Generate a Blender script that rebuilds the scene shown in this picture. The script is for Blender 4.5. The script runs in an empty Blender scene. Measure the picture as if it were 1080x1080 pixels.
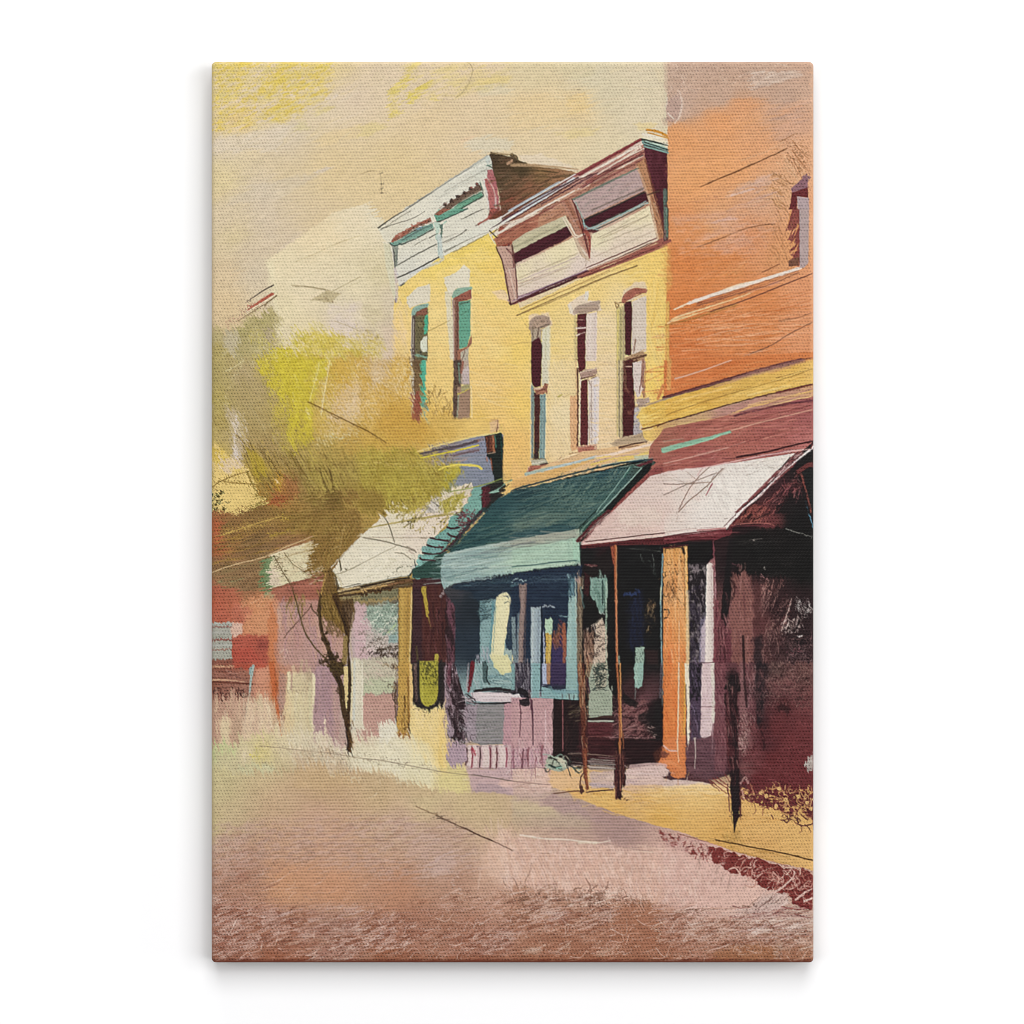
# A stretched canvas print of a painted street, hung flush on a white studio wall.
# The printed picture is painted stroke by stroke in code (numpy) into a colour attribute.
import bpy, bmesh, math
# ---------------------------------------------------------------- painting engine (numpy)
import numpy as np
PX0, PY0, PX1, PY1 = 217.0, 59.0, 864.0, 1021.0      # painted area, in millimetre-like print units
RES = 1.5                                             # samples per unit
NW, NH = int((PX1-PX0)*RES), int((PY1-PY0)*RES)
IMG = np.zeros((NH, NW, 3), np.float32)
RNG = np.random.RandomState(7)
_N = [RNG.rand(256, 256).astype(np.float32) for _ in range(6)]

def vnoise(x, y, k=0):
    n = _N[k % 6]
    xi = np.floor(x).astype(np.int64); yi = np.floor(y).astype(np.int64)
    fx = (x-xi).astype(np.float32); fy = (y-yi).astype(np.float32)
    fx = fx*fx*(3-2*fx); fy = fy*fy*(3-2*fy)
    a = n[yi & 255, xi & 255]; b = n[yi & 255, (xi+1) & 255]
    c = n[(yi+1) & 255, xi & 255]; d = n[(yi+1) & 255, (xi+1) & 255]
    return (a*(1-fx)+b*fx)*(1-fy) + (c*(1-fx)+d*fx)*fy

def fbm(x, y, o=3, k=0):
    s = 0; a = .5; t = 0
    for i in range(o):
        s = s + a*vnoise(x*2**i+17.3*i, y*2**i+5.1*i, k+i); t += a; a *= .55
    return s/t

_gx, _gy = np.meshgrid((np.arange(NW)+.5)/RES+PX0, (np.arange(NH)+.5)/RES+PY0)
_gx = _gx.astype(np.float32); _gy = _gy.astype(np.float32)
WX = (fbm(_gx/5, _gy/5, 3, 0)-.5)*2
WY = (fbm(_gx/5+40, _gy/5+9, 3, 1)-.5)*2
MOT = (fbm(_gx/9, _gy/7, 4, 2)-.5)*2                   # mottle of the pigment

_o = [0., 0., 1.]
def T(x=0., y=0., s=None):
    _o[0] = x; _o[1] = y
    _o[2] = s if s else (6.75 if (x or y) else 1.)

def col(c):
    return np.array([int(c[i:i+2], 16)/255 for i in (0, 2, 4)], np.float32)

def pts(p):
    if isinstance(p, str): p = [float(v) for v in p.replace(',', ' ').split()]
    a = np.array(p, np.float64).reshape(-1, 2)
    return a/_o[2] + np.array([_o[0], _o[1]])

def win(x0, y0, x1, y1):
    i0 = max(0, int((x0-PX0)*RES)); i1 = min(NW, int((x1-PX0)*RES)+2)
    j0 = max(0, int((y0-PY0)*RES)); j1 = min(NH, int((y1-PY0)*RES)+2)
    return (slice(j0, j1), slice(i0, i1)) if (i1 > i0 and j1 > j0) else None

def sdf(A, X, Y):
    d2 = np.full(X.shape, 1e9, np.float32); ins = np.zeros(X.shape, bool)
    n = len(A)
    for i in range(n):
        ax, ay = A[i]; bx, by = A[(i+1) % n]
        ex, ey = bx-ax, by-ay; L = ex*ex+ey*ey+1e-9
        wx = X-ax; wy = Y-ay
        t = np.clip((wx*ex+wy*ey)/L, 0, 1)
        dx = wx-ex*t; dy = wy-ey*t
        np.minimum(d2, dx*dx+dy*dy, out=d2)
        c = (ay <= Y) != (by <= Y)
        if abs(ey) > 1e-9: ins ^= c & (X < ax+(Y-ay)*ex/ey)
    d = np.sqrt(d2)
    return np.where(ins, d, -d)

def smooth(A, n=7):
    if len(A) < 3: return A
    P0 = np.vstack([2*A[0]-A[1], A, 2*A[-1]-A[-2]]); out = []
    for i in range(1, len(P0)-2):
        a, b, c, d = P0[i-1], P0[i], P0[i+1], P0[i+2]
        for t in np.linspace(0, 1, n, endpoint=False):
            out.append(.5*((2*b)+(c-a)*t+(2*a-5*b+4*c-d)*t*t+(3*b-a-3*c+d)*t**3))
    out.append(A[-1]); return np.array(out)

def mask(A, f, r):
    pad = f+r+2
    w = win(A[:, 0].min()-pad, A[:, 1].min()-pad, A[:, 0].max()+pad, A[:, 1].max()+pad)
    if w is None: return None, None
    X = _gx[w]; Y = _gy[w]
    if r: X = X+WX[w]*r; Y = Y+WY[w]*r
    m = np.clip(sdf(A, X, Y)/max(f, .35)+.5, 0, 1)
    return w, m*m*(3-2*m)

def put(w, m, c):
    b = IMG[w]; m = m[..., None]; IMG[w] = b*(1-m)+c*m

def P(p, c, f=.8, r=.5, a=1., t=.02, dry=0., an=0.):
    """filled patch; dry = broken coverage streaked along angle an"""
    w, m = mask(pts(p), f, r)
    if w is None: return
    if dry:
        X, Y = _gx[w], _gy[w]; q = np.radians(an); u = X*np.cos(q)+Y*np.sin(q); v = -X*np.sin(q)+Y*np.cos(q)
        n = fbm(u/14, v/1.6, 3, 3)
        m = m*np.clip((n-dry*.75)*5+.5, 0, 1)
    put(w, m*a, col(c)+(MOT[w]*t)[..., None])

def G(p, L, f=1., r=.5, a=1., t=.02, s=1.):
    """patch whose pigment blends between sampled colours"""
    w, m = mask(pts(p), f, r)
    if w is None: return
    toks = L.split(); q = []
    for k in range(0, len(toks), 2):
        q.append((pts(toks[k])[0], col(toks[k+1])))
    X = _gx[w]+WX[w]*3; Y = _gy[w]+WY[w]*3
    num = np.zeros(X.shape+(3,), np.float32); den = np.zeros(X.shape, np.float32)
    for (x, y), c in q:
        k = 1/((X-x)**2+(Y-y)**2+60*s)**1.7
        num += k[..., None]*c; den += k
    put(w, m*a, num/den[..., None]+(MOT[w]*t)[..., None])

def stroke(A, w0, w1, c, a, dry, f, r, sd):
    pad = max(w0, w1)/2+f+r+1.5
    W = win(A[:, 0].min()-pad, A[:, 1].min()-pad, A[:, 0].max()+pad, A[:, 1].max()+pad)
    if W is None: return
    j0, i0 = W[0].start, W[1].start
    M = np.full((W[0].stop-j0, W[1].stop-i0), -9., np.float32)
    U = np.zeros_like(M); V = np.zeros_like(M)
    seg = np.hypot(*(A[1:]-A[:-1]).T); tot = seg.sum()+1e-6; acc = 0
    for k in range(len(A)-1):
        (ax, ay), (bx, by) = A[k], A[k+1]
        w = win(min(ax, bx)-pad, min(ay, by)-pad, max(ax, bx)+pad, max(ay, by)+pad)
        if w is not None:
            X = _gx[w]+WX[w]*r; Y = _gy[w]+WY[w]*r
            ex, ey = bx-ax, by-ay; L = ex*ex+ey*ey+1e-9
            t = np.clip(((X-ax)*ex+(Y-ay)*ey)/L, 0, 1)
            dx = X-ax-ex*t; dy = Y-ay-ey*t
            u = (acc+t*seg[k])/tot
            hw = (w0+(w1-w0)*u)/2
            d = hw-np.sqrt(dx*dx+dy*dy)
            loc = (slice(w[0].start-j0, w[0].stop-j0), slice(w[1].start-i0, w[1].stop-i0))
            b = d > M[loc]
            M[loc] = np.where(b, d, M[loc]); U[loc] = np.where(b, u*tot, U[loc])
            V[loc] = np.where(b, np.sign(dx*ey-dy*ex)*np.sqrt(dx*dx+dy*dy), V[loc])
        acc += seg[k]
    m = np.clip(M/f+.5, 0, 1)
    thin = min(1., max(w0, w1)/.75)
    if dry:
        n = .65*vnoise(U/16+sd, V/1.1+sd*3.7, 3)+.35*vnoise(U/3+sd, V/.8, 4)
        m = m*np.clip((n-dry*.7)*4.5+.5, 0, 1)
    put(W, m*a*thin, col(c)+(MOT[W]*.02)[..., None])

def S(p, w, c, a=1., w1=None, dry=0., f=.8, r=.35, sm=1):
    """one brush stroke or pencil line, w in the units of the current tile"""
    A = pts(p); A = smooth(A) if sm else A
    w0 = w/_o[2]; w2 = w0 if w1 is None else w1/_o[2]
    stroke(A, w0, w2, c, a, dry, f, r, RNG.rand()*90)

def inside(A, x, y):
    return sdf(A, np.array([[x]], np.float32), np.array([[y]], np.float32))[0, 0] > 0

def H(p, n, ang, L, w, cs, a=.8, cv=.15, da=8., dry=.2, w1=None):
    """n short strokes scattered in a patch, at angle ang (degrees, y down)"""
    A = pts(p); lo = A.min(0); hi = A.max(0); cs = cs.split(); i = 0; k = 0
    while i < n and k < n*30:
        k += 1
        x, y = lo+RNG.rand(2)*(hi-lo)
        if not inside(A, x, y): continue
        i += 1
        q = np.radians(ang+RNG.randn()*da); l = L/_o[2]*(.5+RNG.rand())/2
        dx, dy = np.cos(q)*l, np.sin(q)*l; b = RNG.randn()*cv*l
        B = smooth(np.array([[x-dx, y-dy], [x-dy/l*b, y+dx/l*b], [x+dx, y+dy]]), 4)
        ww = w/_o[2]*(.6+.8*RNG.rand())
        stroke(B, ww, ww*.4 if w1 is None else w1/_o[2], cs[RNG.randint(len(cs))], a*(.6+.4*RNG.rand()), dry, .7, .4, RNG.rand()*90)

def K(p, n, L, w, cs, a=.8, tw=2.5):
    """n curly scribbles in a patch"""
    A = pts(p); lo = A.min(0); hi = A.max(0); cs = cs.split(); i = 0; k = 0
    while i < n and k < n*30:
        k += 1
        x, y = lo+RNG.rand(2)*(hi-lo)
        if not inside(A, x, y): continue
        i += 1
        q = RNG.rand()*6.28; B = [(x, y)]; dq = RNG.randn()*tw/5
        for _ in range(5):
            q += dq+RNG.randn()*.25; l = L/_o[2]/5
            x += np.cos(q)*l; y += np.sin(q)*l; B.append((x, y))
        ww = w/_o[2]*(.6+.8*RNG.rand())
        stroke(smooth(np.array(B), 3), ww, ww*.5, cs[RNG.randint(len(cs))], a*(.5+.5*RNG.rand()), 0, .7, .2, 0)

def N(p, c, sc=4., th=.5, a=.8, f=6., an=0., st=1., sh=6., rdg=0, k=0):
    """broken, scraped paint: noise of size sc (units), stretched st times along an"""
    w, m = mask(pts(p), f, 2.)
    if w is None: return
    q = np.radians(an); X = _gx[w]+WX[w]*sc*.5; Y = _gy[w]+WY[w]*sc*.5
    u = (X*np.cos(q)+Y*np.sin(q))/(sc*st); v = (-X*np.sin(q)+Y*np.cos(q))/sc
    n = fbm(u+31*k, v+k*7, 3, k)
    if rdg: n = 1-np.abs(n-.5)*5
    put(w, m*a*np.clip((n-th)*sh+.5, 0, 1), col(c)+(MOT[w]*.02)[..., None])

def D(p, c, w=5, a=1.):
    """single dabs"""
    for x, y in pts(p):
        B = np.array([[x-.2, y], [x+.2, y+.1]]); stroke(B, w/_o[2], w/_o[2], c, a, 0, .7, .6, 0)
# ---------------------------------------------------------------- the printed picture
T()
# sky ground
G("210,50 870,50 870,460 210,460", """230,75 e4cf8a 260,80 e2d0a6 300,75 e2cf7e 350,75 e4cf9b 345,110 e3d1b2 250,130 e6cc94 300,140 dfcfb5
240,155 e0d0b1 235,190 e1cf9e 300,190 dfcba3 280,205 dacab2 350,180 e3cc9d 370,100 e3cfb4 420,90 e3d0b0 450,130 e4cda3 420,180 e3cc9b 400,210 e3cd9f
500,90 e5cfaa 500,150 e3cda7 560,80 e0d0a7 560,110 e5cda1 610,110 e7cd9b 620,80 d9cfb1 680,80 ddcfb1 680,130 e0d2b3 640,160 e2d2ad 580,160 e4d0a9
640,100 dbcfaf 660,170 e0d3b1 240,230 ddcbab 280,230 dbcaaf 330,230 e0cba3 260,260 dac8ad 240,290 ddc69f 250,250 ddcb9b 270,290 d9caaf 240,320 e0c79c
280,300 dac9aa 300,250 dccab0 230,345 d8c096 470,230 e2cc9c""", f=1, r=0, s=3)
T(220,60)
P("0,30 260,30 170,190 40,130", "e3cf80", f=5, r=4, a=.6)
H("20,30 420,30 400,300 20,300", 40, 20, 90, 30, "e6d06c e4cf86 e8d6b4 e5d2b8 e0c98e", .4, dry=.5)
P("60,40 100,70 180,80 185,190 150,190 120,120 30,120", "dfc96a", f=2, r=3, a=.75)
P("200,30 330,30 230,80", "e8d05a", f=1.5, r=3, a=.8)
P("350,130 440,110 430,290 350,280 400,200", "e2cb6c", f=2, r=3, a=.7)
P("455,90 575,70 570,110 480,240 440,280 430,250", "e3c954", f=3, r=3, a=.85)
P("500,220 560,180 600,270 560,280", "e2c748", f=2.5, r=3, a=.85)
P("470,300 560,270 610,320 620,390 500,480 460,360", "e4c84e", f=2.5, r=4, a=.8)
P("500,390 570,420 550,490 500,460", "e5ca62", f=2, r=3, a=.8)
P("600,180 830,130 820,240 720,320 640,290", "e6cf66", f=2.5, r=4, a=.6)
P("750,40 890,30 850,100 780,100", "e6d162", f=3, r=3.5, a=.8)
P("620,50 700,30 740,70 640,80", "e6d05e", f=1.5, r=3, a=.6)
P("790,370 920,330 900,370 740,440", "ddcb84", f=2, r=3, a=.6)
P("700,250 880,250 830,280 720,290", "e4ce6e", f=2, r=3, a=.55)
P("90,240 280,260 260,300 60,300", "dccb7c", f=2, r=3, a=.6)
P("80,430 330,400 330,490 100,520", "e6c982", f=3, r=4, a=.7)
S("480,270 580,190", 14, "eadcc6", .8); S("560,270 650,310", 14, "e6d8c8", .8); S("740,330 900,280", 26, "e5d5c0", .8)
P("600,490 660,450 700,520 620,540", "dccf9c", f=2, r=3, a=.7)
P("30,580 330,530 560,480 540,640 400,690 380,650 120,680 30,680", "e1d2ba", f=4, r=4, a=.7)
P("300,450 460,480 350,560 330,500", "e2d0a2", f=3, r=3, a=.6)
H("0,560 560,470 560,640 0,700", 24, -12, 120, 26, "e2d6c4 dfd0b6 e0cfae", .35, dry=.4)
H("260,420 900,300 760,480 500,560", 24, -25, 80, 20, "e3d6c0 e0d0ac dfcda8", .4, dry=.4)
P("200,930 640,860 870,780 760,850 560,980 160,1060 60,1000", "d9cab0", f=5, r=4, a=.6)
S("780,820 860,785", 24, "dccfc2", .6, dry=.2, f=2)
P("760,560 1080,480 1080,560 800,640", "e6ce9c", f=4, r=3, a=.6)
P("0,960 300,940 160,1000 0,1060", "e2cda0", f=5, r=3, a=.5)
T(380,60)
P("0,480 140,470 190,500 60,560 0,590", "e2cf92", f=3, r=2, a=.7)
P("380,30 440,35 420,80 370,100 350,140 290,160 320,110", "e6d17a", f=1.5, r=2, a=.85)
P("350,110 370,150 350,200 290,240 260,300 290,330 260,360 300,400 230,450 180,420 200,330 200,260 240,210 290,150", "e4cf70", f=1.5, r=3, a=.9)
P("330,240 420,210 550,140 480,230 400,300 380,330 330,320", "e4cf66", f=1.2, r=2.5, a=.95)
P("490,240 600,290 580,310 490,270", "e4cf7e", f=1.2, r=2, a=.9)
P("205,280 300,270 250,310", "e5d3b0", f=2, r=2, a=.8)
P("800,160 1080,130 1080,160 900,200 830,190", "e6d090", f=2, r=2, a=.8)
P("600,100 790,120 760,260 620,200", "e6d29c", f=4, r=3, a=.5)
N("380,30 1080,30 1080,200 700,290 500,330", "e6d18c", 5, .55, .5, 6, -12, 2)
N("0,30 1080,30 1080,120 0,150", "e4ceb2", 4, .52, .5, 6, -12, 2)
D("120,175", "b0a070", 8, .7); D("255,565", "c8b488", 8, .6)
S("760,30 800,90 775,180 730,250 680,290", 4, "b4a07c", .6)
S("680,290 600,340 480,380", 4, "cdb890", .5)
P("820,210 1080,190 1080,260 860,280", "dad0b2", f=4, r=3, a=.6)
P("760,600 900,560 1080,590 1080,680 940,660 880,700 780,660", "ddd4ba", f=4, r=3, a=.8)
S("720,600 800,575", 22, "e6c6a4", .7, f=3)
S("20,830 60,815 110,808", 4, "a89468", .7); D("143,832", "6a5c46", 11, .8); D("150,905 148,940 150,968", "70624c", 8, .8)
S("143,840 152,960", 3, "b8a478", .7); S("110,960 80,1010", 4, "c0ae84", .6)
T(540,60)
P("280,50 620,45 560,160 400,140", "ddcfa4", f=5, r=3, a=.5)
P("380,290 560,260 530,400 420,410", "e9cd94", f=2.5, r=3, a=.75)
P("0,290 300,260 400,420 300,500 0,520", "e6cd9c", f=5, r=4, a=.6)
P("300,540 640,500 560,570 400,580", "e6d294", f=2, r=3, a=.55)
P("860,480 1040,470 1000,510 900,520", "e8d294", f=2, r=3, a=.6)
P("1000,60 1078,90 1078,180 1050,170", "e2d2ae", f=2, r=2, a=.6)
P("60,700 200,690 480,800 420,810 60,750", "e6d8c4", f=3, r=3, a=.6)
D("460,240", "8a7a60", 6, .8)

T(220,60)
N("20,20 900,20 860,280 640,440 440,500 60,540", "e4d0b4", 3.4, .52, .7, 8, -24, 1.8, 6, 0, 1); N("20,20 880,20 840,300 600,440 60,520", "e4cd72", 5.5, .56, .6, 10, -20, 1.8, 5, 0, 3); K("20,30 900,30 700,420 60,500", 40, 80, 5, "e8d8b8 d8c890 e6d080", .5, 1.5)
T(380,60)
N("180,80 620,80 640,320 180,460", "e4cfb0", 3.2, .53, .7, 8, -30, 1.8, 6, 0, 2); N("300,40 1080,40 1080,200 640,300 300,300", "e3cf86", 5, .58, .5, 8, -16, 2, 5, 0, 3)
# pale far building
T()
G("281,274 300,262 352,224 388,214 404,232 410,262 418,300 420,470 286,470 291,345 287,298", """290,280 ebdcb6 340,250 ecdab2 380,230 ebdcba 398,290 dbcea6 397,330 d8caa4 300,330 e8dab2
330,310 eadbb8 360,320 e3d6b6 365,345 e0d0bc 375,300 e7dab6 300,365 e4d6b4 330,360 e3d3a4 412,370 d5c0a4 410,345 d4c3a8 400,370 dacaa6 395,225 e6dcc0 411,320 dccdb2""", f=1.6, r=1.2)
P("294,228 290,214 340,220 283,275", "dcc9a6", f=3, r=3, a=.4)
T(220,220)
S("620,380 760,320 900,255 1080,190", 4, "cbb98c", .8); S("670,500 760,450 860,480", 4, "cfbd92", .6)
S("590,545 700,555 830,575", 7, "b4a57e", .9); S("600,550 760,568", 4, "a49670", .8)
S("830,575 850,605 900,580 1080,485", 5, "b7a880", .9); S("1080,520 900,600", 4, "c8b88e", .5)
P("720,660 800,610 840,580 930,610 880,665", "bdae84", f=1.4, r=2.5, a=.8)
D("790,650 850,655 880,660 835,640", "a08c68", 12, .7)
S("900,800 1000,840 1080,875", 4, "a8986e", .7); S("880,690 980,660 1080,655", 3, "c8b88c", .6)
N("850,680 1080,640 1080,900 860,900", "dfd0c0", 7, .5, .7, 6)
P("860,700 1080,660 1080,880 880,900", "e0d0c2", f=6, r=4, a=.4)
P("420,350 470,360 520,900 430,900", "e9dfba", f=4, r=3, a=.5)
S("415,355 440,430 460,500", 10, "ebe0bc", .5, f=2)
S("460,545 380,590 270,665", 7, "4a3c34", .9, w1=3); S("450,580 330,655", 8, "e8d8b8", .8)
S("455,610 370,660 280,722", 24, "b05c48", .95, w1=12, dry=.25); S("270,725 210,780 130,835", 14, "b89076", .7, dry=.5)
S("485,620 400,680 210,800", 8, "8a7252", .9, w1=3); S("470,615 350,690 270,735", 9, "ecdcbc", .9)
S("250,700 170,790", 5, "9a8064", .6)
# foliage haze on far left
T()
G("223,352 250,346 286,325 296,335 288,352 300,372 320,380 340,440 320,520 222,520 218,440", """230,360 d0bb92 260,350 c2b283 280,340 b9ac78 285,360 bdae80 240,370 c8bb96 250,380 b9aa74 225,375 b4a368 225,420 b5a465
260,400 b7a672 290,420 b39f6a 250,440 b8a678 300,450 b39f60 225,470 c4ad58 260,470 c9b590 240,500 ecd28a 290,490 b09650""", f=7, r=6)
# yellow fronts
G("416,300 470,268 522,242 548,325 560,320 705,248 706,480 690,475 545,520 500,560 405,500 408,420 414,360", """425,310 f0d27a 470,280 f2d570 505,255 f0d36a 530,290 efce70 540,340 efd080 450,330 efd388 420,350 efcf88
420,390 e8cd88 430,440 d6b052 460,440 e2bc62 470,410 edcd80 480,340 efd28c 515,360 efcf84 515,410 efcb80 530,440 eec878 505,450 e6c060 535,480 ecc072 470,480 cfa650 545,370 f0cf70
555,330 f0d076 547,430 f0cc6e 545,470 ecc070 590,350 ecd28c 590,400 ead39e 595,440 ebd8ac 590,470 e8cfa0 640,345 ead4a4 645,390 ead2a6 645,430 ebd0a0 642,460 e8cca0 620,310 efd184 680,290 f0cf76
700,270 f0cc70 695,330 f0cf74 697,400 efcb66 690,370 ecd080 660,320 ecd49a 545,500 e6bd70""", f=.8, r=.8)
T(380,220)
N("280,600 500,480 1000,200 1080,700 1080,1080 280,1080", "f2d98e", 9, .55, .45, 6, 10, 3)
N("780,700 1080,640 1080,1080 780,1080", "e6c070", 4, .62, .4, 6, 12, 3)
P("930,590 1000,570 1050,600 1080,640 1080,670 980,640", "ecd0ac", f=2, r=2, a=.8)
H("560,380 900,180 980,560 800,620", 30, 8, 130, 14, "f3dc8c eccb66 f0d47c", .45)
H("280,700 360,680 330,1080 250,1080", 14, 88, 150, 22, "ead0a8 f0d49c e8cc9a", .45)
S("470,880 640,795", 4, "b09854", .8); S("640,795 760,735", 4, "b89c60", .5)
S("850,640 910,560", 4, "d8b468", .7); S("840,600 870,700", 3, "e0c080", .6)
S("880,1060 1000,1000", 4, "e0bd74", .7)
T(380,380)
H("790,0 1080,0 1080,420 790,420", 36, 12, 170, 12, "f2d48c e8bd68 efcb80 f0d69a", .5)
H("480,130 650,130 640,440 500,460", 20, 60, 80, 12, "f0d48a eccc7c f2d898", .5)
S("920,70 1080,0", 4, "c8a868", .5); S("930,150 1060,120", 4, "d8b878", .5)
T(540,220)
H("60,700 900,420 1060,300 1060,520 640,560 60,860", 40, -18, 120, 12, "f2d88c eccb70 f0d27c f4dc98", .5)
S("0,680 200,600 520,480", 5, "b0884c", .5)
S("40,760 300,655 600,520 900,400", 5, "8a6c40", .85); S("70,720 330,600 560,510", 4, "a88a50", .75); S("560,510 760,420 980,335", 4, "9a7a44", .7)
S("810,438 890,405", 6, "a8864c", .7); S("600,570 640,545", 6, "c8a860", .7)
P("960,300 1080,250 1080,560 970,560", "f0cd72", f=3, r=2, a=.6)
H("970,560 1075,560 1075,1080 970,1080", 16, 88, 300, 12, "ecc464 f4d88a e6bc5e f0d080", .6)
S("970,860 1080,820", 4, "b89858", .6); S("960,890 1080,900", 4, "c0a060", .6); S("1020,910 1030,1080", 4, "c89c50", .6)
S("0,975 60,955 130,950", 4, "b09054", .7); S("90,820 130,870 125,900", 5, "a88c58", .7); D("480,610 620,580 725,775", "b89858", 7, .8)
H("600,720 740,700 740,1080 600,1080", 26, 4, 130, 10, "f0dcb4 e8cd9c ecd0a8 e6c990", .5)
H("280,780 400,760 420,1080 280,1080", 20, 4, 120, 12, "f0d684 ecca78 efd28c", .5)
# lintels and surrounds
T(380,220)
P("325,640 400,565 440,555 495,535 498,655 400,690 352,715", "e0d8c2", f=1, r=1.3)
P("594,490 690,452 735,402 782,430 778,562 680,572 640,640 612,560", "e3dcc6", f=1, r=1.2)
P("600,580 645,600 668,1080 640,1080", "ddd6bc", f=1.4, r=.8, a=.9)
T(540,220)
P("120,760 260,740 285,800 280,840 120,860", "e6ceb2", f=2, r=2, a=.85)
P("390,680 540,590 550,655 620,660 640,720 440,760", "e5d2bc", f=1.6, r=1.8, a=.95)
S("535,600 530,640", 26, "e0dad0", .9); S("410,690 420,740", 24, "e4dacc", .8)
P("790,590 870,530 950,515 960,600 900,560 830,600 780,660", "e2cdb0", f=2, r=1.8, a=.9)
# window pair on the left front
T(380,220)
P("370,740 400,700 480,672 482,700 400,745 375,770", "8fb0a2", f=.8, r=.5)
P("388,760 400,735 472,700 482,720 480,1085 360,1085 368,770", "6e6546")
P("395,742 474,702 478,752 400,768", "8c5a48", dry=.2)
N("390,760 470,760 450,1080 385,1080", "4e4a36", 3, .5, .6, 1, 90, 2); N("390,760 460,760 440,1080 385,1080", "988c5e", 3, .6, .6, 1, 90, 2)
P("366,765 392,755 388,1085 358,1085", "5c4c44", r=.3); S("379,790 372,1080", 6, "d8d8cc", .8)
P("460,758 482,752 480,880 452,905", "4fae8a", r=.3)
P("428,945 450,915 476,905 476,1020 445,1022 428,990", "d9dcc8", r=.4); S("425,1015 440,1045 470,1048", 10, "4c4a40", .9)
S("395,1040 470,1060", 18, "7ea690", .9)
P("655,625 690,572 790,558 785,585 665,640", "90b09a", f=.8, r=.5)
P("660,640 790,572 792,645 690,668", "985a4a", dry=.15)
P("655,640 704,664 702,1085 662,1085", "8a6050"); S("668,650 666,1080", 10, "c8a898", .7); S("692,670 690,1080", 8, "5e3c34", .8)
P("702,664 786,650 782,900 760,985 702,1000", "67a58b"); S("710,680 780,660", 10, "54705c", .9); S("720,760 780,715", 6, "4c6a54", .7)
P("690,1010 760,985 792,900 795,960 770,990 720,1085 690,1085", "a06a54")
P("715,1020 772,990 768,1085 716,1085", "bab29e"); S("745,1010 725,1080", 6, "7a5a4a", .8)
S("792,560 795,900", 6, "efe2b0", .7)
T(380,380)
P("384,0 432,0 426,240 424,430 368,430 372,60", "7e6442"); P("372,240 426,230 424,425 368,425", "a0543e", f=3)
N("375,0 430,0 424,430 370,430", "5a4430", 3, .55, .6, 1, 90, 2)
S("366,0 362,30", 16, "4a3c34", .8); S("376,20 382,200 372,390", 7, "d8dcd8", .9); S("360,100 372,400", 9, "c8b48c", .7)
P("430,0 468,0 466,200 462,330 438,335", "56b192", r=.4); S("436,40 434,320", 8, "3c7a60", .7)
H("435,310 475,310 480,450 435,450", 14, 80, 40, 12, "a8c8c0 88b0a8 d0d8c0 7a9a8c", .9)
P("664,0 722,0 712,300 704,440 660,470", "6e5548"); N("664,0 722,0 700,440 660,460", "4a3a30", 3, .52, .7, 1, 90, 3)
P("720,0 772,0 780,180 716,170", "b6a494"); S("730,10 720,90", 16, "9a5a48", .8); S("700,20 708,160", 10, "6a9a86", .7); D("768,50 765,75", "5a4038", 12); P("725,80 772,30 776,170 730,165", "c4b4b0", f=1)
P("690,185 782,200 782,400 690,445", "a2836c"); S("700,240 690,420", 12, "8aa08c", .6); P("716,180 780,170 782,205 720,235", "a8a072"); S("690,245 775,205", 7, "d4c050", .95); S("655,200 690,180", 4, "b8a060", .7)
P("662,446 785,396 788,440 660,472", "8a7258"); S("665,465 785,400", 7, "d8c4a0", .8); S("660,470 790,440", 7, "5c4838", .9)
S("790,180 796,440", 8, "efe0b4", .8)
H("485,180 545,150 660,330 640,440 500,460", 16, 115, 70, 9, "a8884c 8c7040 b89650", .85, .4)
P("450,420 640,360 650,430 560,540 500,480", "d8ac50", f=3, r=4, a=.5)
S("500,230 480,300 460,320", 20, "8a6c3c", .7, dry=.3); S("535,180 500,250", 8, "b0904c", .8); S("600,330 580,420", 10, "a88848", .7); S("545,350 510,400", 9, "a07c44", .8); S("640,350 620,420", 9, "a48448", .7)
S("545,520 640,480", 6, "b08848", .8); S("530,545 600,520", 5, "b89050", .8); S("560,560 580,530", 5, "a08040", .8)
# three windows on the right front
T(540,220)
P("140,825 178,772 250,764 272,800 268,830 212,850 160,900 132,860", "b69c86", f=.8, r=.9); N("130,770 270,765 270,850 140,900", "8e7866", 3, .58, .7, 2)
P("132,860 205,850 212,930 165,935 140,960", "b0a08a", f=1); S("145,840 150,930", 12, "7c6c58", .7); S("190,850 180,920", 9, "5a4038", .7); S("205,845 262,820", 10, "6c5c50", .8)
P("138,950 195,912 216,970 214,1085 135,1085", "4b1d24")
P("214,860 270,828 270,1085 216,1085", "d9d5ba"); S("240,850 240,1080", 10, "cbc6a4", .8); S("272,840 272,1080", 10, "eadcae", .6)
P("445,738 470,702 600,668 625,700 610,722 530,745 455,752", "b69e8a", r=.9); S("600,665 615,690", 12, "c8b4a0", .9); S("470,735 600,715", 8, "9a8474", .6)
P("465,755 532,744 520,1085 465,1085", "5b2529"); S("450,770 452,1080", 22, "b8a878", .5); S("458,800 458,1080", 6, "a89460", .5)
S("470,790 520,795", 9, "a8867a", .8, dry=.3); S("462,852 525,848", 12, "e6d6cc", .9); S("460,905 480,895", 12, "e6d4c4", .9); S("490,890 525,880", 6, "d8c4b4", .8)
P("532,748 606,738 602,1085 524,1085", "dfcfc2"); S("590,750 588,1080", 14, "d2c0b8", .7); S("560,760 548,1080", 10, "e8dcd4", .6)
P("792,650 828,600 900,565 946,580 944,598 880,612 845,645 800,668", "a96252", r=.8); S("840,640 920,605", 8, "8a4a40", .8); S("810,620 890,575", 8, "c08478", .7)
P("742,705 800,690 806,1085 744,1085", "c4b57e"); S("755,720 752,1080", 10, "e6d078", .9); S("775,720 775,1080", 9, "8e8660", .7); S("792,700 795,1080", 12, "a89878", .7)
P("800,668 850,655 856,760 850,900 848,1042 806,1042", "4c1e24"); 
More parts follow.
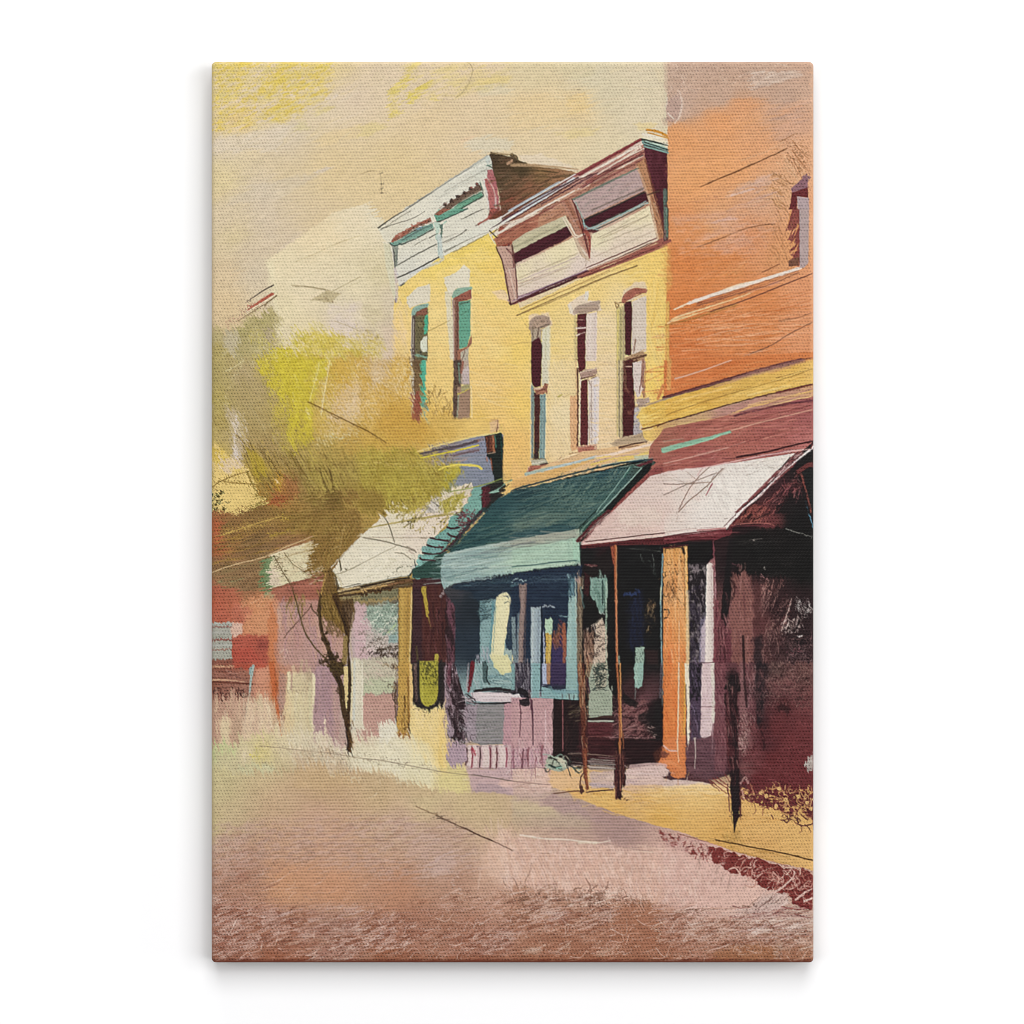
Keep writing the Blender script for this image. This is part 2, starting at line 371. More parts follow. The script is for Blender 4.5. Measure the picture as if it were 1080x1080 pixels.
P("856,662 955,618 956,1015 850,1040 854,900", "d7c9ba"); S("878,930 868,1020", 9, "8e6a58", .9); S("900,640 890,990", 14, "e0d4c4", .6)
S("735,665 745,705 760,690 740,670", 7, "8a6840", .9); S("760,672 790,665", 7, "7a5c40", .8)
P("800,1065 930,1008 950,1040 940,1085 810,1085", "b08d6a"); S("830,1080 950,1045", 14, "5a3828", .9); S("930,1010 950,1005", 10, "d8b890", .8)
T(540,380)
P("135,0 212,0 206,185 160,190 140,165", "4b1d24"); P("212,0 270,0 262,165 214,180", "d6d0b6"); S("258,0 262,170", 12, "e8d8ae", .7)
P("135,160 160,200 152,700 134,700", "84958f"); P("158,230 200,235 192,700 158,700", "4c2724"); P("200,245 242,240 235,705 196,700", "7d9896"); S("222,260 216,690", 9, "94aaa6", .7); S("150,230 146,690", 6, "6a7e78", .7)
P("155,200 215,195 240,165 258,172 252,215 232,240 175,242", "a9735a"); S("165,205 215,195", 12, "dcc0a4", .95); S("175,225 240,200", 12, "7c4a3c", .9); S("235,170 250,230", 12, "8a5444", .9)
N("155,580 195,580 195,700 150,700", "2c2a28", 3, .5, .7, 1)
S("133,160 131,720", 7, "e8d8b0", .8); S("245,250 236,720", 8, "efe2bc", .8)
P("135,708 245,702 262,742 140,748", "b4b098"); S("140,735 230,720", 8, "dcd8c4", .9); S("205,742 255,735", 12, "43302c", .9); S("150,705 240,700", 5, "5c5448", .8)
P("98,805 128,750 250,742 265,755 225,775", "9c5c4a", r=.8); S("120,770 220,755", 14, "b87460", .7); S("100,810 120,760", 9, "e2b89c", .8)
H("265,20 410,20 410,600 260,640", 60, 70, 90, 8, "f0deb4 e4cc98 eedab0 e8d4a4", .6)
S("330,260 355,245", 12, "b4a850", .9); S("370,265 410,240", 5, "c0a870", .8); K("290,180 410,180 410,540 290,540", 10, 90, 4, "c8b488 d0b88c", .6)
P("413,250 466,245 466,628 425,650 413,500", "dcaa7a", f=1); S("435,20 438,250", 22, "e6cc98", .6); S("456,0 458,250", 10, "cfa87a", .7); S("428,270 430,600", 9, "e4ba8c", .7)
P("466,0 524,0 520,60 478,92", "5a2226"); S("466,60 470,330 466,610", 10, "4c1c1c", .95); S("486,130 484,600", 6, "ead0c0", .95); S("490,120 486,170", 14, "e6d8c8", .9)
P("478,92 520,68 602,52 606,95 492,136", "b29384", r=.7); S("482,90 600,56", 7, "e0ccb8", .8); S("490,132 590,108", 9, "6a4638", .9); S("570,130 600,120", 9, "54302a", .9); S("500,110 590,85", 8, "94766a", .7)
P("492,148 536,136 540,380 548,480 540,602 486,608", "5e2628")
P("540,150 575,128 622,110 618,590 556,602 548,480", "e0d4ca"); S("565,150 568,590", 7, "8c7468", .6); S("590,130 592,590", 16, "d4cdd2", .8); S("548,390 542,600", 8, "e8dcd0", .9); S("612,120 612,580", 9, "e8dcd4", .6); S("556,300 552,560", 5, "9a8478", .7)
S("540,130 560,180", 8, "a88c7c", .7)
P("462,620 520,606 606,598 602,640 540,650 470,665", "b26f5c", r=.9); S("470,620 600,602", 8, "d0a890", .7)
H("620,20 750,20 740,590 620,600", 60, 5, 110, 8, "f0dcb4 e6c896 ecd2ac eac88c", .6)
H("540,600 740,560 740,650 560,660", 14, -14, 80, 9, "e8d4b0 dcc09c", .6)
S("610,0 740,40", 4, "c0a078", .5); S("680,10 730,30", 4, "b89874", .5)
P("742,0 795,0 792,545 742,545", "c6b690", f=1); S("750,0 750,540", 8, "d8c078", .9); S("763,0 765,545", 6, "6a5c40", .8); S("776,0 778,548", 7, "e0cc98", .9); S("785,60 785,540", 6, "7c6a54", .8)
P("795,0 862,0 868,260 878,340 870,530 790,550 790,190", "4c1e20"); S("798,10 806,200", 22, "7c5844", .7, dry=.4); S("820,20 870,10 890,0", 14, "54281e", .9); S("815,45 850,45", 10, "d8b8a0", .8); N("800,180 870,250 850,420 800,420", "7c4a3c", 4, .62, .7, 2)
P("862,20 925,0 948,0 945,60 910,255 892,268 868,200", "d9cac2"); S("935,0 930,130 940,260", 22, "9c6e5c", .9); S("925,110 905,240", 6, "7a4438", .9); S("905,250 925,200", 14, "e0d0c8", .9)
P("884,280 970,265 985,300 900,330", "b29a8a", f=1.2, r=1); P("870,340 900,330 920,400 905,480 952,540 862,545", "b0a8aa", f=1, r=1); N("870,300 970,290 950,540 870,540", "c8c0c4", 4, .58, .6, 2)
H("952,0 1080,0 1060,260 990,285 955,250", 16, 92, 220, 22, "f2d06c e8c060 f0d488 eccb78", .6)
S("950,20 945,260", 6, "b07858", .8); S("1075,180 1040,270", 22, "d07c4c", .8)
# sill band below the three windows
P("700,600 780,545 930,520 968,570 900,600 770,620", "b9a284", f=1.2, r=1.2); S("720,590 930,535", 10, "a08a70", .6)
P("0,850 90,815 330,705 480,655 760,610 960,575 1030,590 1000,690 640,780 0,930", "dfb988", f=1, r=.8)
P("0,700 100,810 0,860", "ecc078", f=3); P("0,850 360,760 600,700 200,880 0,925", "deb06a", f=2, a=.9); S("0,905 500,785", 14, "c89858", .7)
S("100,810 240,775 420,735 590,690", 24, "a4bcb2", .9, w1=14, dry=.2); S("240,780 430,730 600,680", 9, "bccad0", .9)
S("330,712 470,660", 12, "f0d8ac", .9); S("410,665 470,655", 7, "b08a5c", .9); S("332,705 350,690", 6, "a8845c", .8); S("340,715 480,668", 5, "b4946c", .7)
S("600,695 830,640 1020,590", 24, "ecd6c4", .9, w1=16, dry=.2); S("590,720 760,690 900,665", 14, "c8a89c", .8, dry=.3); S("600,698 700,680", 9, "f0d070", .9)
S("760,720 920,670 1000,650", 20, "e8cc6c", .8, dry=.3); S("560,745 700,705 860,680", 12, "e6c860", .8, dry=.35); S("880,690 1000,680", 22, "b4c0ac", .8, dry=.2); S("640,750 860,715 1000,690", 14, "a8bcae", .9, dry=.15)
S("765,622 860,598 955,578", 13, "4a2a24", .9, w1=8); S("950,590 1045,575", 14, "e8c8a0", .9); S("780,630 900,605", 6, "8a5c48", .8)
S("1000,630 1002,690", 6, "8aa094", .9)
# cornice of the left front
T()
G("399,240 430,218 470,193 516,163 521,176 527,215 541,232 470,267 421,302 416,283 411,258 404,252", "410,240 e2dcc6 440,225 e4e0ce 480,195 e0decf 510,170 d5d6c8 500,215 dfdccb 520,225 e2dccb 450,250 dfdccb 430,290 dcdacc 500,245 dfdccc", f=.8, r=.6)
T(380,60)
S("330,1080 620,890 915,700", 12, "b9bcb4", .8, dry=.2); S("420,1020 640,880 800,780", 8, "8e8c84", .6, w1=3); S("350,1070 520,960", 9, "7c786c", .7, w1=3)
S("500,970 700,850 890,760", 10, "eeece0", .8); S("600,960 760,870 900,800", 6, "9a988a", .6); S("560,1000 800,860", 5, "a8a698", .5); S("520,1030 760,900 860,860", 7, "c8c6b8", .6)
P("900,710 930,700 925,740 905,770 890,740", "c8d0c8", r=.4); S("920,705 1000,730", 7, "e4e2dc", .9); S("905,770 960,800", 8, "3c4c40", .9); S("900,775 940,765", 8, "6a8a7c", .8)
P("580,1080 690,1000 850,905 868,945 740,1010 640,1085", "6c5446", r=.5); P("655,1085 700,1040 862,958 876,990 800,1030 720,1085", "6aa184", r=.5)
S("640,1060 860,945", 16, "7e6a58", .8, dry=.3); S("700,1045 860,965", 8, "4c6a58", .8); S("700,1090 875,992", 10, "3c4c40", .9); S("850,890 868,940", 9, "6c8a7a", .9); S("858,905 878,985", 8, "4a5448", .8)
D("603,1050 650,1022 694,995 740,967 784,936 832,905", "4a3a32", 24); D("832,902 790,928", "9a5a50", 14, .9); D("612,1045 660,1015 704,988 748,962", "8a6a5c", 10, .8); S("560,1080 620,1030", 7, "9a8c80", .7)
P("882,872 908,862 950,935 985,1085 918,1085", "b36a66", r=.5); P("908,805 935,800 968,835 975,900 990,1085 965,1085 945,930 905,855", "b0686a", r=.5); S("905,860 940,930 965,1000", 8, "d8b8ac", .9); S("960,1000 968,1085", 12, "d0b8b4", .9); S("875,870 905,990 915,1085", 12, "d8d4cc", .9); D("955,1055", "707078", 10); S("915,810 950,830", 10, "c08484", .8)
S("900,1000 990,990", 5, "8a4a48", .5)
T(380,220)
S("130,138 220,70 340,0", 10, "5c564a", .9, w1=4); S("150,150 260,75 360,15", 5, "8c8878", .8); S("140,155 200,125 360,75 460,20", 5, "767264", .85, w1=3); S("130,150 160,165", 12, "e8e4d0", .9)
P("215,240 250,190 370,125 500,62 510,90 400,130 280,215 240,235", "a0604e", dry=.1, an=-25); N("215,240 500,60 510,100 270,230", "705444", 3, .55, .7, 1); D("285,180 330,150 370,125 410,105", "b8806c", 18, .9); S("270,180 290,215", 10, "c89884", .7)
P("208,245 270,225 400,140 515,105 522,135 430,190 290,250 265,268 228,265", "7ba393", r=.4); S("205,245 240,265 290,250", 9, "3c4a44", .9); S("300,225 430,150 510,120", 9, "556a66", .85, dry=.2); S("290,258 420,200 520,145", 9, "3e4840", .9); S("380,160 440,130", 8, "6a7aa0", .7); S("290,205 400,150", 7, "584840", .8)
P("525,45 560,10 610,0 770,0 640,60 560,92 540,90", "67a088", r=.5); P("525,45 580,0 650,0 560,50", "96604e", dry=.2); S("560,92 700,30 760,0", 8, "3c4640", .9); S("600,30 720,-20", 10, "8cc0a4", .6); S("515,100 560,92", 9, "4a3c34", .9)
P("520,100 565,95 570,130 555,180 560,240 535,220 535,140", "bcd0c0", r=.5); P("565,115 590,110 585,160 578,215 562,205 572,160", "5c7466", r=.4); S("568,205 575,215", 6, "3a3c38", .9); S("590,110 612,90", 8, "98c4b0", .9); S("560,200 575,340", 34, "c3cfca", .85, dry=.1); S("555,240 560,330", 8, "98b0a8", .6)
P("500,60 530,55 545,95 515,100", "e6e2d0", f=1)
P("225,268 270,270 262,410 245,425 240,330", "93998c", r=.4); S("235,300 250,430", 8, "4c4c48", .9); S("262,290 258,400", 8, "737c72", .8); S("240,430 265,470", 12, "c0bec8", .8)
P("165,240 205,245 240,430 250,540 262,660 245,665 215,560 180,400", "d9d4b6", f=1.5); S("205,250 235,430", 10, "c8c4a8", .8); S("170,240 195,250", 12, "ece6d0", .9)
S("250,430 260,560 255,660", 22, "cfc2bc", .8); S("255,640 250,665", 8, "6a5c6c", .8)
S("270,400 420,315 540,255", 7, "6e6c60", .9); S("265,492 400,430 560,345", 9, "46423a", .9, w1=6); S("290,548 310,535", 10, "3a3a44", .9); S("270,550 330,520", 6, "a8a498", .8)
S("385,262 470,212", 5, "7c7868", .8); S("490,210 540,180", 6, "4c4840", .9); S("590,240 700,190 760,150", 6, "6c685c", .85); S("610,240 800,170 920,70", 5, "8a8678", .7); S("720,75 880,0", 6, "5c584c", .9); S("590,210 680,180", 4, "9c988a", .7)
S("820,122 920,60 930,0", 7, "6a5448", .85); S("840,110 1000,20 1080,-15", 14, "a85c50", .8, w1=20); P("925,0 1000,0 940,80 910,80", "a5564c", f=.8); N("920,0 1040,0 960,60 910,80", "5a3a30", 3, .6, .7, 1)
P("590,340 760,255 930,165 1080,90 1080,0 900,95 700,200 585,280", "e0dfd0", f=1, r=.4, a=.95)
P("1000,10 1080,-30 1080,12 960,75 905,80", "74402e", f=1, dry=.1)
S("600,310 760,225", 5, "84806f", .7); S("590,305 680,262", 5, "6c6a5e", .8); S("660,310 720,280 900,185", 6, "7a7668", .8); S("350,460 560,380 590,350", 20, "c4c8c8", .7, dry=.2)
S("400,400 540,330", 22, "e8e4d4", .6); S("600,135 650,120", 6, "c8c4b4", .8)
S("915,160 980,115 1080,65", 9, "3c3a34", .95); S("930,185 1000,130 1080,95", 6, "6a5c50", .9); S("930,190 960,175 1080,120", 12, "d8d0c4", .9); S("910,160 930,200 960,250", 9, "e0d8c8", .9)
# brown roof block
T()
G("517,160 533,164 546,168 558,174 600,180 614,184 575,208 541,226 530,231 526,200 519,176", "520,165 4a3a28 535,172 54422c 530,190 5c4a34 528,215 6c4634 545,190 70553c 550,180 4c3f28 570,185 8a6a44 590,190 9a6e4c 560,200 8a5c42 545,215 82503a 600,184 a07a58", f=.7, r=1.2, s=.4)
T(540,60)
S("0,770 200,775 470,800", 24, "b89872", .9, w1=8, dry=.2); S("10,805 130,805 330,825", 16, "4a3c24", .85, w1=6, dry=.2); S("80,840 300,850 420,845", 16, "5c4830", .7, dry=.4)
S("0,700 30,720 10,750", 26, "4c3d28", .9); S("0,690 30,715", 10, "8a7450", .8)
H("0,830 330,840 250,930 0,1040", 30, -28, 120, 12, "6c5438 8a6044 5c4630 946848 4c3a26", .7)
T(380,60)
S("1050,760 1080,740", 24, "c09878", .9, dry=.2); S("930,680 1080,700", 10, "8a7450", .8); H("940,700 1080,720 1060,1060 1000,1060", 26, -20, 90, 14, "5c4a32 443620 70583c 7c5640", .6); D("990,940 1005,940 1000,960", "c0b090", 8, .8); S("1000,1050 1080,1010", 20, "94503c", .7, dry=.3)
# cornice of the right front
T(530,50,3.1765)
G("-14,605 0,578 240,428 460,305 480,330 520,480 560,645 520,655 300,752 40,860 30,862 -10,660", "0,620 b08068 150,540 b5836a 300,420 b8887c 440,350 b3796a 200,560 b9866c 80,780 e0ccb8 400,680 e2cfba 500,400 bb8a6e 540,640 b07c60", f=.8, r=.5)
P("472,320 553,350 555,640 540,640 505,500 478,370", "5a2630"); N("480,340 553,350 553,640 540,630", "42181f", 5, .5, .5, 2, 80, 3)
S("545,480 550,620", 14, "5a6e64", .9); S("553,480 555,600", 6, "24382c", .9)
P("470,305 480,280 556,300 556,345 520,335 470,320", "e6dcc0"); S("484,276 520,282 558,300", 8, "d08c2c", .95); S("470,290 556,312", 8, "e8e0d0", .9); S("464,308 560,328", 7, "2c342c", .95); S("470,318 560,345", 11, "7ea69e", .95); S("476,327 556,352", 5, "3c4c48", .9); S("480,314 540,330", 4, "b8d8cc", .8)
S("0,588 120,515 240,440", 10, "d2dade", .95); S("0,578 100,520 240,430", 4, "6c3c40", .9); S("0,596 240,452 320,420", 4, "4a2024", .9); S("0,606 120,545 300,450", 9, "e2d8ca", .95, w1=4); S("240,430 350,370 462,308", 7, "8c3c3e", .95); S("250,440 380,372 462,318", 6, "dccabb", .95, w1=10); S("0,615 200,510 470,362", 9, "e4d6c2", .9, w1=4); S("280,452 330,420", 8, "9a5a50", .9); S("330,425 462,335", 9, "e8d8c6", .9); S("260,470 460,345", 6, "8c4a44", .8); S("0,625 250,490 470,375", 7, "7c3e3a", .7)
S("60,545 160,480", 7, "b4c4cc", .8); S("130,525 300,430", 4, "442030", .8); S("150,495 240,445", 5, "c8d4d8", .8); S("320,428 470,360", 4, "3c1c1c", .7)
H("20,620 240,510 440,400 460,370 240,480 20,600", 26, -29, 110, 7, "a06a54 c6957a 8c5644 b07e66", .8)
H("80,600 200,530 220,580 60,650", 16, -29, 70, 8, "9a6448 c08c68 86523c", .7)
P("22,650 60,630 212,562 228,600 215,600 40,690", "c6bf9e", r=.4); S("30,675 215,585", 7, "a8a484", .7); S("210,570 245,630", 6, "e0d4b8", .95); S("218,566 252,632 268,622", 4, "8a6450", .9)
P("30,695 100,655 218,598 232,630 200,650 36,728", "4b1c26"); S("60,700 220,625", 8, "3c141c", .6)
G("40,735 200,655 240,635 290,705 520,640 530,650 300,745 50,850", "60,760 e6dab4 200,690 e9ddb4 120,800 e0cebe 260,740 e2d0c4 70,830 dfcdc0", f=.7, r=.4)
S("60,770 180,720 250,690", 4, "c0b090", .7); S("60,790 200,740", 5, "bba08c", .6); S("80,830 260,750 280,700", 4, "b09888", .6); S("55,800 240,720", 4, "cfc0b0", .7)
P("192,512 240,508 262,560 292,630 292,712 270,660 240,590", "b5836e", r=.5); S("215,515 275,625", 14, "a06850", .8, dry=.2); S("235,510 265,575 292,708", 6, "6a2c2c", .95, w1=3); S("262,600 290,640 290,705", 9, "9c4c40", .9, w1=4); S("245,640 265,690 290,710", 12, "c8b096", .9); S("225,590 250,632 275,625", 5, "e6d8c4", .9); S("250,520 268,570", 8, "7a4438", .8)
P("236,510 320,468 452,406 476,478 360,530 268,575", "b9a09c", r=.4); H("240,510 455,410 476,478 268,572", 24, -25, 60, 7, "c4a8a4 a8948c b49890 9c9088", .6); S("238,510 455,404", 5, "6c7a6c", .9); S("245,520 268,570", 5, "98b0a4", .8); S("300,545 476,470", 5, "7a6a60", .8)
P("268,578 400,520 482,482 488,516 380,560 300,604 280,600", "4a1b25"); S("268,580 478,485", 4, "2c2a28", .9); S("300,608 400,560 488,520", 5, "9ab4b0", .95); S("270,590 300,612 330,602", 5, "92aeb0", .95); S("300,598 420,545", 4, "1f2c28", .9); S("270,575 275,600", 4, "8aa4a0", .9); S("275,610 320,618", 12, "5a2a2c", .9)
G("300,625 360,600 492,530 512,590 520,645 300,748 292,712", "320,640 e6dcb8 480,560 e9ddb8 400,680 e2d0bc 500,630 e3d2bc 310,720 e1cfc0", f=.7, r=.4)
S("330,640 400,610 490,560", 4, "b8a888", .7); S("360,620 480,545", 4, "cabf9c", .7); S("310,700 520,610", 4, "c4b09c", .7); S("500,530 518,620", 7, "d8c8a8", .9); S("320,660 500,590", 3, "a89880", .6)
P("448,392 478,370 500,470 545,640 525,652 505,560 480,480", "b9855f", r=.5); S("478,376 510,490 548,640", 6, "7a4434", .9); S("452,400 485,490 520,640", 7, "c8a080", .9); S("490,500 520,640", 7, "d8bc9c", .8); H("490,500 520,500 545,640 525,640", 8, 75, 50, 6, "a06c4c d0a884 8c5c44", .8); S("485,495 525,480", 5, "4c3428", .8)
P("20,856 200,790 330,735 480,662 556,630 558,655 430,710 260,770 40,862", "9a5a50", r=.4); S("25,858 150,812 260,765", 8, "4c2428", .95); S("260,765 400,712 556,650", 20, "a66455", .95, w1=26, dry=.15); S("300,745 500,655", 5, "542c28", .9); S("330,740 520,655", 4, "e4cc9c", .8); S("20,848 180,790 300,742", 6, "8c6878", .8); S("260,772 540,660", 5, "6a3430", .8)
P("-14,605 0,598 40,640 30,660 0,672 -8,660", "9a5240"); S("-20,600 60,575", 5, "e8dcc8", .8)
P("-8,655 8,668 32,690 40,740 52,850 30,862 10,790 0,700", "c39e8c", r=.5); S("-10,660 8,720 30,860", 5, "5c3028", .95); S("0,680 40,750 50,850", 5, "6a3c34", .9, w1=3); S("0,690 30,735", 6, "4c2c2c", .8); S("20,660 45,720", 6, "4a2428", .8); S("15,700 40,850", 7, "dcc0ac", .8)
S("-10,650 5,664 30,640", 7, "8c4434", .9)
# orange wall
T()
G("704,60 870,60 870,400 790,405 700,424 704,260", """710,75 c8ac96 750,75 c8a790 800,75 cba991 850,80 d9ad90 715,110 c4a694 760,100 caa78e 830,100 cda78e 710,150 e5a169 720,150 e6a36b 760,130 e5a16b
780,112 e0a273 830,115 d3a583 730,190 e8a56b 800,160 e1a373 840,130 d5a688 780,180 e6a56f 820,200 deab81 850,160 e4ad84 720,240 de945d 760,230 e0a575 800,210 d6a381 790,250 da9569
720,280 da8549 760,280 d98b53 830,270 dc9c69 720,330 d87f43 800,320 dc8b53 850,300 e39b6d 720,370 d67b43 780,360 da8953 850,345 df9769 850,100 dcb092 760,170 e7a56c 855,220 e6a87c 720,400 d4723e 780,395 d47c44""", f=.6, r=.4)
T(700,60)
P("0,20 1080,20 1060,120 1040,300 850,330 730,300 600,292 480,300 260,405 110,465 40,490 0,470", "c7a893", f=3, r=3, a=.55)
P("60,290 110,250 130,350 110,430 60,470 10,450 20,330", "bd9f92", f=1.5, r=1.5, a=.8); S("110,240 130,330 110,430 80,470", 14, "dcc8b8", .8, dry=.2); S("25,290 20,360", 10, "dcd0c0", .8); S("30,400 70,440", 8, "e6dccc", .8); P("0,240 25,260 15,340 20,430 0,470", "d8cbae", f=1, r=1)
K("40,50 330,50 240,340 40,340", 70, 70, 6, "dcc4b0 b89484 d8bca8 c09c88 e2ccba", .6); K("330,40 1000,40 1000,140 330,260", 90, 80, 6, "d6bca6 b89480 dcc2ac c0a08a", .5)
P("620,130 700,100 850,110 980,100 1000,130 860,170 700,215 630,230", "d4bcaa", f=2, r=3, a=.8); H("620,120 990,100 960,150 640,220", 40, -10, 110, 8, "e2d0c0 b09484 d8c0ae c4a48e e8d8c8", .7); S("640,130 620,180 650,230", 10, "e2cebc", .8); S("800,40 870,70 890,110", 8, "dcc6b2", .7)
H("440,90 580,90 560,240 420,200", 24, 60, 60, 6, "d8bca6 ba9680", .5, .8)
H("760,330 1020,310 1000,460 740,440", 40, -15, 90, 16, "d8b09a c09c8c deae88 b89888", .45)
H("700,420 960,360 900,560 760,560", 24, -25, 110, 20, "d8a888 dca47c cfa288", .5)
H("40,500 700,340 800,500 300,900 60,1000", 50, -5, 130, 22, "e8a870 e49e64 eaac78 e2a06a", .35)
S("260,925 480,830 700,735 880,650", 6, "74482c", .9, w1=7); S("840,600 925,552", 5, "9c6c48", .8); S("560,735 760,660 880,590", 10, "dcb088", .5)
H("480,920 820,820 800,1060 500,1080", 46, -20, 110, 14, "d4b4a0 dcb496 c8a494 e2a878 d09878", .6); S("490,985 640,940", 14, "d8bcb0", .7, dry=.3); P("640,860 750,840 740,900 660,930", "d8b09a", f=3, r=3, a=.6)
S("220,1030 380,1000", 12, "c88a6c", .6, dry=.4)
H("830,680 1020,630 1030,820 900,880", 34, 52, 130, 7, "9c6a44 e2b48c b07c50 e8bc94", .8, .1, 6); S("925,630 980,720 1020,790", 6, "8a5c3c", .8); S("880,680 990,810", 6, "946444", .8); S("960,560 1040,740", 5, "c8946c", .6)
H("800,840 920,880 880,1080 780,1080", 30, 40, 110, 7, "9a6840 dca878 b07848 e4b084", .8, .2, 10)
P("905,938 1000,855 1022,828 1026,930 960,950 915,965", "8f6670", r=.4); P("915,968 1026,928 1028,1002 950,990 946,1085 890,1085 905,1040", "6e2c2c", r=.5); P("950,992 1032,1006 1034,1085 954,1085", "b3a0a2"); S("905,1080 915,1030", 9, "d89a5c", .9)
T(700,220)
P("925,0 966,0 964,120 970,230 962,410 890,410 895,370 930,340 900,330 960,290 890,300 950,250 880,220 960,130 930,150 865,160 900,70", "8c4a44", r=.5); P("890,370 962,345 960,405 892,412", "7c5240")
for q in ("905,20 880,140", "945,60 905,180", "960,110 920,240", "930,210 900,290", "955,250 925,330"): S(q, 14, "e09c60", .9, w1=5)
H("800,0 910,0 900,300 790,380", 34, 60, 90, 7, "a87048 e0a474 c0885c", .7, .2, 12)
P("966,0 1034,0 1028,390 1000,420 968,420", "b4a09e"); S("1020,10 1020,380", 14, "c4b0ac", .7); H("975,310 1030,300 1020,410 975,415", 14, 60, 40, 7, "8c7878 6a5c60 c4b4b4", .8); S("966,0 968,400", 6, "743438", .9)
S("240,275 400,215 560,150 700,118 790,108", 5, "8a5a3c", .8); S("290,330 340,315", 5, "a87050", .6)
N("80,60 560,0 560,230 330,290 100,260", "d8a486", 8, .52, .6, 8, -15, 2.5); S("360,100 440,75 530,70", 20, "dcb8ae", .6, dry=.3); P("320,260 560,180 640,260 420,330", "d8a48a", f=4, r=4, a=.5)
H("60,300 640,330 560,540 60,640", 60, -6, 140, 16, "da8444 e0925c d47c3c dc8a4c", .4); H("420,420 620,350 560,500 420,520", 16, -35, 120, 8, "e0a870 c87c44", .5)
S("700,455 760,425 825,395", 5, "8c5436", .8); S("640,480 700,455", 4, "b07048", .7)
S("80,716 200,665 330,620 500,552 620,525", 9, "e8cfa8", .95, w1=10); S("110,705 300,650 440,600", 6, "c87848", .7); S("200,665 400,600 600,540 965,425", 24, "eaddd0", .95, w1=18, dry=.1); S("300,640 620,552 960,432", 6, "8c5a48", .7); S("240,675 420,625 600,565", 10, "8a4c3a", .8, w1=4); S("160,715 340,665 700,545 960,440", 6, "a86848", .8)
S("100,760 200,720 330,690 420,650", 12, "c47c50", .8); S("60,785 200,740 420,672 600,610 640,580", 10, "e6c690", .9, w1=4); S("50,800 240,745", 12, "e4c894", .9, w1=6); S("20,828 200,785 330,740 520,680", 7, "c0904c", .9); S("330,735 520,672 700,605 900,525 1062,462", 6, "6c3c30", .9); S("600,600 760,545", 9, "dc9a74", .8); S("760,540 820,520", 16, "d49c8c", .7)
H("60,830 1060,640 1060,900 900,1000 60,1080", 130, -7, 260, 9, "e4a878 d07438 e8b48c c86c34 dc8c54 ecbc94", .6, .1, 5)
S("50,820 300,830 500,830", 9, "e2a06c", .7); S("240,930 420,880 600,850", 6, "d8a888", .8); S("820,800 960,775 1060,740", 7, "8c5c44", .8); S("620,1030 760,975 900,890 1062,808", 5, "80543e", .85); S("480,1075 700,1010", 6, "c8a088", .7); S("420,930 800,945", 8, "e6b088", .6); S("800,930 1060,870", 14, "e8a880", .5, dry=.3)
S("0,905 120,912", 5, "8a5a3c", .7)
P("0,260 20,250 40,280 60,540 20,620 0,600", "dcac58", f=3, r=2, a=.5); H("0,260 50,260 40,640 0,640", 24, 45, 60, 6, "e8c878 d09048 f0d488", .6); S("30,670 28,1080", 22, "e0b860", .85, dry=.1); S("40,680 38,1080", 5, "b88048", .7); S("10,690 8,1080", 14, "e8c870", .8)
P("1040,20 1085,20 1085,1080 1040,1080", "ecb086", f=4, r=.5, a=.35)
P("-6,-60 34,0 34,220 0,240", "5a3a38", r=.3); S("20,0 24,200", 14, "6a8a78", .9); S("32,0 30,190", 5, "2c3c30", .9); S("5,20 10,220", 10, "8c7c74", .8); S("0,245 45,225", 12, "6c2c30", .9)
# orange wall lower band, yellow string course, rose fascia
T(700,380)
P("0,0 1080,-60 1080,10 900,20 640,85 300,180 0,262", "d57b42", f=1, r=.5, a=.8); H("0,20 1000,-30 700,60 0,240", 50, -12, 220, 9, "dc8c54 c86a34 e09860 cc7440", .6); S("40,0 36,200", 30, "d8b064", .6, dry=.2); S("80,132 240,85 480,0", 9, "d8b09a", .9, w1=6); S("840,20 1060,-20", 8, "6a4038", .6)
G("0,268 300,185 640,95 920,20 1080,-10 1080,180 700,255 300,365 0,448 -30,500 -70,500 -90,420", "0,400 e0b04c 300,250 e0b250 600,180 dfb558 900,100 e5ba60 1060,80 e6bb68 600,240 ddb45c 200,360 e6bc58 -60,440 e6bc5c 900,50 e2b456", f=.8, r=.6)
S("0,280 120,240 330,180 640,90", 12, "a0a488", .85, dry=.2); S("0,265 240,200 500,125 800,40 980,0", 22, "6a3c40", .9, w1=30, dry=.25); S("0,262 330,165 600,90", 7, "54282a", .95); S("500,135 720,70 1000,5", 26, "a07468", .8, dry=.35); S("360,190 640,105 900,50", 14, "c89c6c", .8, dry=.3); S("760,90 1060,-10", 14, "d8a060", .6, dry=.3)
S("0,320 240,250 480,190", 14, "ecc878", .8, dry=.3); S("0,395 300,290 560,215 860,130 1000,85", 7, "9a7434", .8); S("300,275 620,185", 6, "b88c40", .7); S("340,300 700,200 1062,80", 14, "ecc46c", .7, dry=.3); S("800,125 1062,62", 5, "8c6838", .8); S("0,350 300,260 520,200", 8, "c8963c", .6, dry=.2); S("0,420 300,330", 14, "f0cc6c", .7, dry=.2); S("600,250 720,220 900,180", 16, "eccf84", .8, dry=.2); H("0,300 1060,40 1060,150 0,420", 50, -15, 200, 7, "ecc86c d4a444 f0d078 c89440", .6, .1, 4)
G("0,452 300,368 700,258 1080,176 1080,260 700,345 400,410 0,520 -60,530 -40,470", "0,480 c9a16c 200,440 c8a478 500,350 b8887c 900,240 c09078 1060,220 d0a078", f=.8, r=.5)
S("-40,470 0,447 240,380 520,300 700,255 900,205 1062,168", 9, "4c2024", .95, w1=8); S("800,235 1062,172", 12, "6a2c30", .8, dry=.2)
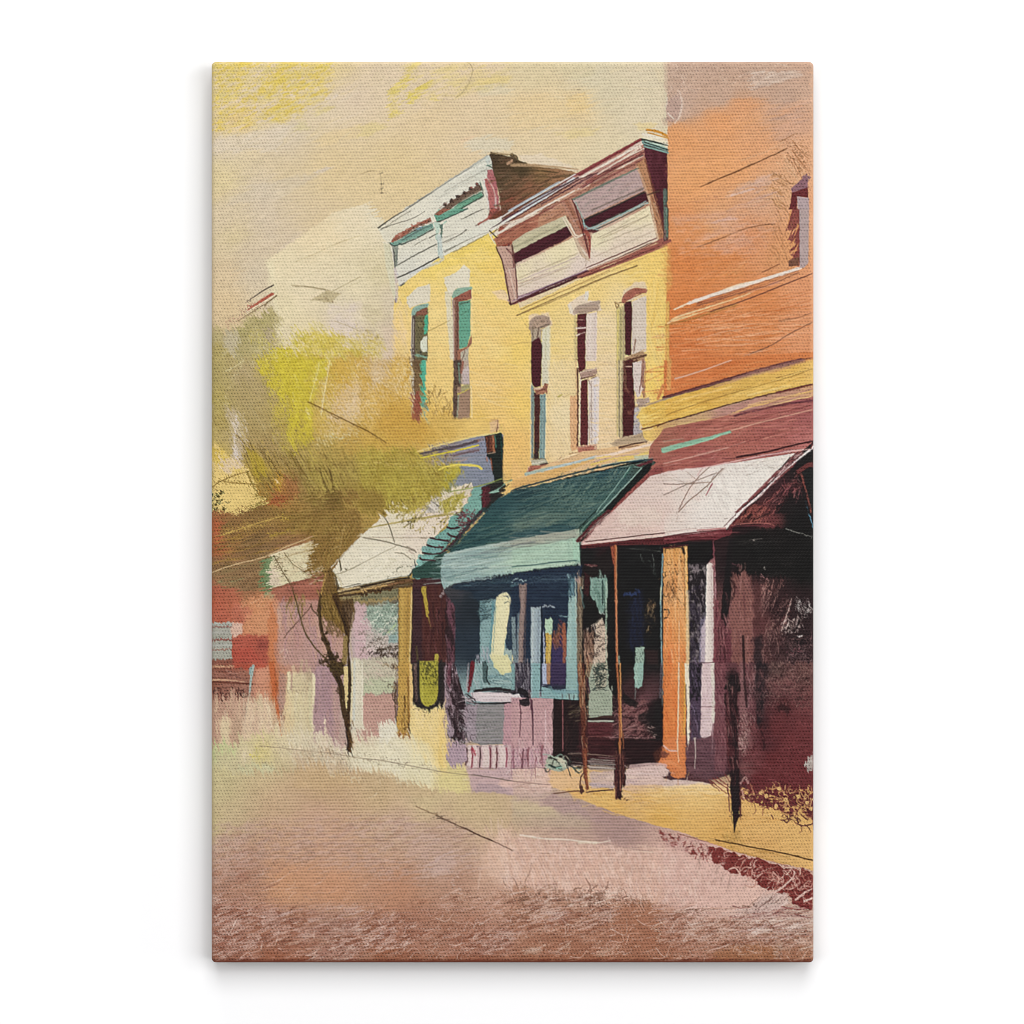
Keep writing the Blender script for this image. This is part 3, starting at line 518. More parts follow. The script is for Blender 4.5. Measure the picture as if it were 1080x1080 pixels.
S("240,430 420,405 620,330 760,300 1062,215", 12, "e0b46c", .9, dry=.25); S("100,470 300,430 480,390 700,345 900,290 1062,255", 12, "eac584", .95, w1=9); S("300,420 640,345 1062,200", 8, "a87070", .7, dry=.3); S("0,490 130,455 330,410", 14, "d0b078", .8, dry=.3); S("600,320 1000,230", 9, "e8c07c", .8); S("0,510 240,440", 8, "b08858", .7)
T()
G("686,470 700,452 760,440 858,418 870,416 870,480 845,482 740,494 700,500 668,512 640,535 616,575 606,575 680,498", """700,465 a86a58 760,455 b06a5c 820,440 a8605a 850,460 b8706a 720,480 a85e54 780,470 ab6458 820,470 a86158 690,500 a05a50 660,520 8c4a44 625,565 5a2c2c 745,490 a05854 855,440 a05a58""", f=.7, r=.6)
T(700,380)
H("0,520 1060,280 1060,560 500,700 0,800", 120, -11, 220, 8, "b87468 985048 c4806c 8c463e a85c50 cc8c78", .55, .08, 4)
S("500,395 800,325 1062,285", 14, "5a2c38", .8, dry=.4); S("540,370 900,305", 8, "7c4440", .6, dry=.3); S("360,485 700,400 1062,320", 6, "7c3c38", .7); S("480,500 640,455 800,415 1062,350", 7, "d0a088", .9); S("520,540 620,450", 5, "b88470", .6); S("130,480 380,430", 7, "8c4840", .7); S("0,545 130,490 340,450", 7, "8a4c44", .7)
S("520,690 720,655 900,610 1062,575", 14, "3c1c20", .9, w1=9, dry=.1); S("420,700 560,690", 7, "7a3c3c", .8)
S("0,640 130,605 300,560 470,510", 42, "88bda0", .95, w1=20, r=.6); S("0,650 200,600 460,515", 10, "a4d0b4", .6, dry=.2); S("0,575 140,560", 6, "9aa088", .6)
S("0,735 130,705 330,650 460,620 580,580", 6, "d0a494", .8); S("0,755 120,730", 5, "c8988c", .7); S("340,700 400,640", 5, "c08c80", .7); S("460,620 700,550 920,480", 5, "844440", .7)
S("0,700 400,610 700,540", 5, "94504a", .7)
S("280,765 500,720 760,670 1040,632", 8, "d8aaa4", .95); S("300,780 540,735 900,665", 8, "6c2c34", .9); S("560,710 760,672 900,640", 12, "8c5060", .7, dry=.3); S("860,650 1020,630", 7, "dcbcb4", .9)
# ground
T()
G("210,770 870,790 870,1030 210,1030", """230,790 c8c692 230,810 cbbf90 230,835 c9bb8c 280,812 cdb78c 340,825 c7a97f 400,838 cbb086 300,850 c9ab87 240,860 c9b48d 228,870 cabb88 240,890 c4a48c 300,885 c79f82 350,890 cba285
420,870 c9aa91 470,880 c2a18c 300,930 c9956f 350,940 c8926f 260,930 b1836b 232,945 b68e78 235,970 a87664 420,940 bf8b6c 480,930 b68b74 470,900 c0a08c 520,855 cdb68c 540,862 cbb08c 560,880 c5a793 600,880 b99989
650,880 aa8b85 640,860 b09088 530,905 e0bda6 560,920 dfb9a2 620,920 ddb5a1 700,920 dab4a7 760,930 dcb5aa 800,950 dcb7a9 600,895 caaa9a 540,950 ba8e78 600,970 a9795f 650,965 aa765d 700,968 ae7d67 760,985 b1826c 830,985 b9937f
300,990 a16c54 240,1000 9d6b58 400,1000 a16b52 500,1000 a36f59 600,1000 a16b52 700,1000 a57159 800,1008 a9765b 350,975 b18d7b 430,980 a77762 660,945 d0a898 740,950 d8b3a5 570,945 cba08c 610,940 d8b09c 255,905 b98e78
490,850 ceb88c 450,845 d0bc90 600,860 b7a090 850,980 c0a494 330,865 c9a48a""", f=1, r=0, s=4)
T(220,860)
H("0,160 440,140 420,640 0,1000", 150, -14, 110, 14, "c8a898 a87a68 b88c78 c4a090 a06c58 cdb0a0", .45, .3, 18, .45)
H("0,560 400,680 1080,640 1080,1040 0,1060", 260, -18, 100, 11, "d0b0a4 8c5844 b88c7a 9c6850 c4a094 cca898 a87460 dcc4b8", .5, .4, 26, .4)
N("0,520 420,640 1080,640 1080,1060 0,1060", "cbaaa0", 3.2, .56, .5, 10, -22, 3, 5, 0, 1); N("0,640 1080,700 1080,1060 0,1060", "8c5440", 3.4, .6, .55, 10, -22, 2.5, 5, 0, 2)
P("360,690 470,650 520,700 470,780 400,810", "c4a194", f=3, r=3, a=.8); H("370,700 600,660 560,760 400,820", 30, -35, 70, 7, "e0ccc0 b08c80 d4b8ac a88070", .7); S("480,665 540,695 640,640", 10, "7c4c3c", .8, dry=.3); S("560,690 610,720 640,790", 8, "dcc4b4", .8); S("500,720 570,690", 16, "d4bcb4", .8, dry=.2)
P("860,780 1080,770 1080,860 900,850", "c6a89c", f=4, r=4, a=.6); P("700,980 900,900 1080,940 1000,1010 760,1040", "b9968a", f=4, r=4, a=.5)
H("700,950 1080,860 1080,1040 700,1040", 40, -25, 150, 8, "dcc8bc 7c4a3a d0b4a8 e4d4c8", .7); S("700,1000 740,985 720,1030", 9, "e0cfc4", .8); S("550,920 650,900", 18, "cbb09c", .7, dry=.4)
S("30,600 100,560 160,520", 8, "d8bcb0", .7); S("0,615 140,560", 7, "7c4838", .6, dry=.4)
P("420,330 900,360 1080,380 1080,620 620,620 440,640", "ca9672", f=8, r=4, a=.45)
P("180,390 260,410 240,480 180,480", "a4705e", f=4, r=4, a=.5)
H("0,820 300,780 340,1020 0,1040", 60, -25, 90, 9, "d0b2a8 7a4638 c09a90 a06858", .6)
P("420,960 560,980 700,1000 690,1048 340,1048", "9c5c40", f=4, r=3, a=.6)
T(380,860)
H("0,640 260,660 300,900 0,1000", 70, -32, 110, 9, "d8c0b8 a07468 cca89c 8c5c4c e0ccc4", .65, .4, 18)
S("0,950 80,900 180,800", 12, "dcc8c0", .8, dry=.3); H("60,740 240,720 260,880 120,900", 26, -30, 90, 9, "e0d0c8 d4b8ac 9c7064", .75)
H("240,60 760,60 900,420 480,470 460,280", 110, -8, 110, 12, "d0b4a8 b08c7c ccaea4 c4a08c a88470", .5, .3, 14)
P("490,340 660,270 680,420 500,430", "c9aca0", f=4, r=4, a=.6); S("650,380 670,470 700,540 740,600", 10, "d8c0b4", .7, dry=.2); S("560,600 640,550 680,530", 7, "d8bcae", .7); S("480,350 640,260", 16, "d0b6b0", .6, dry=.4)
H("300,620 1080,500 1080,1040 300,1040", 220, -20, 80, 9, "cca698 7c4a38 b88a78 d8b8ac 945e48", .5, .5, 34, .3); K("420,640 1080,520 1080,1000 420,1000", 60, 90, 7, "dcc0b4 d0b0a0 8c5a48", .6)
S("300,940 350,900 320,950", 9, "dcc4b8", .8); S("480,1030 500,960 560,900", 8, "d8c0b0", .8); S("690,930 700,880", 7, "d8bcac", .7); P("800,980 1000,800 1080,800 1080,900 900,1000", "b8968c", f=5, r=5, a=.45)
S("900,860 1000,770 1080,750", 9, "d8bcb0", .6, dry=.3); P("0,980 120,980 80,1040 0,1045", "c8ae9c", f=3, r=3, a=.6)
P("0,980 200,960 560,990 1080,1000 1080,1050 0,1050", "8f5438", f=4, r=2, a=.4)
S("535,-3 680,65 830,135 960,190 1080,248", 7, "4a2c20", .95, w1=9); S("400,-62 535,-3", 5, "8a6c50", .85, w1=7)
P("930,230 1000,100 1080,80 1080,480 1000,490 930,440", "dfbca6", f=4, r=3, a=.7); H("900,100 1080,60 1080,500 920,480", 40, 80, 120, 12, "e4c6b4 d4ac96 e8ccba c8a08c", .5)
T(540,860)
P("0,150 300,180 600,200 1080,240 1080,620 900,580 560,560 300,540 0,480", "deb7a3", f=7, r=5, a=.6)
H("0,180 1080,260 1080,600 300,520 0,480", 120, 82, 130, 16, "e2bda8 d8ae9c e4c0b0 d6b0a0 dcb8a4", .4, .1, 12, .4); H("0,180 1080,230 1080,560 0,460", 60, 2, 200, 10, "e4c4b0 ceaa98 dcb8a0 c8a090", .5)
S("140,340 120,420 80,490", 6, "8c6c5c", .7); S("240,420 250,500", 5, "a88474", .5); S("290,430 310,500 370,600", 6, "b08c7c", .6)
S("60,140 230,165 420,175 600,195 700,180", 14, "e2d0bc", .9, w1=6, dry=.15); S("480,190 600,195", 20, "e0d4bc", .8, dry=.2); S("640,190 860,240 1000,260", 9, "b09084", .7, dry=.3); S("870,255 1000,262", 9, "e2c8b4", .8); S("200,270 270,272", 5, "6c4c3c", .6); S("0,252 10,250", 8, "3c2018", .8)
P("0,480 180,520 330,540 480,560 560,580 760,600 980,600 1080,690 1080,1050 0,1050", "a9775d", f=6, r=6, a=.55)
H("60,500 700,540 900,600 500,700 60,760", 120, -14, 130, 11, "d8bcae 84604c c8a494 6c4434 e0c8ba b48c78", .65, .4, 20, .3)
K("440,520 700,540 980,590 960,640 440,620", 44, 90, 9, "70483a 8c6450 dcc0b0 6c4030 e2ccbc", .85)
P("430,590 520,530 560,560 640,540 690,580 600,640 520,600", "7c5442", f=2, r=5, a=.6); S("250,660 380,650 460,590 560,600", 10, "7c5444", .8, dry=.3); S("420,640 560,560 600,620 720,580", 12, "dcc4b4", .85, dry=.2); S("330,540 350,600", 16, "7c5848", .7, dry=.3)
P("240,720 320,680 420,690 380,740 280,760", "cdb0a8", f=3, r=4, a=.7); P("560,690 700,670 760,700 700,740 580,750", "c9aa9c", f=3, r=4, a=.7); H("240,660 760,650 740,800 280,800", 40, -16, 120, 9, "dcc4b8 a07868 ceb0a4 8c5c4c", .6)
S("30,760 160,730 240,670 350,655", 9, "d8b8a8", .7); S("40,740 70,690", 9, "dcc0b0", .7); S("80,870 120,820", 10, "d8bcac", .7, dry=.2); S("660,840 720,790 730,720", 9, "d0b0a0", .7)
H("0,760 700,760 700,1040 0,1040", 130, -28, 80, 9, "d0ae9c 6c3c2c b48670 e0c4b4 8c563e a87058", .55, .5, 30, .2); K("0,800 1080,760 1080,1030 0,1030", 70, 80, 8, "dcc0b0 c8a894 7a4632", .65)
S("370,950 400,900 330,960", 10, "dcc4b0", .8); S("180,950 260,910", 9, "dcc4b4", .8); P("80,960 180,930 200,970 100,1010", "c4a692", f=3, r=4, a=.7); P("630,960 720,950 700,990 630,1000", "c4a690", f=2, r=3, a=.7); S("740,910 730,980 720,1040", 9, "d8bca8", .8); S("870,940 920,920", 9, "d8bca4", .8)
P("760,640 1000,620 1080,720 1080,960 860,960 720,880", "a26a4e", f=6, r=6, a=.55); S("1020,780 1050,850 1040,870", 14, "dcc8b4", .8, dry=.2); S("1000,630 1080,700", 8, "dcb8a4", .6); S("890,715 930,710", 10, "d0b09c", .7)
P("0,990 1080,990 1080,1050 0,1050", "8a5034", f=4, r=2, a=.4)
T(700,860)
P("0,240 300,290 440,400 600,440 700,520 640,620 560,720 400,740 160,690 0,640", "dcb6a9", f=6, r=4, a=.7); H("0,260 640,500 560,720 0,640", 90, -32, 140, 14, "e4c0b4 d4aa9e e0bcae ccaaa0 d8b4a2", .4); P("330,520 680,500 660,640 460,740 400,640", "dfbaab", f=5, r=4, a=.6)
H("180,300 640,440 600,520 330,480", 30, 110, 100, 7, "a08478 c4a498 8c6c60", .5)
P("0,680 180,690 180,800 0,840", "a97560", f=4, r=4, a=.7); P("180,740 560,760 620,820 360,900 200,880", "b99280", f=6, r=6, a=.6)
H("0,660 1080,640 1080,900 0,900", 240, -10, 150, 9, "d8bcae 7c5444 c8a494 a87c68 e0ccc0 945f4e ead8cc", .6, .3, 14, .3)
H("540,640 1080,660 1080,860 700,880 560,800", 130, -14, 170, 9, "e0cfc6 9c7068 d2b8ae f0e4da 7c4440 c4a69a", .7, .2, 10, .2)
H("0,860 1080,830 1080,1040 0,1040", 170, -26, 110, 9, "d0b09e 6c3c2a b88a74 e0c8b8 a06a4c 8c5638", .6, .5, 30, .2); K("0,860 1080,860 1080,1030 0,1030", 70, 90, 8, "e0c8b8 d0b0a0 7c4834", .65)
P("380,960 520,920 800,930 820,1040 330,1040", "a06a44", f=3, r=3, a=.7); P("840,950 1064,930 1064,1045 860,1045", "a06848", f=4, r=3, a=.6); S("330,960 400,940 470,910", 10, "dcc4b4", .8); P("520,930 560,920 550,990 525,1000", "dcccc0", f=1.5, r=3, a=.5); P("800,920 850,900 860,940 830,960 840,1035 800,1000", "d8ccbc", f=1.5, r=3, a=.5); S("960,980 1000,950 1060,930", 12, "dcccbc", .8, dry=.2); S("720,880 780,970", 8, "d8c0b0", .8)
P("580,690 700,560 860,560 900,620 740,690 600,700", "d3b6ac", f=2, r=3, a=.7); S("580,690 620,630 700,570", 7, "6c4c40", .45); D("660,650 640,635 730,610 770,625", "6c4c44", 16, .8); S("820,600 700,690", 7, "9c7c74", .6)
P("620,800 700,790 690,840 640,830", "dcccc4", f=2, r=3, a=.8); P("860,800 960,790 940,830 870,830", "dccac0", f=2, r=3, a=.7)
# planting along the kerb
P("-50,120 100,150 240,190 400,240 560,290 740,320 880,370 1000,385 1080,430 1080,640 1020,660 920,620 890,570 820,560 700,510 560,430 470,400 330,320 240,290 120,230 0,190", "74302c", f=1, r=4, a=.0)
N("-40,110 100,145 240,190 330,230 330,320 240,290 120,240 0,200", "7c3430", 2.6, .52, .9, 2, 20, 1.4, 9)
P("300,230 400,240 560,290 740,320 880,370 1000,385 1070,430 1070,650 1020,660 920,620 890,570 820,550 720,520 660,480 600,440 540,430 470,395 420,370 330,310", "7b312d", f=1, r=4.5)
N("0,110 320,200 320,330 0,210", "c8a098", 3, .5, .7, 4, 20, 1, 7, 0, 1); H("130,150 460,260 460,370 220,290", 50, -50, 34, 8, "d8b0a4 c4988c e0bcb0 8c3c38", .85, .5, 30)
S("100,130 330,195 520,255 740,315 900,365", 7, "8c5040", .7); S("120,150 300,195 420,230", 9, "d8aaa0", .8)
H("430,280 1060,400 1060,620 660,480", 90, -50, 60, 7, "dcb4a4 5a1c1c e8c8b8 a05048 c08878 642020", .85, .5, 28, .1)
K("480,360 1060,400 1060,600 640,480", 40, 110, 8, "e4c4b4 d4a898 b87868", .85)
S("470,380 510,375 545,420", 9, "e8c8b8", .9); S("780,400 820,450 810,490", 9, "dcb0a0", .9); S("740,590 800,540 860,500 920,440 935,400", 18, "dcbcb0", .95, w1=8); S("700,570 730,530 750,505", 16, "d8b8ac", .9, w1=5); S("640,470 700,410", 8, "dcb4a4", .8); S("870,430 900,390", 9, "e0bcac", .9); S("940,600 990,560 1060,520", 16, "e0c0b4", .9, w1=8); S("1000,610 1060,590", 14, "e4ccc0", .9); P("700,590 820,560 870,555 890,610 780,680 640,690", "cfb4aa", f=1.6, r=3, a=.8); H("700,570 880,560 880,660 640,690", 30, -45, 70, 7, "e8d8cc 9c7c74 c4a098 6c4840", .7)
S("840,650 960,670 1060,650", 9, "8c3c3c", .7, dry=.3); S("920,620 1030,660", 14, "70282a", .9)
# sunlit pavement at right
T()
G("545,812 575,805 600,810 640,800 700,822 760,825 858,820 870,822 870,925 858,918 800,905 760,893 720,878 690,870 650,858 620,846 590,832 560,828", """590,820 e0b888 600,835 dcb070 640,840 e0b66a 700,835 e4bc74 700,860 dcac58 740,840 e6bf7a 740,870 deb064 760,880 d8a85c 800,870 deb06a 840,880 dfb26c 800,895 d8a864 850,900 deb06c
850,860 dcaa68 650,850 dcae60 560,818 dcbca0 700,828 dcc0a4 660,830 d8b494""", f=1.2, r=1)
T(540,700)
H("520,900 1080,880 1080,1080 620,1060", 50, 6, 200, 12, "e8c47c d4a04c e4b868 d8a85c", .5)
P("0,740 250,740 290,900 200,940 0,940", "d8b8ac", f=3, r=3, a=.85); H("0,740 260,750 230,940 0,940", 44, 4, 110, 6, "b8968c e0c8bc a88478 d4b0a4 ecd8c8", .6, .4); S("0,835 130,850 270,860", 5, "8c6c64", .8); S("20,880 90,855 140,850", 5, "a8887c", .7); K("20,840 240,860 220,930 20,930", 14, 110, 4, "9c7c74 e4d0c4", .7)
P("0,920 280,920 480,1000 560,1080 0,1080", "bfa498", f=4, r=3, a=.8); P("0,960 180,990 300,1040 330,1090 0,1090", "cdba94", f=6, r=4, a=.8); P("280,930 460,960 560,1075 700,1140 420,1100 200,980", "ad8f8c", f=4, r=4, a=.6)
P("0,1040 420,1060 560,1100 560,1180 0,1150", "beaa90", f=7, r=4, a=.5)
P("550,775 730,760 740,880 560,890", "c9b0a6", f=2, r=2, a=.9); P("800,770 940,725 1080,720 1080,870 880,870 800,860", "d4b8b0", f=2, r=2, a=.9); H("560,780 1070,760 1070,870 560,880", 40, 2, 160, 9, "dcc4bc c0a4a4 b8a0a8 e0c8b8", .5); S("560,860 720,880", 22, "b0a0a8", .6, dry=.3); S("820,880 1000,868 1080,876", 14, "d8b488", .8, dry=.2)
P("260,800 500,800 500,900 330,900", "e0b98c", f=4, r=3, a=.7); P("380,900 520,890 540,960 440,960", "e4b468", f=4, r=3, a=.7)
S("300,925 400,912 480,905", 6, "6c4434", .9); S("530,915 620,905 720,898", 7, "54342c", .9); S("400,912 530,912", 4, "8a6044", .7)
T(700,700)
P("0,820 200,815 330,830 330,860 120,870 0,880", "d0b8ae", f=2, r=1.5); P("0,870 330,850 400,870 470,900 470,940 200,930 0,920", "ecd09c", f=3, r=2, a=.7); P("0,740 140,720 200,810 0,825", "d8bca8", f=2, r=1.5); P("80,740 150,735 200,800 90,800", "dca860", f=2, r=2, a=.8)
H("0,880 480,900 480,1080 0,1080", 30, 3, 240, 12, "e8c480 d8a85c e4bc6c", .5); H("560,960 1060,1040 1060,1160 560,1120", 30, 5, 240, 14, "e4b870 d4a058 e8c07c", .5)
T(700,860)
S("370,175 500,200 620,225 800,258 1064,320", 8, "5a3a1c", .95, w1=9); S("330,165 480,185", 5, "a08048", .7); S("600,240 720,260", 5, "a07838", .6); H("500,120 900,280 940,360 600,300 380,200", 26, 14, 120, 8, "c4964c a87c3c d8b06c", .6); S("480,250 700,300 900,350", 8, "b88a4c", .7, dry=.3); H("440,130 560,130 560,200 440,190", 12, 60, 60, 8, "b89450 caa060", .6)
# far left shops
T()
G("218,540 222,538 300,518 345,520 370,560 368,640 366,800 330,800 300,800 240,800 218,792", """225,560 b06440 228,580 a86038 240,560 8c6c3c 270,550 8a6a3a 300,540 907038 270,580 866640 240,600 8a7048 225,595 8c6a48 250,610 8e6c48 230,620 b06448 225,640 b85a3c 260,620 9c6c4c 275,590 8c7048
250,640 c07850 270,640 cc8858 290,640 cf8a60 235,650 b86048 262,655 d09068 280,660 d49c74 292,670 d0804c 260,680 b86048 250,690 b0503c 275,690 a85844 240,700 8c4838 290,690 c87848 300,640 b08074 310,660 b89080 305,690 b89088
320,690 bc9890 335,680 c09888 345,660 b48a70 350,690 c09c88 330,640 a86a58 345,625 985c48 320,625 a46450 310,615 a86858 355,720 b08c88 335,720 a88890 345,750 b08e90 350,780 b89888 320,750 d8c8a0 310,730 d8c498 300,780 dccaa8 325,780 dcccac
240,720 9c6c5c 260,725 b88c78 225,720 8c5440 228,715 945844 235,740 b8907c 240,770 d4b490 262,760 d8bc9c 280,750 d0b494 290,725 c0602c 275,715 d09070 230,760 c09c84 265,790 dcc8a8 280,785 dccaa8 340,790 dcd0b4 225,785 c0a888""", f=1, r=1, s=.7)
T(220,540)
H("20,60 800,0 900,60 740,180 380,300 20,420", 120, -18, 170, 10, "a8843c 74582c 9c7838 b48c44 6c5430 8c6c3c", .6, .1, 6, .35)
P("22,60 90,80 60,200 20,330", "b4623c", f=4, r=4, a=.8); S("30,100 60,180 40,280", 16, "a8542c", .6, dry=.4)
S("110,160 300,95 520,30", 7, "d0b058", .85, dry=.3); S("200,130 420,80 560,60", 6, "bc9c50", .8, dry=.3); P("545,35 600,20 650,0 600,45 570,80 550,60", "ccb038", r=1.5); S("580,60 640,10", 10, "d0b840", .8); S("460,170 580,130 740,95", 14, "a88c34", .8, dry=.3); S("480,180 460,150", 14, "b89c3c", .8); S("40,240 300,240", 6, "a89060", .5, dry=.5)
S("22,432 180,375 380,325 560,245 745,172", 9, "c8a878", .9, w1=6); S("380,345 460,310", 5, "7c5c34", .7)
P("22,440 370,330 380,560 200,560 20,500", "8d704a", f=4, r=4, a=.7); S("60,490 180,490 250,470", 8, "94a070", .5, dry=.4); H("30,440 360,350 370,540 60,540", 40, -12, 140, 10, "a08058 7c6040 8c8054 94704c", .5)
P("380,340 440,320 436,520 440,590 405,600 372,520", "74885a", f=1, r=1); S("395,350 395,500", 12, "5c7c54", .7, dry=.3); P("410,575 455,575 455,620 415,620", "a0a078", f=1.4, r=1, a=.9); S("425,320 415,560", 8, "8ca47c", .7)
P("440,315 755,205 765,235 715,340 690,390 730,470 600,500 430,548", "dcd2ac", f=.9, r=1); N("440,320 760,210 690,400 440,540", "d0bc98", 6, .55, .5, 3); P("435,420 480,380 500,520 430,545", "d8c4b0", f=3, a=.7)
S("450,310 600,255 760,205", 12, "e6dcb8", .9); S("480,340 720,270", 5, "a89468", .8); S("520,330 740,250", 4, "b8a070", .7); S("700,230 740,260", 8, "a88c50", .8); S("470,530 490,480 510,450", 4, "b09c84", .7); S("620,500 640,450", 4, "b0a080", .6); S("560,400 600,420 610,450", 4, "b8a888", .5)
P("430,548 620,500 740,470 860,480 880,560 800,620 540,640 470,600", "a46450", f=2, r=2, a=.7); S("435,550 620,505", 7, "7c4c34", .8); S("620,500 740,472 860,468", 10, "7c4434", .8); H("460,560 860,490 860,620 520,650", 34, -8, 110, 10, "b87460 8c5040 a86854 945c4c", .5)
P("22,520 200,560 300,700 240,780 22,785", "b5614a", f=5, r=5, a=.65); P("220,600 460,600 490,700 480,860 360,880 250,870 240,720", "d29268", f=6, r=4, a=.7); P("180,640 320,700 240,790 180,780", "c0705a", f=5, r=5, a=.5); P("440,640 495,640 490,1080 430,1080 410,900", "c97d52", f=2, r=2, a=.8); H("220,570 460,580 470,680 280,680", 26, -40, 80, 9, "e0b088 a86c48 c89060 8c6040", .6)
P("170,880 420,880 420,1080 170,1080", "b05444", f=5, r=4, a=.75); P("340,910 420,900 425,990 340,970", "94483c", f=4, r=4, a=.8); P("170,990 300,960 400,1080 170,1080", "b85040", f=4, a=.6)
P("18,785 170,785 165,1055 18,1055", "a7a79a", f=1, r=.6); S("20,820 170,815", 8, "905a54", .9); S("20,910 165,908", 13, "905048", .9); S("20,982 165,980", 7, "985c50", .9); S("20,860 160,855", 24, "b0b0a8", .7); S("20,950 160,945", 20, "b4b4ac", .7); S("20,800 160,795", 14, "b8b8b0", .7); P("165,790 240,780 240,860 180,890 160,860", "d8b4a0", f=2, r=1.5); P("18,1050 170,1050 170,1085 18,1085", "8c5444", f=2)
P("490,640 720,620 800,640 940,830 960,1080 490,1080", "bc9488", f=4, r=2, a=.75); H("490,650 940,840 960,1080 490,1080", 60, 84, 150, 26, "c8a4a0 b08c88 c49c84 bc948c d0a890 a88494", .4, .1, 6)
P("610,720 660,800 650,980 600,960", "b08078", f=5, r=4, a=.4); H("520,620 680,620 680,760 520,760", 16, 92, 110, 18, "7c6434 a08850 8c7444 a88c94", .7, dry=.4); S("500,1000 560,980 530,1060", 8, "dcc0b0", .6)
P("790,640 960,600 960,850 880,800 800,760", "7f6232", f=5, r=5, a=.9); N("780,560 980,600 980,900 800,860", "5c4824", 3, .54, .6, 4, 80, 2)
T(220,700)
P("20,0 350,0 330,240 20,250", "8f5c4c", f=5, r=4, a=.6); S("20,22 180,20", 14, "cca07c", .9, dry=.3); S("22,118 100,115 260,130", 14, "dcb08c", .85, w1=5, dry=.2); S("20,130 240,140 385,148", 10, "5c2c20", .9, dry=.1); H("22,50 280,60 280,100 22,100", 24, 2, 130, 8, "6c4038 a87464 8c5848 b48474", .7); N("22,160 280,175 280,215 22,245", "3c201c", 2.5, .52, .85, 1.5, 2, 2); S("30,175 290,195", 6, "6c3c30", .8, dry=.4); S("25,240 320,240", 9, "c0907c", .7, dry=.3); P("180,0 420,0 370,50 180,30", "b8503c", f=3, r=3, a=.8)
P("340,40 430,20 450,240 400,260 300,180", "d09478", f=5, r=4, a=.7); S("450,0 465,140 490,300 510,440", 44, "c4683a", .95, w1=10, dry=.1, f=1.4); S("470,40 490,230 520,360", 14, "9c5434", .6, dry=.3)
S("318,20 305,90 292,200", 22, "a9b8ae", .95, w1=10); S("305,30 300,70", 26, "8fb0b0", .9); S("290,200 265,380 260,430", 10, "c4bca4", .8); S("250,240 245,520", 12, "d8ccb0", .8, dry=.2); S("265,270 262,440", 6, "a89484", .7)
P("20,250 250,240 250,560 20,580", "c29c84", f=5, r=4, a=.7); H("30,250 240,250 240,560 30,580", 40, 90, 130, 22, "d4b498 b88c78 dcc4a0 c8a48c", .5, .1, 6); P("80,380 160,380 150,570 90,570", "decda6", f=4, r=3, a=.8); P("170,380 240,360 240,580 180,580", "b89c80", f=4, r=3, a=.6); S("120,330 120,380", 20, "d8bca0", .6, dry=.3)
P("270,260 400,240 460,420 440,640 270,650 250,500", "dcc2a4", f=6, r=4, a=.8); P("320,260 380,250 400,320 330,330", "cdbc98", f=3, r=3, a=.6); H("260,260 460,300 460,660 250,660", 50, 86, 140, 22, "e0c8a8 d4b498 e4d0b0 ccac94 dcc8a0", .5, .1, 8); S("400,260 440,380 450,450", 12, "e8d4b4", .8, dry=.2); S("470,400 450,480", 8, "c8a07c", .7)
P("500,60 560,60 540,400 490,300", "b08c80", f=4, r=3, a=.8); S("520,330 548,400", 8, "a87c5c", .8); S("530,360 500,420 490,470", 8, "e8d8b4", .8)
P("560,60 750,60 740,480 560,500 545,420", "d6c8a2", f=4, r=3, a=.85); P("545,200 600,200 610,480 540,480", "e4c898", f=4, r=2, a=.6); H("560,70 740,80 740,480 560,480", 40, 90, 160, 18, "e0d4b0 ccbc94 dccfa4 d4c098", .5, .1, 5); S("572,60 570,190", 16, "e8dcb4", .9); S("592,55 590,185", 12, "b89484", .8); S("565,188 640,190 720,196", 5, "7c6450", .8); S("720,110 725,480", 14, "d0c8a0", .8); S("752,80 745,300 738,480", 24, "e6dbb6", .95, w1=10); S("700,90 720,160", 8, "c4ac88", .6); P("690,60 740,60 730,130 700,110", "b09c80", f=2, a=.6)
P("770,20 900,0 960,300 980,620 880,560 740,490", "ac8a8e", f=2, r=2, a=.85); H("770,20 900,10 970,580 750,490", 50, 88, 170, 22, "b8989a a4848a b49088 a88c90", .5, .1, 5); S("890,180 905,400", 8, "d0b8a8", .7); S("830,400 828,560", 14, "ecdcbc", .9, w1=8); P("870,120 960,200 980,600 900,560", "bd9788", f=6, r=2, a=.6); S("760,280 765,295", 6, "5c4440", .9)
# kerb strip and pale verge
T()
G("218,785 240,784 258,778 280,775 300,770 325,772 345,776 362,790 372,785 376,772 400,770 403,762 418,764 420,774 440,752 468,748 472,805 490,808 496,818 496,834 470,836 440,828 415,822 395,815 375,812 350,812 340,806 325,806 310,812 290,816 255,818 235,812 218,806", """230,789 c4c490 240,800 c8bd94 260,798 d8c8a4 275,798 d8c884 300,790 dccda8 330,790 dacdb0 350,800 d6c8ae 380,800 e0d8bc 410,790 e4dcc0 440,780 e6d8b0 440,810 e4dcba 460,770 e8cc84 465,800 e4cc8c
400,815 dcd0aa 440,822 dfd4a4 480,820 dccb90 490,830 d6c48c 280,812 cabd96 320,805 ccb490 350,808 c8b490 415,800 e6e0c8 260,812 c8bc92 300,812 c9b88f 390,775 d8c8ac""", f=2.5, r=3)
T(220,700)
S("40,590 180,600", 40, "c3cb92", .7, dry=.2, f=3); S("230,745 450,740", 44, "cbc9a0", .7, f=4, dry=.2); S("300,655 355,652", 20, "d4c85c", .9, r=1.5); S("250,620 260,700", 14, "ded0b0", .7, dry=.3); S("360,690 340,650", 8, "c4b880", .7)
H("560,480 980,560 980,760 620,720", 110, -40, 60, 8, "ece4cc c8bc9c e0d8c0 b8a890 f0e8d4 d4c4a8", .7, .5, 40, .2); H("740,470 980,540 960,640 780,600", 50, -60, 70, 7, "ece0cc e4d4bc c4a898 dcc8b4", .75, .5, 30)
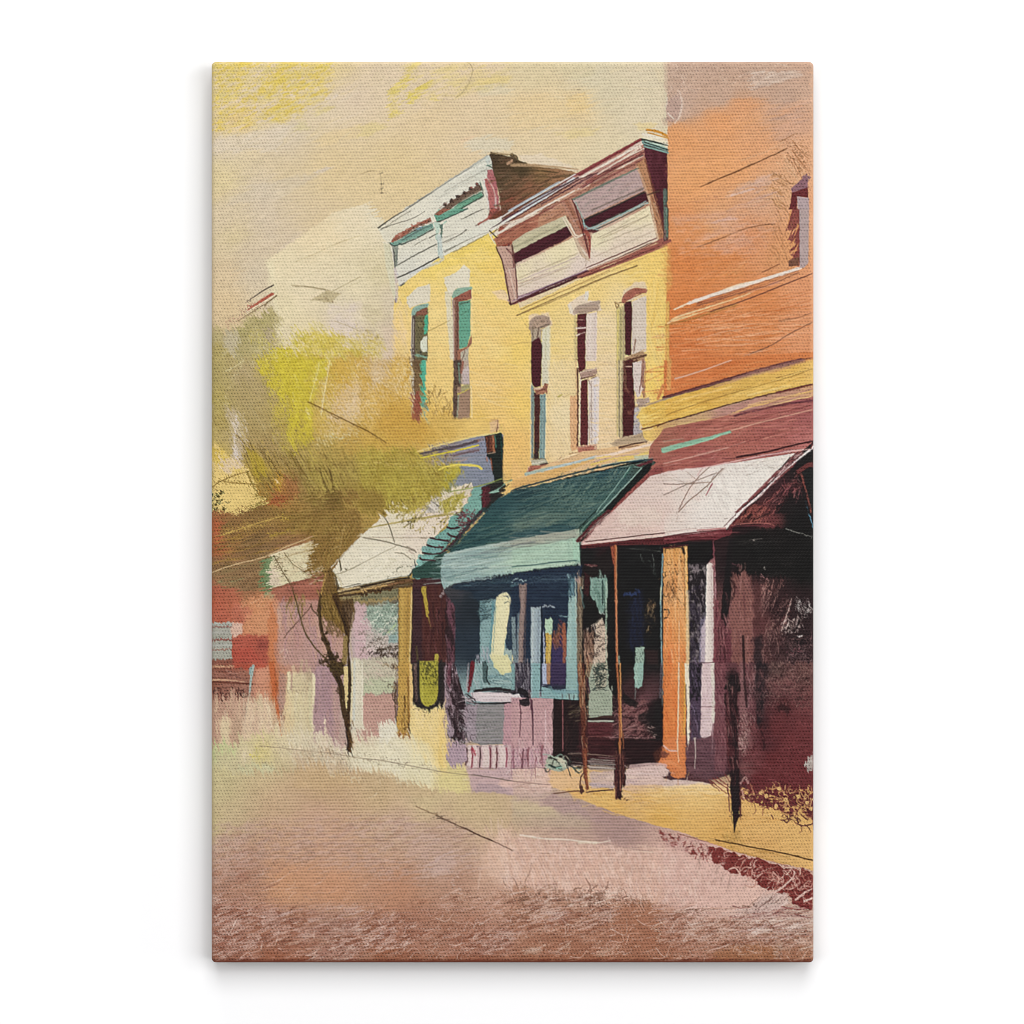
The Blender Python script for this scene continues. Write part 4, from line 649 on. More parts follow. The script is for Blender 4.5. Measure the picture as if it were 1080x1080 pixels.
N("590,640 820,600 1000,720 1040,800 840,760 640,760", "cdb494", 4, .52, .7, 4, 20, 1.5, 6); K("620,640 960,620 980,780 640,740", 30, 80, 5, "a89878 ece4d0 948468 f0e8d4", .7)
P("620,760 720,700 820,720 860,760 1080,830 1080,880 600,880", "cbad82", f=4, r=3, a=.7); S("850,765 1020,800 1080,800", 14, "ddd0ac", .8, dry=.3); S("860,760 900,770", 6, "9c7c5c", .6)
S("360,585 520,600 700,622 880,640 1080,675", 5, "8e7a60", .85, w1=6); S("380,710 500,745 590,770", 5, "a8966c", .8); S("240,560 350,580", 4, "b0a080", .5); S("985,650 1010,700 1000,725", 5, "8c7c64", .7); S("980,740 1000,738", 7, "5c5040", .8); D("760,290 230,640 540,375", "6c5440", 6, .7)
H("600,520 740,500 720,640 600,640", 24, 85, 120, 14, "e0d4b4 d4c8a8 e4d8bc", .5)
T(380,700)
H("0,480 260,420 280,760 0,760", 90, -35, 70, 9, "f0ead4 d8ccb0 e8e0c8 ccc0a0", .6, .5, 34, .2); H("150,420 260,420 250,500 130,600", 34, -50, 70, 8, "f0ecd8 e0dcc8 d0c4ac", .8, .5, 26)
P("0,560 560,600 560,740 500,880 300,850 120,800 0,760", "e4dbbc", f=7, r=4, a=.55); P("0,790 160,760 300,830 500,880 600,900 480,960 0,900", "c8ae86", f=4, r=4, a=.55); S("0,700 240,760", 30, "e6dfc6", .6, dry=.3); K("40,840 180,840 170,940 40,930", 12, 70, 5, "e0d4b4 a89070", .6)
S("0,672 160,690 400,735 620,775 860,800 1080,835", 6, "7c6c58", .85); S("800,790 1080,835", 5, "5c4c50", .7)
P("620,728 700,735 745,770 785,915 700,905 560,900 560,760", "dacb8e", f=2, r=2, a=.8); S("600,780 760,880", 40, "e0d090", .5, dry=.3, f=3)
P("350,340 610,320 625,725 560,740 460,700 350,480", "e8cf8c", f=3, r=1.5, a=.9); S("570,330 580,520 590,720", 60, "e8c878", .7, dry=.15, f=2); P("350,480 480,560 540,740 360,720", "e6dcb4", f=6, r=4, a=.7); H("350,340 610,330 610,720 380,700", 40, 88, 150, 18, "ecd69c e4c880 f0dcac e0c078", .5, .1, 5)
# wall behind the tree, shopfront under the white awning
T()
G("345,500 420,440 500,440 530,450 530,560 470,640 345,640", "380,460 c8a450 430,470 cfa550 470,465 d6b058 500,455 e8c470 400,500 b09448 460,500 b8a048 350,600 8c6c3c 500,500 a8a488", f=6, r=4)
T(380,540)
G("-120,560 0,600 400,470 900,450 900,1080 860,1500 640,1500 560,1300 380,1300 260,1500 -120,1500", """20,620 7c6c48 200,560 6c6a54 300,540 5c4a38 20,800 d0b0b0 150,760 8ca090 150,850 98a898 60,950 c8b0b0 200,950 9c9088 420,560 3c2424 450,800 4a2828 560,700 4c2622
560,900 4a221e 680,620 4c2838 680,800 6c4450 640,950 5c3a40 780,700 2c1c20 800,900 30181c 720,560 3c2c30 780,550 34302e 450,1000 3c2424 800,1000 3c1c20""", f=1, r=.6, s=.6)
P("0,660 40,650 100,900 60,1080 -40,1080 -40,600", "cdaeb0", f=3, r=2, a=.9); P("0,590 265,530 268,620 0,650", "787456", f=1); S("0,640 265,615", 22, "a48a58", .8, dry=.2); S("0,600 260,548", 16, "8c8a68", .6, dry=.3)
P("40,670 268,650 268,900 180,900 90,820 50,740", "8fa493", f=2, r=2, a=.9); H("40,660 268,640 268,900 60,860", 70, -38, 90, 9, "c4ccbc 6c7c6c dcdccc a8bca8 54645c 9cb4a4", .8, .2, 22, .2)
S("60,800 160,720", 9, "d8dccc", .9); S("120,860 220,770 260,750", 9, "d4d8c8", .9); S("170,780 250,840", 8, "c8d0bc", .8); S("190,860 260,790", 10, "b4c890", .8); S("90,700 190,720", 7, "c0c8b8", .8)
P("40,830 180,880 268,860 268,960 120,1000 40,960", "c2b8ae", f=3, r=3, a=.7); H("40,840 268,860 268,1080 40,1080", 70, -14, 110, 8, "dccac4 7c7064 e4d4cc 5c4c40 a8a49c d0c0b8", .7, .3, 20, .3); P("200,880 265,860 265,920 210,940", "7ca4a0", f=2, r=2, a=.7)
K("90,960 265,950 265,1080 150,1080", 24, 70, 9, "3c2c20 54402c 2c2018", .9); S("60,1000 130,1010 200,1030", 10, "3c2c24", .8, dry=.3)
T(380,700)
P("-40,-40 265,-40 265,120 160,190 -40,220", "c3bba4", f=4, r=2); P("20,120 240,90 250,210 20,215", "bcc0a0", f=3, r=2); P("-60,215 250,215 258,430 150,440 130,520 0,520 -60,500", "c1988a", f=2, r=3); H("20,220 250,220 250,420 20,500", 34, 4, 130, 12, "c8a494 b48c80 cca090", .5); H("0,-30 240,-30 230,120 10,160", 34, 30, 70, 8, "e0d4c0 a89c88 c8c8ac d8b8ac 8c8070", .7)
K("200,0 268,0 262,330 225,240", 24, 50, 8, "3c2c20 5c4430 8c6c44", .9); S("258,180 245,240 255,400", 8, "4c3828", .8, dry=.2)
P("-70,-40 -10,-40 20,100 15,460 -60,520 -70,300", "dbd5bc", f=2, r=1, a=.9); S("14,-20 16,450", 8, "ece6d0", .9); S("-40,-20 -45,440", 14, "c8ccc0", .7, dry=.3); S("-20,0 -25,420", 10, "ece8d4", .6); P("150,430 260,410 270,500 160,560 130,500", "e3ddc8", f=2, r=3, a=.8); H("150,420 265,410 260,500 140,560", 26, -50, 50, 7, "f0ead8 ccc4b0 e8e4d4", .8, .5, 28)
H("-60,430 120,500 100,560 -60,540", 20, -80, 60, 10, "e4dcc4 d8c4ac", .7)
# lamp-post coloured column and dark doorway
T(380,540)
P("365,480 860,470 862,640 850,1085 365,1085", "46262a", f=1, r=.5, a=.55); P("440,520 620,520 620,1085 440,1085", "4f2822", f=4, r=2, a=.8); H("370,520 860,520 850,1080 370,1080", 90, 89, 160, 12, "2c1a1c 5c3430 3c2024 6c3c3c 241618 4a2624", .6, .05, 3, .3)
P("370,540 440,540 440,1080 365,1080", "3a2428", f=1.5, a=.8); P("620,560 700,545 720,1080 620,1080", "6b4450", f=3, r=2, a=.8); N("600,560 860,560 850,1080 610,1080", "241a1c", 2.6, .5, .8, 3, 88, 4); H("620,560 740,560 740,1080 620,1080", 30, 86, 130, 8, "8c5c6c a47c88 70404c 4c2c34", .7, .1, 5, .4); S("690,800 730,880 715,1080", 7, "a88c8c", .7, dry=.4)
P("735,620 850,600 850,1080 740,1080", "251a1d", f=3, r=2, a=.7); P("560,470 700,490 850,620 700,560 600,540", "40343a", f=3, r=2, a=.8); S("848,640 850,960", 9, "8c7c7c", .7, dry=.4); D("590,580 600,560 575,600", "b0a4a4", 20, .7)
P("435,530 465,525 478,640 490,760 470,740 445,600", "b39a3c", r=.8); S("485,750 505,830", 9, "8c7030", .8, w1=3); P("530,1010 560,1010 556,1085 525,1085", "b0a040", r=.8); S("400,960 410,1080", 14, "5c5028", .6, dry=.3)
S("780,990 760,1080", 18, "6c1c20", .9, dry=.2); H("750,980 780,980 770,1080 740,1080", 8, 60, 40, 8, "c8b8b4 a89c98", .8)
P("272,535 372,530 372,600 358,1085 270,1085 272,700", "b99448", r=.3); S("300,545 295,1080", 20, "c8a454", .6, dry=.2); S("366,560 352,1080", 9, "dcc48c", .9); S("340,560 330,1080", 14, "a48040", .7, dry=.3); S("276,560 274,1080", 5, "7c6028", .8); S("375,600 362,1080", 6, "2c2018", .7)
T(380,700)
P("270,-10 356,-10 350,420 354,490 300,512 262,490 268,300", "bc9548", r=.5); S("315,230 320,480", 12, "5c3c1c", .8, dry=.25); S("290,0 285,480", 16, "c8a050", .6, dry=.2); S("340,100 345,490", 14, "7c5428", .7, dry=.3); P("350,0 378,0 372,470 352,480", "e0bc7c", f=1); S("262,490 300,512 350,495", 14, "8c5428", .8, dry=.1); H("275,250 350,240 350,500 270,500", 22, 88, 120, 6, "8c6830 d8b468 6c4820 c89c4c", .6); S("350,430 352,490", 12, "3c2818", .8)
P("366,-10 610,-10 606,180 596,290 500,318 420,310 385,280 372,120", "2b2322", r=.8); P("380,0 430,0 420,240 395,270 385,150", "5c4844", f=2, r=1); N("376,0 440,0 430,260 390,260", "8c7464", 2.4, .55, .7, 2, 85, 3)
P("424,-10 556,-10 552,230 520,290 470,305 430,280 418,180", "a8a035", r=.5); N("424,0 556,0 556,190 424,190", "2c2a18", 1.6, .52, .8, 3, 30, 1); S("440,150 440,270", 22, "c4b83c", .6); S("540,60 535,260", 14, "b8ac38", .7); H("426,0 552,0 552,40 426,40", 12, 0, 60, 8, "1c1a14 3c3820", .8); K("440,40 545,40 545,200 440,200", 20, 36, 4, "3c3c1c 6c6824", .7)
S("390,300 440,320", 10, "2c2420", .7, dry=.4); S("450,310 520,318", 12, "241c1c", .8, dry=.3)
P("600,20 620,0 760,0 752,560 670,560 650,460 620,420 600,160", "a08c94", f=2, r=1.5); N("605,0 760,0 745,560 640,540", "2a1c20", 2.2, .44, .92, 2, 85, 3, 7); P("665,80 730,100 740,540 670,540", "2c1e22", f=3, r=2.5, a=.75); P("612,0 650,0 640,180 612,140", "6c3c48", f=2, r=2, a=.8); H("600,20 700,0 700,520 620,430", 40, 85, 100, 7, "b8a0a8 3c2428 8c7078 2c1a1c", .7, .1, 6, .3); S("668,560 740,560", 14, "1c1614", .95, dry=.1); S("640,545 760,552 1020,548", 6, "c8c0c0", .8); P("600,330 660,450 640,540 610,500", "b8a4b0", f=2, r=1, a=.8)
# white awning
T()
G("350,603 358,590 383,563 408,541 420,531 432,520 452,510 470,508 482,512 494,508 499,514 492,530 480,545 464,560 452,578 440,596 432,607 384,616 366,622 352,616", "360,605 e4dcc4 380,580 e2dac2 420,545 e2d8be 450,530 e0d0be 400,600 e6dfc8 440,570 e2d4c2 420,590 e6dec8 430,600 e0dac4 470,520 dcd0b8 490,515 e4d0c0", f=.7, r=.8)
T(380,540)
S("30,120 200,85 430,45 660,12", 8, "b0a060", .8, w1=16); S("160,25 200,85 230,170 245,215", 6, "7c7460", .85); S("20,182 150,205 300,245 390,275", 7, "8c8470", .9); S("20,180 260,184 490,182", 6, "b8a890", .7); S("0,372 120,310 250,245", 5, "b8b098", .8); S("250,290 310,300 360,335", 6, "9c947c", .8)
H("340,240 400,260 390,300 350,290", 10, 30, 40, 8, "c0a498 9c8c7c", .7); S("375,265 395,285", 10, "7c6c60", .8)
H("260,20 660,0 600,150 340,120", 46, -60, 46, 9, "8c7c34 a89448 6c6030 b4a050 584c28", .85, .3, 30, .2); D("560,45 570,70 600,75 490,150 430,145", "5c5030", 9, .8); S("430,185 470,185", 8, "7c6c54", .7)
D("230,430 265,405 285,395 300,390 335,385 360,390 200,460", "4c4c3c", 9, .8); S("255,425 280,390", 5, "5c5c48", .8); S("210,330 260,350", 20, "d4ccac", .5); H("120,330 360,330 340,440 60,480", 26, -20, 80, 6, "d0c8ac ece6d4 c4bca0", .6); N("0,250 360,250 340,440 0,500", "f0ead8", 6, .55, .4, 4, -20, 2)
S("0,520 100,500 230,470 340,455 360,440", 6, "8c8c7c", .9); S("0,532 120,508 240,482 350,470", 10, "2c241c", .95); S("340,460 365,435 385,380", 9, "2c3430", .9); P("365,385 405,370 400,390 375,420", "c8c8bc", f=.8, r=.6); S("385,340 395,400", 7, "3c4440", .8)
P("0,535 230,488 370,475 372,530 265,545 0,600", "5c4426", r=.4); S("0,560 140,530 260,508", 16, "c8a468", .95, w1=10); S("0,548 240,494", 5, "e4d0a0", .8); S("0,585 140,552 270,530", 9, "2c1c14", .9); S("200,520 360,485", 14, "7c5438", .8, dry=.2); S("240,535 370,510", 12, "6c6048", .7, dry=.2)
T(220,540)
P("870,395 910,480 905,560 930,600 1080,560 1080,520 930,560", "4a3824", r=.5); S("925,545 1080,510", 7, "6c6858", .9); S("920,565 1080,533", 14, "d0b888", .9); S("925,588 1080,560", 12, "a88c58", .9); S("915,600 1080,585", 14, "3c2818", .9); S("865,400 905,470 925,545", 12, "5c5038", .9); P("930,610 1080,590 1080,640 940,650", "8c8058", f=1, r=.8); S("940,630 1080,610", 8, "c0a870", .6)
S("930,320 945,415", 10, "4c4428", .9); S("885,450 980,420 1080,372", 6, "8c8468", .8); D("980,408", "4c4428", 12, .9); S("870,400 930,330 1000,260 1060,200", 9, "d8d4c0", .8); S("880,420 930,470 960,520", 7, "b4ac90", .5); S("1060,165 1085,160", 20, "e0d8c0", .8)
# blue sign board over the white awning and its dark end
T(380,380)
G("410,690 440,640 640,590 830,540 1000,520 1020,530 1010,860 850,910 800,940 700,900 600,980 480,1000 430,800", "480,660 a09080 640,640 8c8088 600,740 8c8c94 760,700 8890a0 700,820 7c8490 860,620 8488a0 900,720 868c9c 850,860 7a8494 560,800 98984c 500,900 9c9440 620,900 8c9060", f=.8, r=.8)
S("420,640 560,605 760,555 1000,515", 9, "e8d48c", .9, dry=.1); S("400,610 640,560 900,500", 16, "e0c070", .6, dry=.2); S("430,665 560,638 700,612 830,575", 22, "5c5058", .9, dry=.15); S("450,650 830,565", 8, "a49c9c", .7, dry=.2); S("430,695 560,668 700,640 840,605", 11, "dccc3c", .95, w1=9); S("440,720 640,680 850,630", 26, "90848c", .85, dry=.2); S("600,690 760,655 840,640", 11, "6c5458", .85, dry=.2); S("450,725 560,700", 10, "c8b48c", .6); S("600,740 760,705", 14, "b89888", .6, dry=.4); S("840,570 880,560", 20, "9c5c3c", .8); S("590,710 760,690 900,670", 6, "a88c84", .6)
P("840,560 890,545 900,720 930,800 940,860 850,905 700,905 680,860 760,700 850,640", "858b9b", f=1.2, r=1, a=.7); H("640,760 940,720 940,860 660,900", 30, -8, 110, 9, "949aa8 747c8c 8c94a8", .5)
S("560,780 620,755 740,745 830,752 862,772", 13, "e6d45c", .95, w1=16); S("680,745 800,740", 6, "f0e488", .8); S("510,860 540,790 600,760", 8, "8c6c2c", .8)
P("885,540 1005,518 1018,560 1012,900 960,880 940,800 930,720 900,680 895,600", "1f2622", r=.5); P("890,545 955,530 958,640 900,660", "6c3c2c", f=1); S("945,540 950,650", 14, "b0704c", .8, dry=.2); S("915,545 910,640", 14, "3c241c", .8); S("960,540 965,620", 9, "4c8474", .8); S("1000,530 1010,700", 10, "20443c", .8); S("905,665 960,655", 8, "c4a48c", .8); S("930,700 940,780", 9, "b86444", .8, dry=.2); S("900,690 905,720", 8, "b06c50", .8)
P("918,440 985,420 990,500 925,520", "dcb890", f=1.4, r=1, a=.8); S("978,430 972,510", 9, "7c5444", .8); S("930,425 985,425", 6, "b0846c", .7); S("1022,440 1020,520", 4, "d8a870", .7); S("1015,560 1020,850", 5, "8c6c40", .6)
P("855,905 945,870 1010,850 1030,900 1010,960 900,1080 860,1080", "262523", r=.6); P("860,905 925,890 920,1020 865,1080", "4c2228", f=1.5); S("880,920 878,1060", 12, "6c2c34", .7, dry=.3)
S("640,935 760,915 880,885 1005,845", 8, "8c9c50", .9, w1=6); S("880,885 1080,850", 5, "50603c", .8); S("920,945 1000,900 1080,850", 6, "7ca08c", .9); P("930,935 1005,905 980,940 925,948", "8cb0a0", r=.5); S("1000,930 1060,880", 14, "3c3428", .9, w1=5); S("1000,945 1080,920", 8, "dcb478", .8)
# striped teal end of the white awning
P("800,905 862,900 860,1085 700,1085 740,1040 790,960", "78a89c", r=.6); P("640,920 790,870 805,905 760,960 740,1000 690,1085 560,1085 520,1000 560,960", "d8ccb4", f=1, r=1.5, a=.9); S("650,925 720,905 790,880", 16, "e8dcc8", .8, dry=.2); H("640,900 800,880 740,1020 560,1080", 34, -60, 60, 9, "8c8030 e8d8c8 a09838 dcc8b8 746c2c c8b448", .8, .3, 24, .2)
P("520,950 545,960 560,1020 575,1085 440,1085", "d0c8bc", f=1, r=1); H("480,990 560,970 560,1085 450,1085", 18, 50, 60, 7, "4c4840 8c8880 e4dcd0", .85, .1, 10)
T(380,540)
P("640,40 690,5 860,-10 870,0 790,70 740,150 660,200 620,240 560,330 420,480 370,470 375,420 400,380 440,320 480,230 540,170 620,110", "6fa095", r=.6); P("370,410 450,370 560,300 640,270 580,330 575,470 375,470", "2f4c44", f=1, r=.6)
for q in ("620,110 700,100 640,160 590,180", "630,125 700,130 650,180 545,190"): pass
D("505,215 560,225", "80b0aa", 60, .9); D("460,265 520,275 545,275", "7aa8a4", 46, .9); D("430,320 480,322 500,325", "7cb0a8", 40, .9); D("415,350 425,365", "88bcb4", 34, .9); D("620,160 600,180 650,140", "78a8a0", 60, .7)
for q in ("500,185 560,195 625,208", "475,235 530,252 590,250", "445,290 500,300 570,295", "425,325 445,340 530,345", "620,110 650,118 700,110", "620,155 650,170 690,180"): S(q, 13, "3a2026", .95)
S("860,0 780,80 700,170 620,260 580,290", 16, "3c2026", .9, dry=.15); S("870,5 760,130 640,250", 7, "8c4a50", .9, dry=.2); H("680,0 820,0 790,110 700,180", 36, 40, 60, 8, "6c2430 3c1c20 8c3c44 a8c4b8", .85, .3, 40, .1); S("720,0 760,40 800,70", 9, "6c1c28", .9); S("690,60 740,80 780,60", 8, "5c1c24", .9); S("560,240 600,270 650,180", 6, "6c3034", .8)
# green awning
T()
G("688,486 660,491 612,502 560,513 540,518 522,528 512,540 500,555 478,578 466,592 470,600 540,572 608,562 616,552 640,538 676,500 692,488", """680,490 3c4c44 640,500 2c4c54 600,510 2f4c50 560,520 2a4044 530,530 28484c 640,515 45605a 600,530 566e66 570,540 4a645e 540,540 38585a 520,550 2e5052 500,560 345456 550,560 48625e 590,550 52706a 620,530 3c5c5a 500,570 2f4f52 640,525 40605c
480,580 2a4a4c 530,565 3c5a5a 560,528 2c4c50 575,560 3c5c60""", f=.7, r=.6, s=.6)
T(540,380)
P("1000,708 990,780 800,960 690,1085 600,1120 640,1085 780,920 930,765", "151b19", r=.5)
S("0,925 200,868 500,790 760,735 1000,705", 12, "1c3840", .9); S("0,912 250,845 560,770", 6, "c8b480", .6); H("20,930 880,750 600,1085 0,1085", 150, -20, 130, 11, "1c3c44 6c8478 2c4c50 4c6860 183038 587468", .5, .1, 8, .4); H("300,860 860,760 560,1085 200,1085", 90, 130, 150, 10, "6c8474 24444a 5c786c 365658 7c9080", .5, .05, 5, .4)
S("20,960 300,880 620,800", 9, "4c6c6c", .7, dry=.3); S("840,760 740,900 600,1080", 5, "8caca0", .85); S("925,765 800,900 640,1070", 6, "94b0a4", .9); S("925,765 870,760", 7, "6c8c80", .8); S("860,745 800,830", 14, "3c6c60", .6)
P("880,745 1000,705 1000,725 900,760", "5c2a30", r=.5); S("1000,690 900,735 780,760", 7, "8c9888", .6)
P("990,780 1080,760 1080,805 1000,850 860,980 720,1085 690,1085 800,965", "8c4844", r=.6); H("990,780 1070,770 800,1020 700,1085", 24, -42, 90, 9, "a8605c 6c3034 9c5450", .6)
T(540,540)
P("0,0 700,-90 600,20 480,130 460,130 0,200", "4c665f", f=3, r=2, a=.5); H("0,0 600,-60 470,120 0,190", 140, -14, 150, 10, "1f3f45 6e8476 2b4b50 54706a 7c8c78 38585a", .55, .1, 8, .4); P("0,90 200,20 420,0 300,80 0,150", "6c7c6c", f=6, r=3, a=.4); P("0,150 300,90 460,100 440,130 0,200", "2a4a52", f=3, r=2, a=.6)
P("640,-10 700,-10 560,130 500,200 470,210 460,130", "2c4a40", r=.6); S("600,-10 470,120", 9, "142420", .9); S("640,-10 540,80 490,140", 9, "86a898", .7, dry=.2); P("455,125 490,130 492,260 490,380 470,380 452,250", "4c6458", r=.8); H("455,130 500,130 495,370 455,380", 18, 85, 60, 8, "8cac9c 2c403c a8c0b0 3c544c", .8); D("490,380 480,370", "a8b0a8", 24, .8)
T(380,540)
H("660,200 1080,0 1080,210 640,280", 60, -16, 140, 10, "1c4044 54746c 2c5050 64806c 183438", .55, .1, 6, .4); S("660,260 780,220 1080,140", 12, "1f3c40", .7, dry=.3)
# valance
G("578,345 600,300 660,282 860,240 1085,200 1560,120 1560,360 1085,440 700,495 660,520 610,560 580,520 572,440", "620,330 9ab2ae 800,280 90aaa6 1000,250 98a89c 1300,180 a4ac9c 1500,150 a0aa98 700,400 98b0aa 900,380 a0b8ae 1080,360 acc4b0 1300,300 aac6b0 1500,270 a4ccb4 600,450 88a4a2 650,500 8aa8a4 800,450 94b0ac 1000,420 9cb8b0", f=.8, r=.7)
H("580,340 1080,210 1080,440 590,520", 80, -9, 240, 10, "b8ccc4 7c9896 a4bcb4 6c8884 c4d4cc 8caca8", .6, .04, 4, .4)
S("640,300 860,255 1080,210", 14, "b4c4bc", .7, dry=.3); S("860,290 1000,262 1080,250", 12, "6c7c7c", .7, dry=.3); S("600,350 800,310 1080,270", 7, "7c8c8c", .7, dry=.2); S("720,430 860,405 1080,380", 8, "6c8484", .7, dry=.3); S("680,480 860,460 1080,435", 14, "8ca8a4", .8, dry=.2); S("920,395 1080,378", 12, "c4d4c4", .7, dry=.2)
S("610,555 640,510 700,490", 12, "a8bcb8", .8, dry=.2); S("590,470 600,540", 24, "a0b8b4", .7, dry=.3)
T(540,540)
P("0,205 250,158 460,122 460,180 240,225 0,262", "9da596", f=1, r=.8, a=.9); H("0,205 460,125 455,180 0,260", 30, -10, 200, 9, "b0b0a0 848c84 a8a898", .6); S("0,240 160,215", 14, "6c7474", .7, dry=.2); S("0,262 240,222 455,182", 5, "7c8c80", .8)
P("0,270 240,228 452,188 452,340 440,380 200,405 0,440", "aac6b0", f=1, r=.5, a=.85); H("0,270 450,195 450,370 0,430", 50, -8, 220, 12, "b8d0bc 9cb8a8 b4ccb8 a4c0ac", .5); S("0,390 160,375 300,358 460,345", 6, "4c6c68", .85); S("0,300 200,282 440,290", 4, "8cac9c", .7); S("400,200 408,340", 5, "8cac9c", .8); S("440,195 445,340", 12, "a4d0b8", .7); S("0,410 240,385 470,360", 8, "c0d4c0", .8, dry=.2); S("0,440 200,408 430,385", 9, "1c3038", .9); S("440,380 480,345", 12, "88a89c", .8, dry=.2)
# navy band and shop window under the valance
T()
G("468,622 480,615 505,614 540,606 610,596 616,600 616,745 585,760 545,762 492,745 480,700 480,640", "480,620 3c3c40 510,620 283440 540,615 1f2c40 580,610 20283c 600,605 242c38 600,630 1c2838 560,625 202c40 500,640 202830 505,680 24303c 560,660 1f2a38 590,660 1c2434 560,700 28303c 590,720 2c3040 540,680 343844 545,730 241c24 500,735 88a4a4", f=1, r=.6, s=.6)
T(380,540)
P("640,545 700,495 1085,440 1085,620 900,615 840,640 780,560", "22303e", r=.8); S("700,510 900,475 1085,445", 8, "1c1c24", .8); S("680,500 860,480 960,470", 9, "a8c0c0", .8, dry=.3); S("720,530 900,500 1085,490", 8, "5c7c84", .7, dry=.35); S("880,520 1085,495", 6, "3c6470", .7, dry=.2); H("660,520 1085,460 1085,600 800,600", 34, -5, 150, 9, "1c2434 3c4c58 16202c 2c3c4c", .6)
P("852,640 960,615 1085,640 1085,1085 852,1085", "7f9fa0", f=1, r=.8); P("852,640 880,630 900,700 880,800 852,800", "5c7c80", f=2, r=1.5, a=.7); H("855,630 960,620 950,780 860,780", 34, -12, 70, 8, "2c4048 1c2c34 6c8c90 3c5458", .8, .2, 14, .3); P("860,780 940,760 940,980 860,1000", "84a4a4", f=3, a=.9); S("945,640 935,820 925,1000", 14, "5c9098", .8, dry=.15); S("880,860 870,1080", 24, "8cacac", .7); H("860,980 920,980 920,1085 820,1085", 14, 70, 60, 12, "a8a8b0 c0b8c0 94a0a8", .7); P("1040,640 1085,600 1085,1085 1040,1000", "2b3a4c", f=1.5, r=1); P("1030,970 1085,980 1085,1085 1020,1085", "a8bcb4", f=2, r=1, a=.9)
S("1020,625 1005,740 985,900 975,1030", 106, "e3dcb0", 1, w1=92, r=.5); S("1030,640 1000,900", 40, "ebe4ba", .5); S("965,680 945,1000", 5, "5c8c90", .6); S("1062,640 1058,900", 4, "8c9080", .5)
T(380,700)
P("815,0 1085,-20 1085,200 860,190 800,180", "89a6a4", f=1, r=.6); P("925,-60 1040,-60 1085,0 1085,55 1010,75 960,30", "ddd7a4", f=1.4, r=1.2); S("960,10 1010,70", 26, "d8d49c", .7, dry=.2); H("820,0 880,0 880,190 820,190", 20, 80, 80, 9, "a8bcbc 6c8c8c b8c0c4", .7); S("885,0 890,120", 34, "3c5050", .85, dry=.4); S("905,20 900,110 925,150", 8, "1c2020", .9); S("930,90 1080,110", 26, "7c9ca0", .7, dry=.2); H("900,90 1080,80 1080,170 930,160", 24, 12, 70, 7, "5c7c80 a8bcb8 4c6468", .7)
S("800,0 790,80 770,195", 34, "6b1f26", .95, w1=20, dry=.1); S("770,0 758,190", 10, "b8a8ac", .7, dry=.2)
S("820,195 940,182 1085,190", 20, "221a1c", .95, dry=.08); S("870,178 1000,172", 10, "1c1418", .9, dry=.2); P("785,205 850,200 1085,210 1085,272 870,275 800,255", "d3c6c8", f=1, r=.8); S("830,215 1085,225", 8, "e4d8d8", .7); S("760,270 860,285 1085,280", 9, "221a1c", .9, dry=.2); H("715,210 830,250 800,290 720,270", 30, 35, 60, 6, "241c20 c8b8bc 3c2c30 b0a0a4", .85, .3, 30)
P("760,290 1025,290 1022,570 860,580 760,540", "8a8786", f=1, r=.8); H("760,300 1020,295 1020,570 780,560", 60, 2, 150, 10, "9c9896 787878 8c8c90 a49ca0", .55); P("745,290 830,290 820,540 760,560", "a0909a", f=3, r=2, a=.8); H("740,290 830,290 810,560 750,560", 34, 50, 50, 6, "c0b0b8 3c3034 8c7c84 a894a0", .75, .4, 30); P("1025,285 1085,280 1085,620 1015,620", "bb9298", r=.5)
P("625,560 755,570 760,720 620,725", "ae98a2", f=1.2, r=1); H("625,560 750,570 755,720 625,720", 24, 86, 110, 10, "bca0ac 9c8494 b498a4", .5); P("750,580 1085,580 1085,745 760,740", "c9acac", f=1, r=.8); S("760,590 1040,585", 9, "6c5c60", .5, dry=.3)
for x in (775, 815, 880, 900, 950, 995, 1015): S([x, 590, x+8, 660, x+2, 738], 26, "dccac4", .85, dry=.1)
for x, c in ((758, "4c2c30"), (795, "8c2c3c"), (852, "3c2024"), (925, "6c2430"), (970, "5c2028"), (1040, "903c50")): S([x, 600, x+4, 660, x-2, 740], 10, c, .9, dry=.12)
S("800,600 820,650", 12, "a83444", .8); S("760,742 1080,745", 7, "8c6c74", .6, dry=.3); H("780,745 1085,745 1085,920 800,900", 44, 2, 120, 9, "d8bcb8 b8989c c8a8ac e0c8c0", .55); P("760,750 1085,745 1085,940 960,910 790,915", "c5a7ab", f=2, r=2, a=.85); P("1000,820 1085,830 1085,880 980,860", "e0bcac", f=3, r=2, a=.7); P("840,850 1000,860 1085,940 960,915 790,915", "b0989c", f=2, r=2, a=.7); S("800,790 900,805 1080,835", 6, "5c4c50", .8); S("1040,780 1080,750", 9, "e0ccc8", .7)
# right shopfronts: dark glass, posts, doorways
T()
G("612,575 640,560 760,555 760,580 760,700 724,823 705,822 690,815 660,806 640,806 600,808 582,808 583,735 612,740", """620,590 181818 640,590 2a1618 660,600 151616 690,620 141514 640,640 1a1616 680,650 151620 690,690 1a1818 650,700 151514 630,760 2a1418 600,760 241818 600,790 261416 650,780 2c181a 680,780 201414
690,750 1a1516 680,740 6c4448 670,730 3c2426 615,740 1c1816 745,600 181414 745,660 3a2a30 740,720 463848 735,790 5a3c40 725,800 583a3e 640,800 381a1c""", f=.8, r=.6, s=.5)
T(540,540)
P("0,440 440,385 500,380 470,800 470,1085 0,1085", "1f2c40", f=1, r=.6, a=.85); H("0,450 460,400 460,640 0,640", 60, 2, 150, 8, "2c3c50 16202e 344858 1c2838", .6, .1, 6, .4); H("0,470 480,420 460,500 0,520", 20, -3, 200, 5, "5c7480 3c5464", .6, .1, 4, .4)
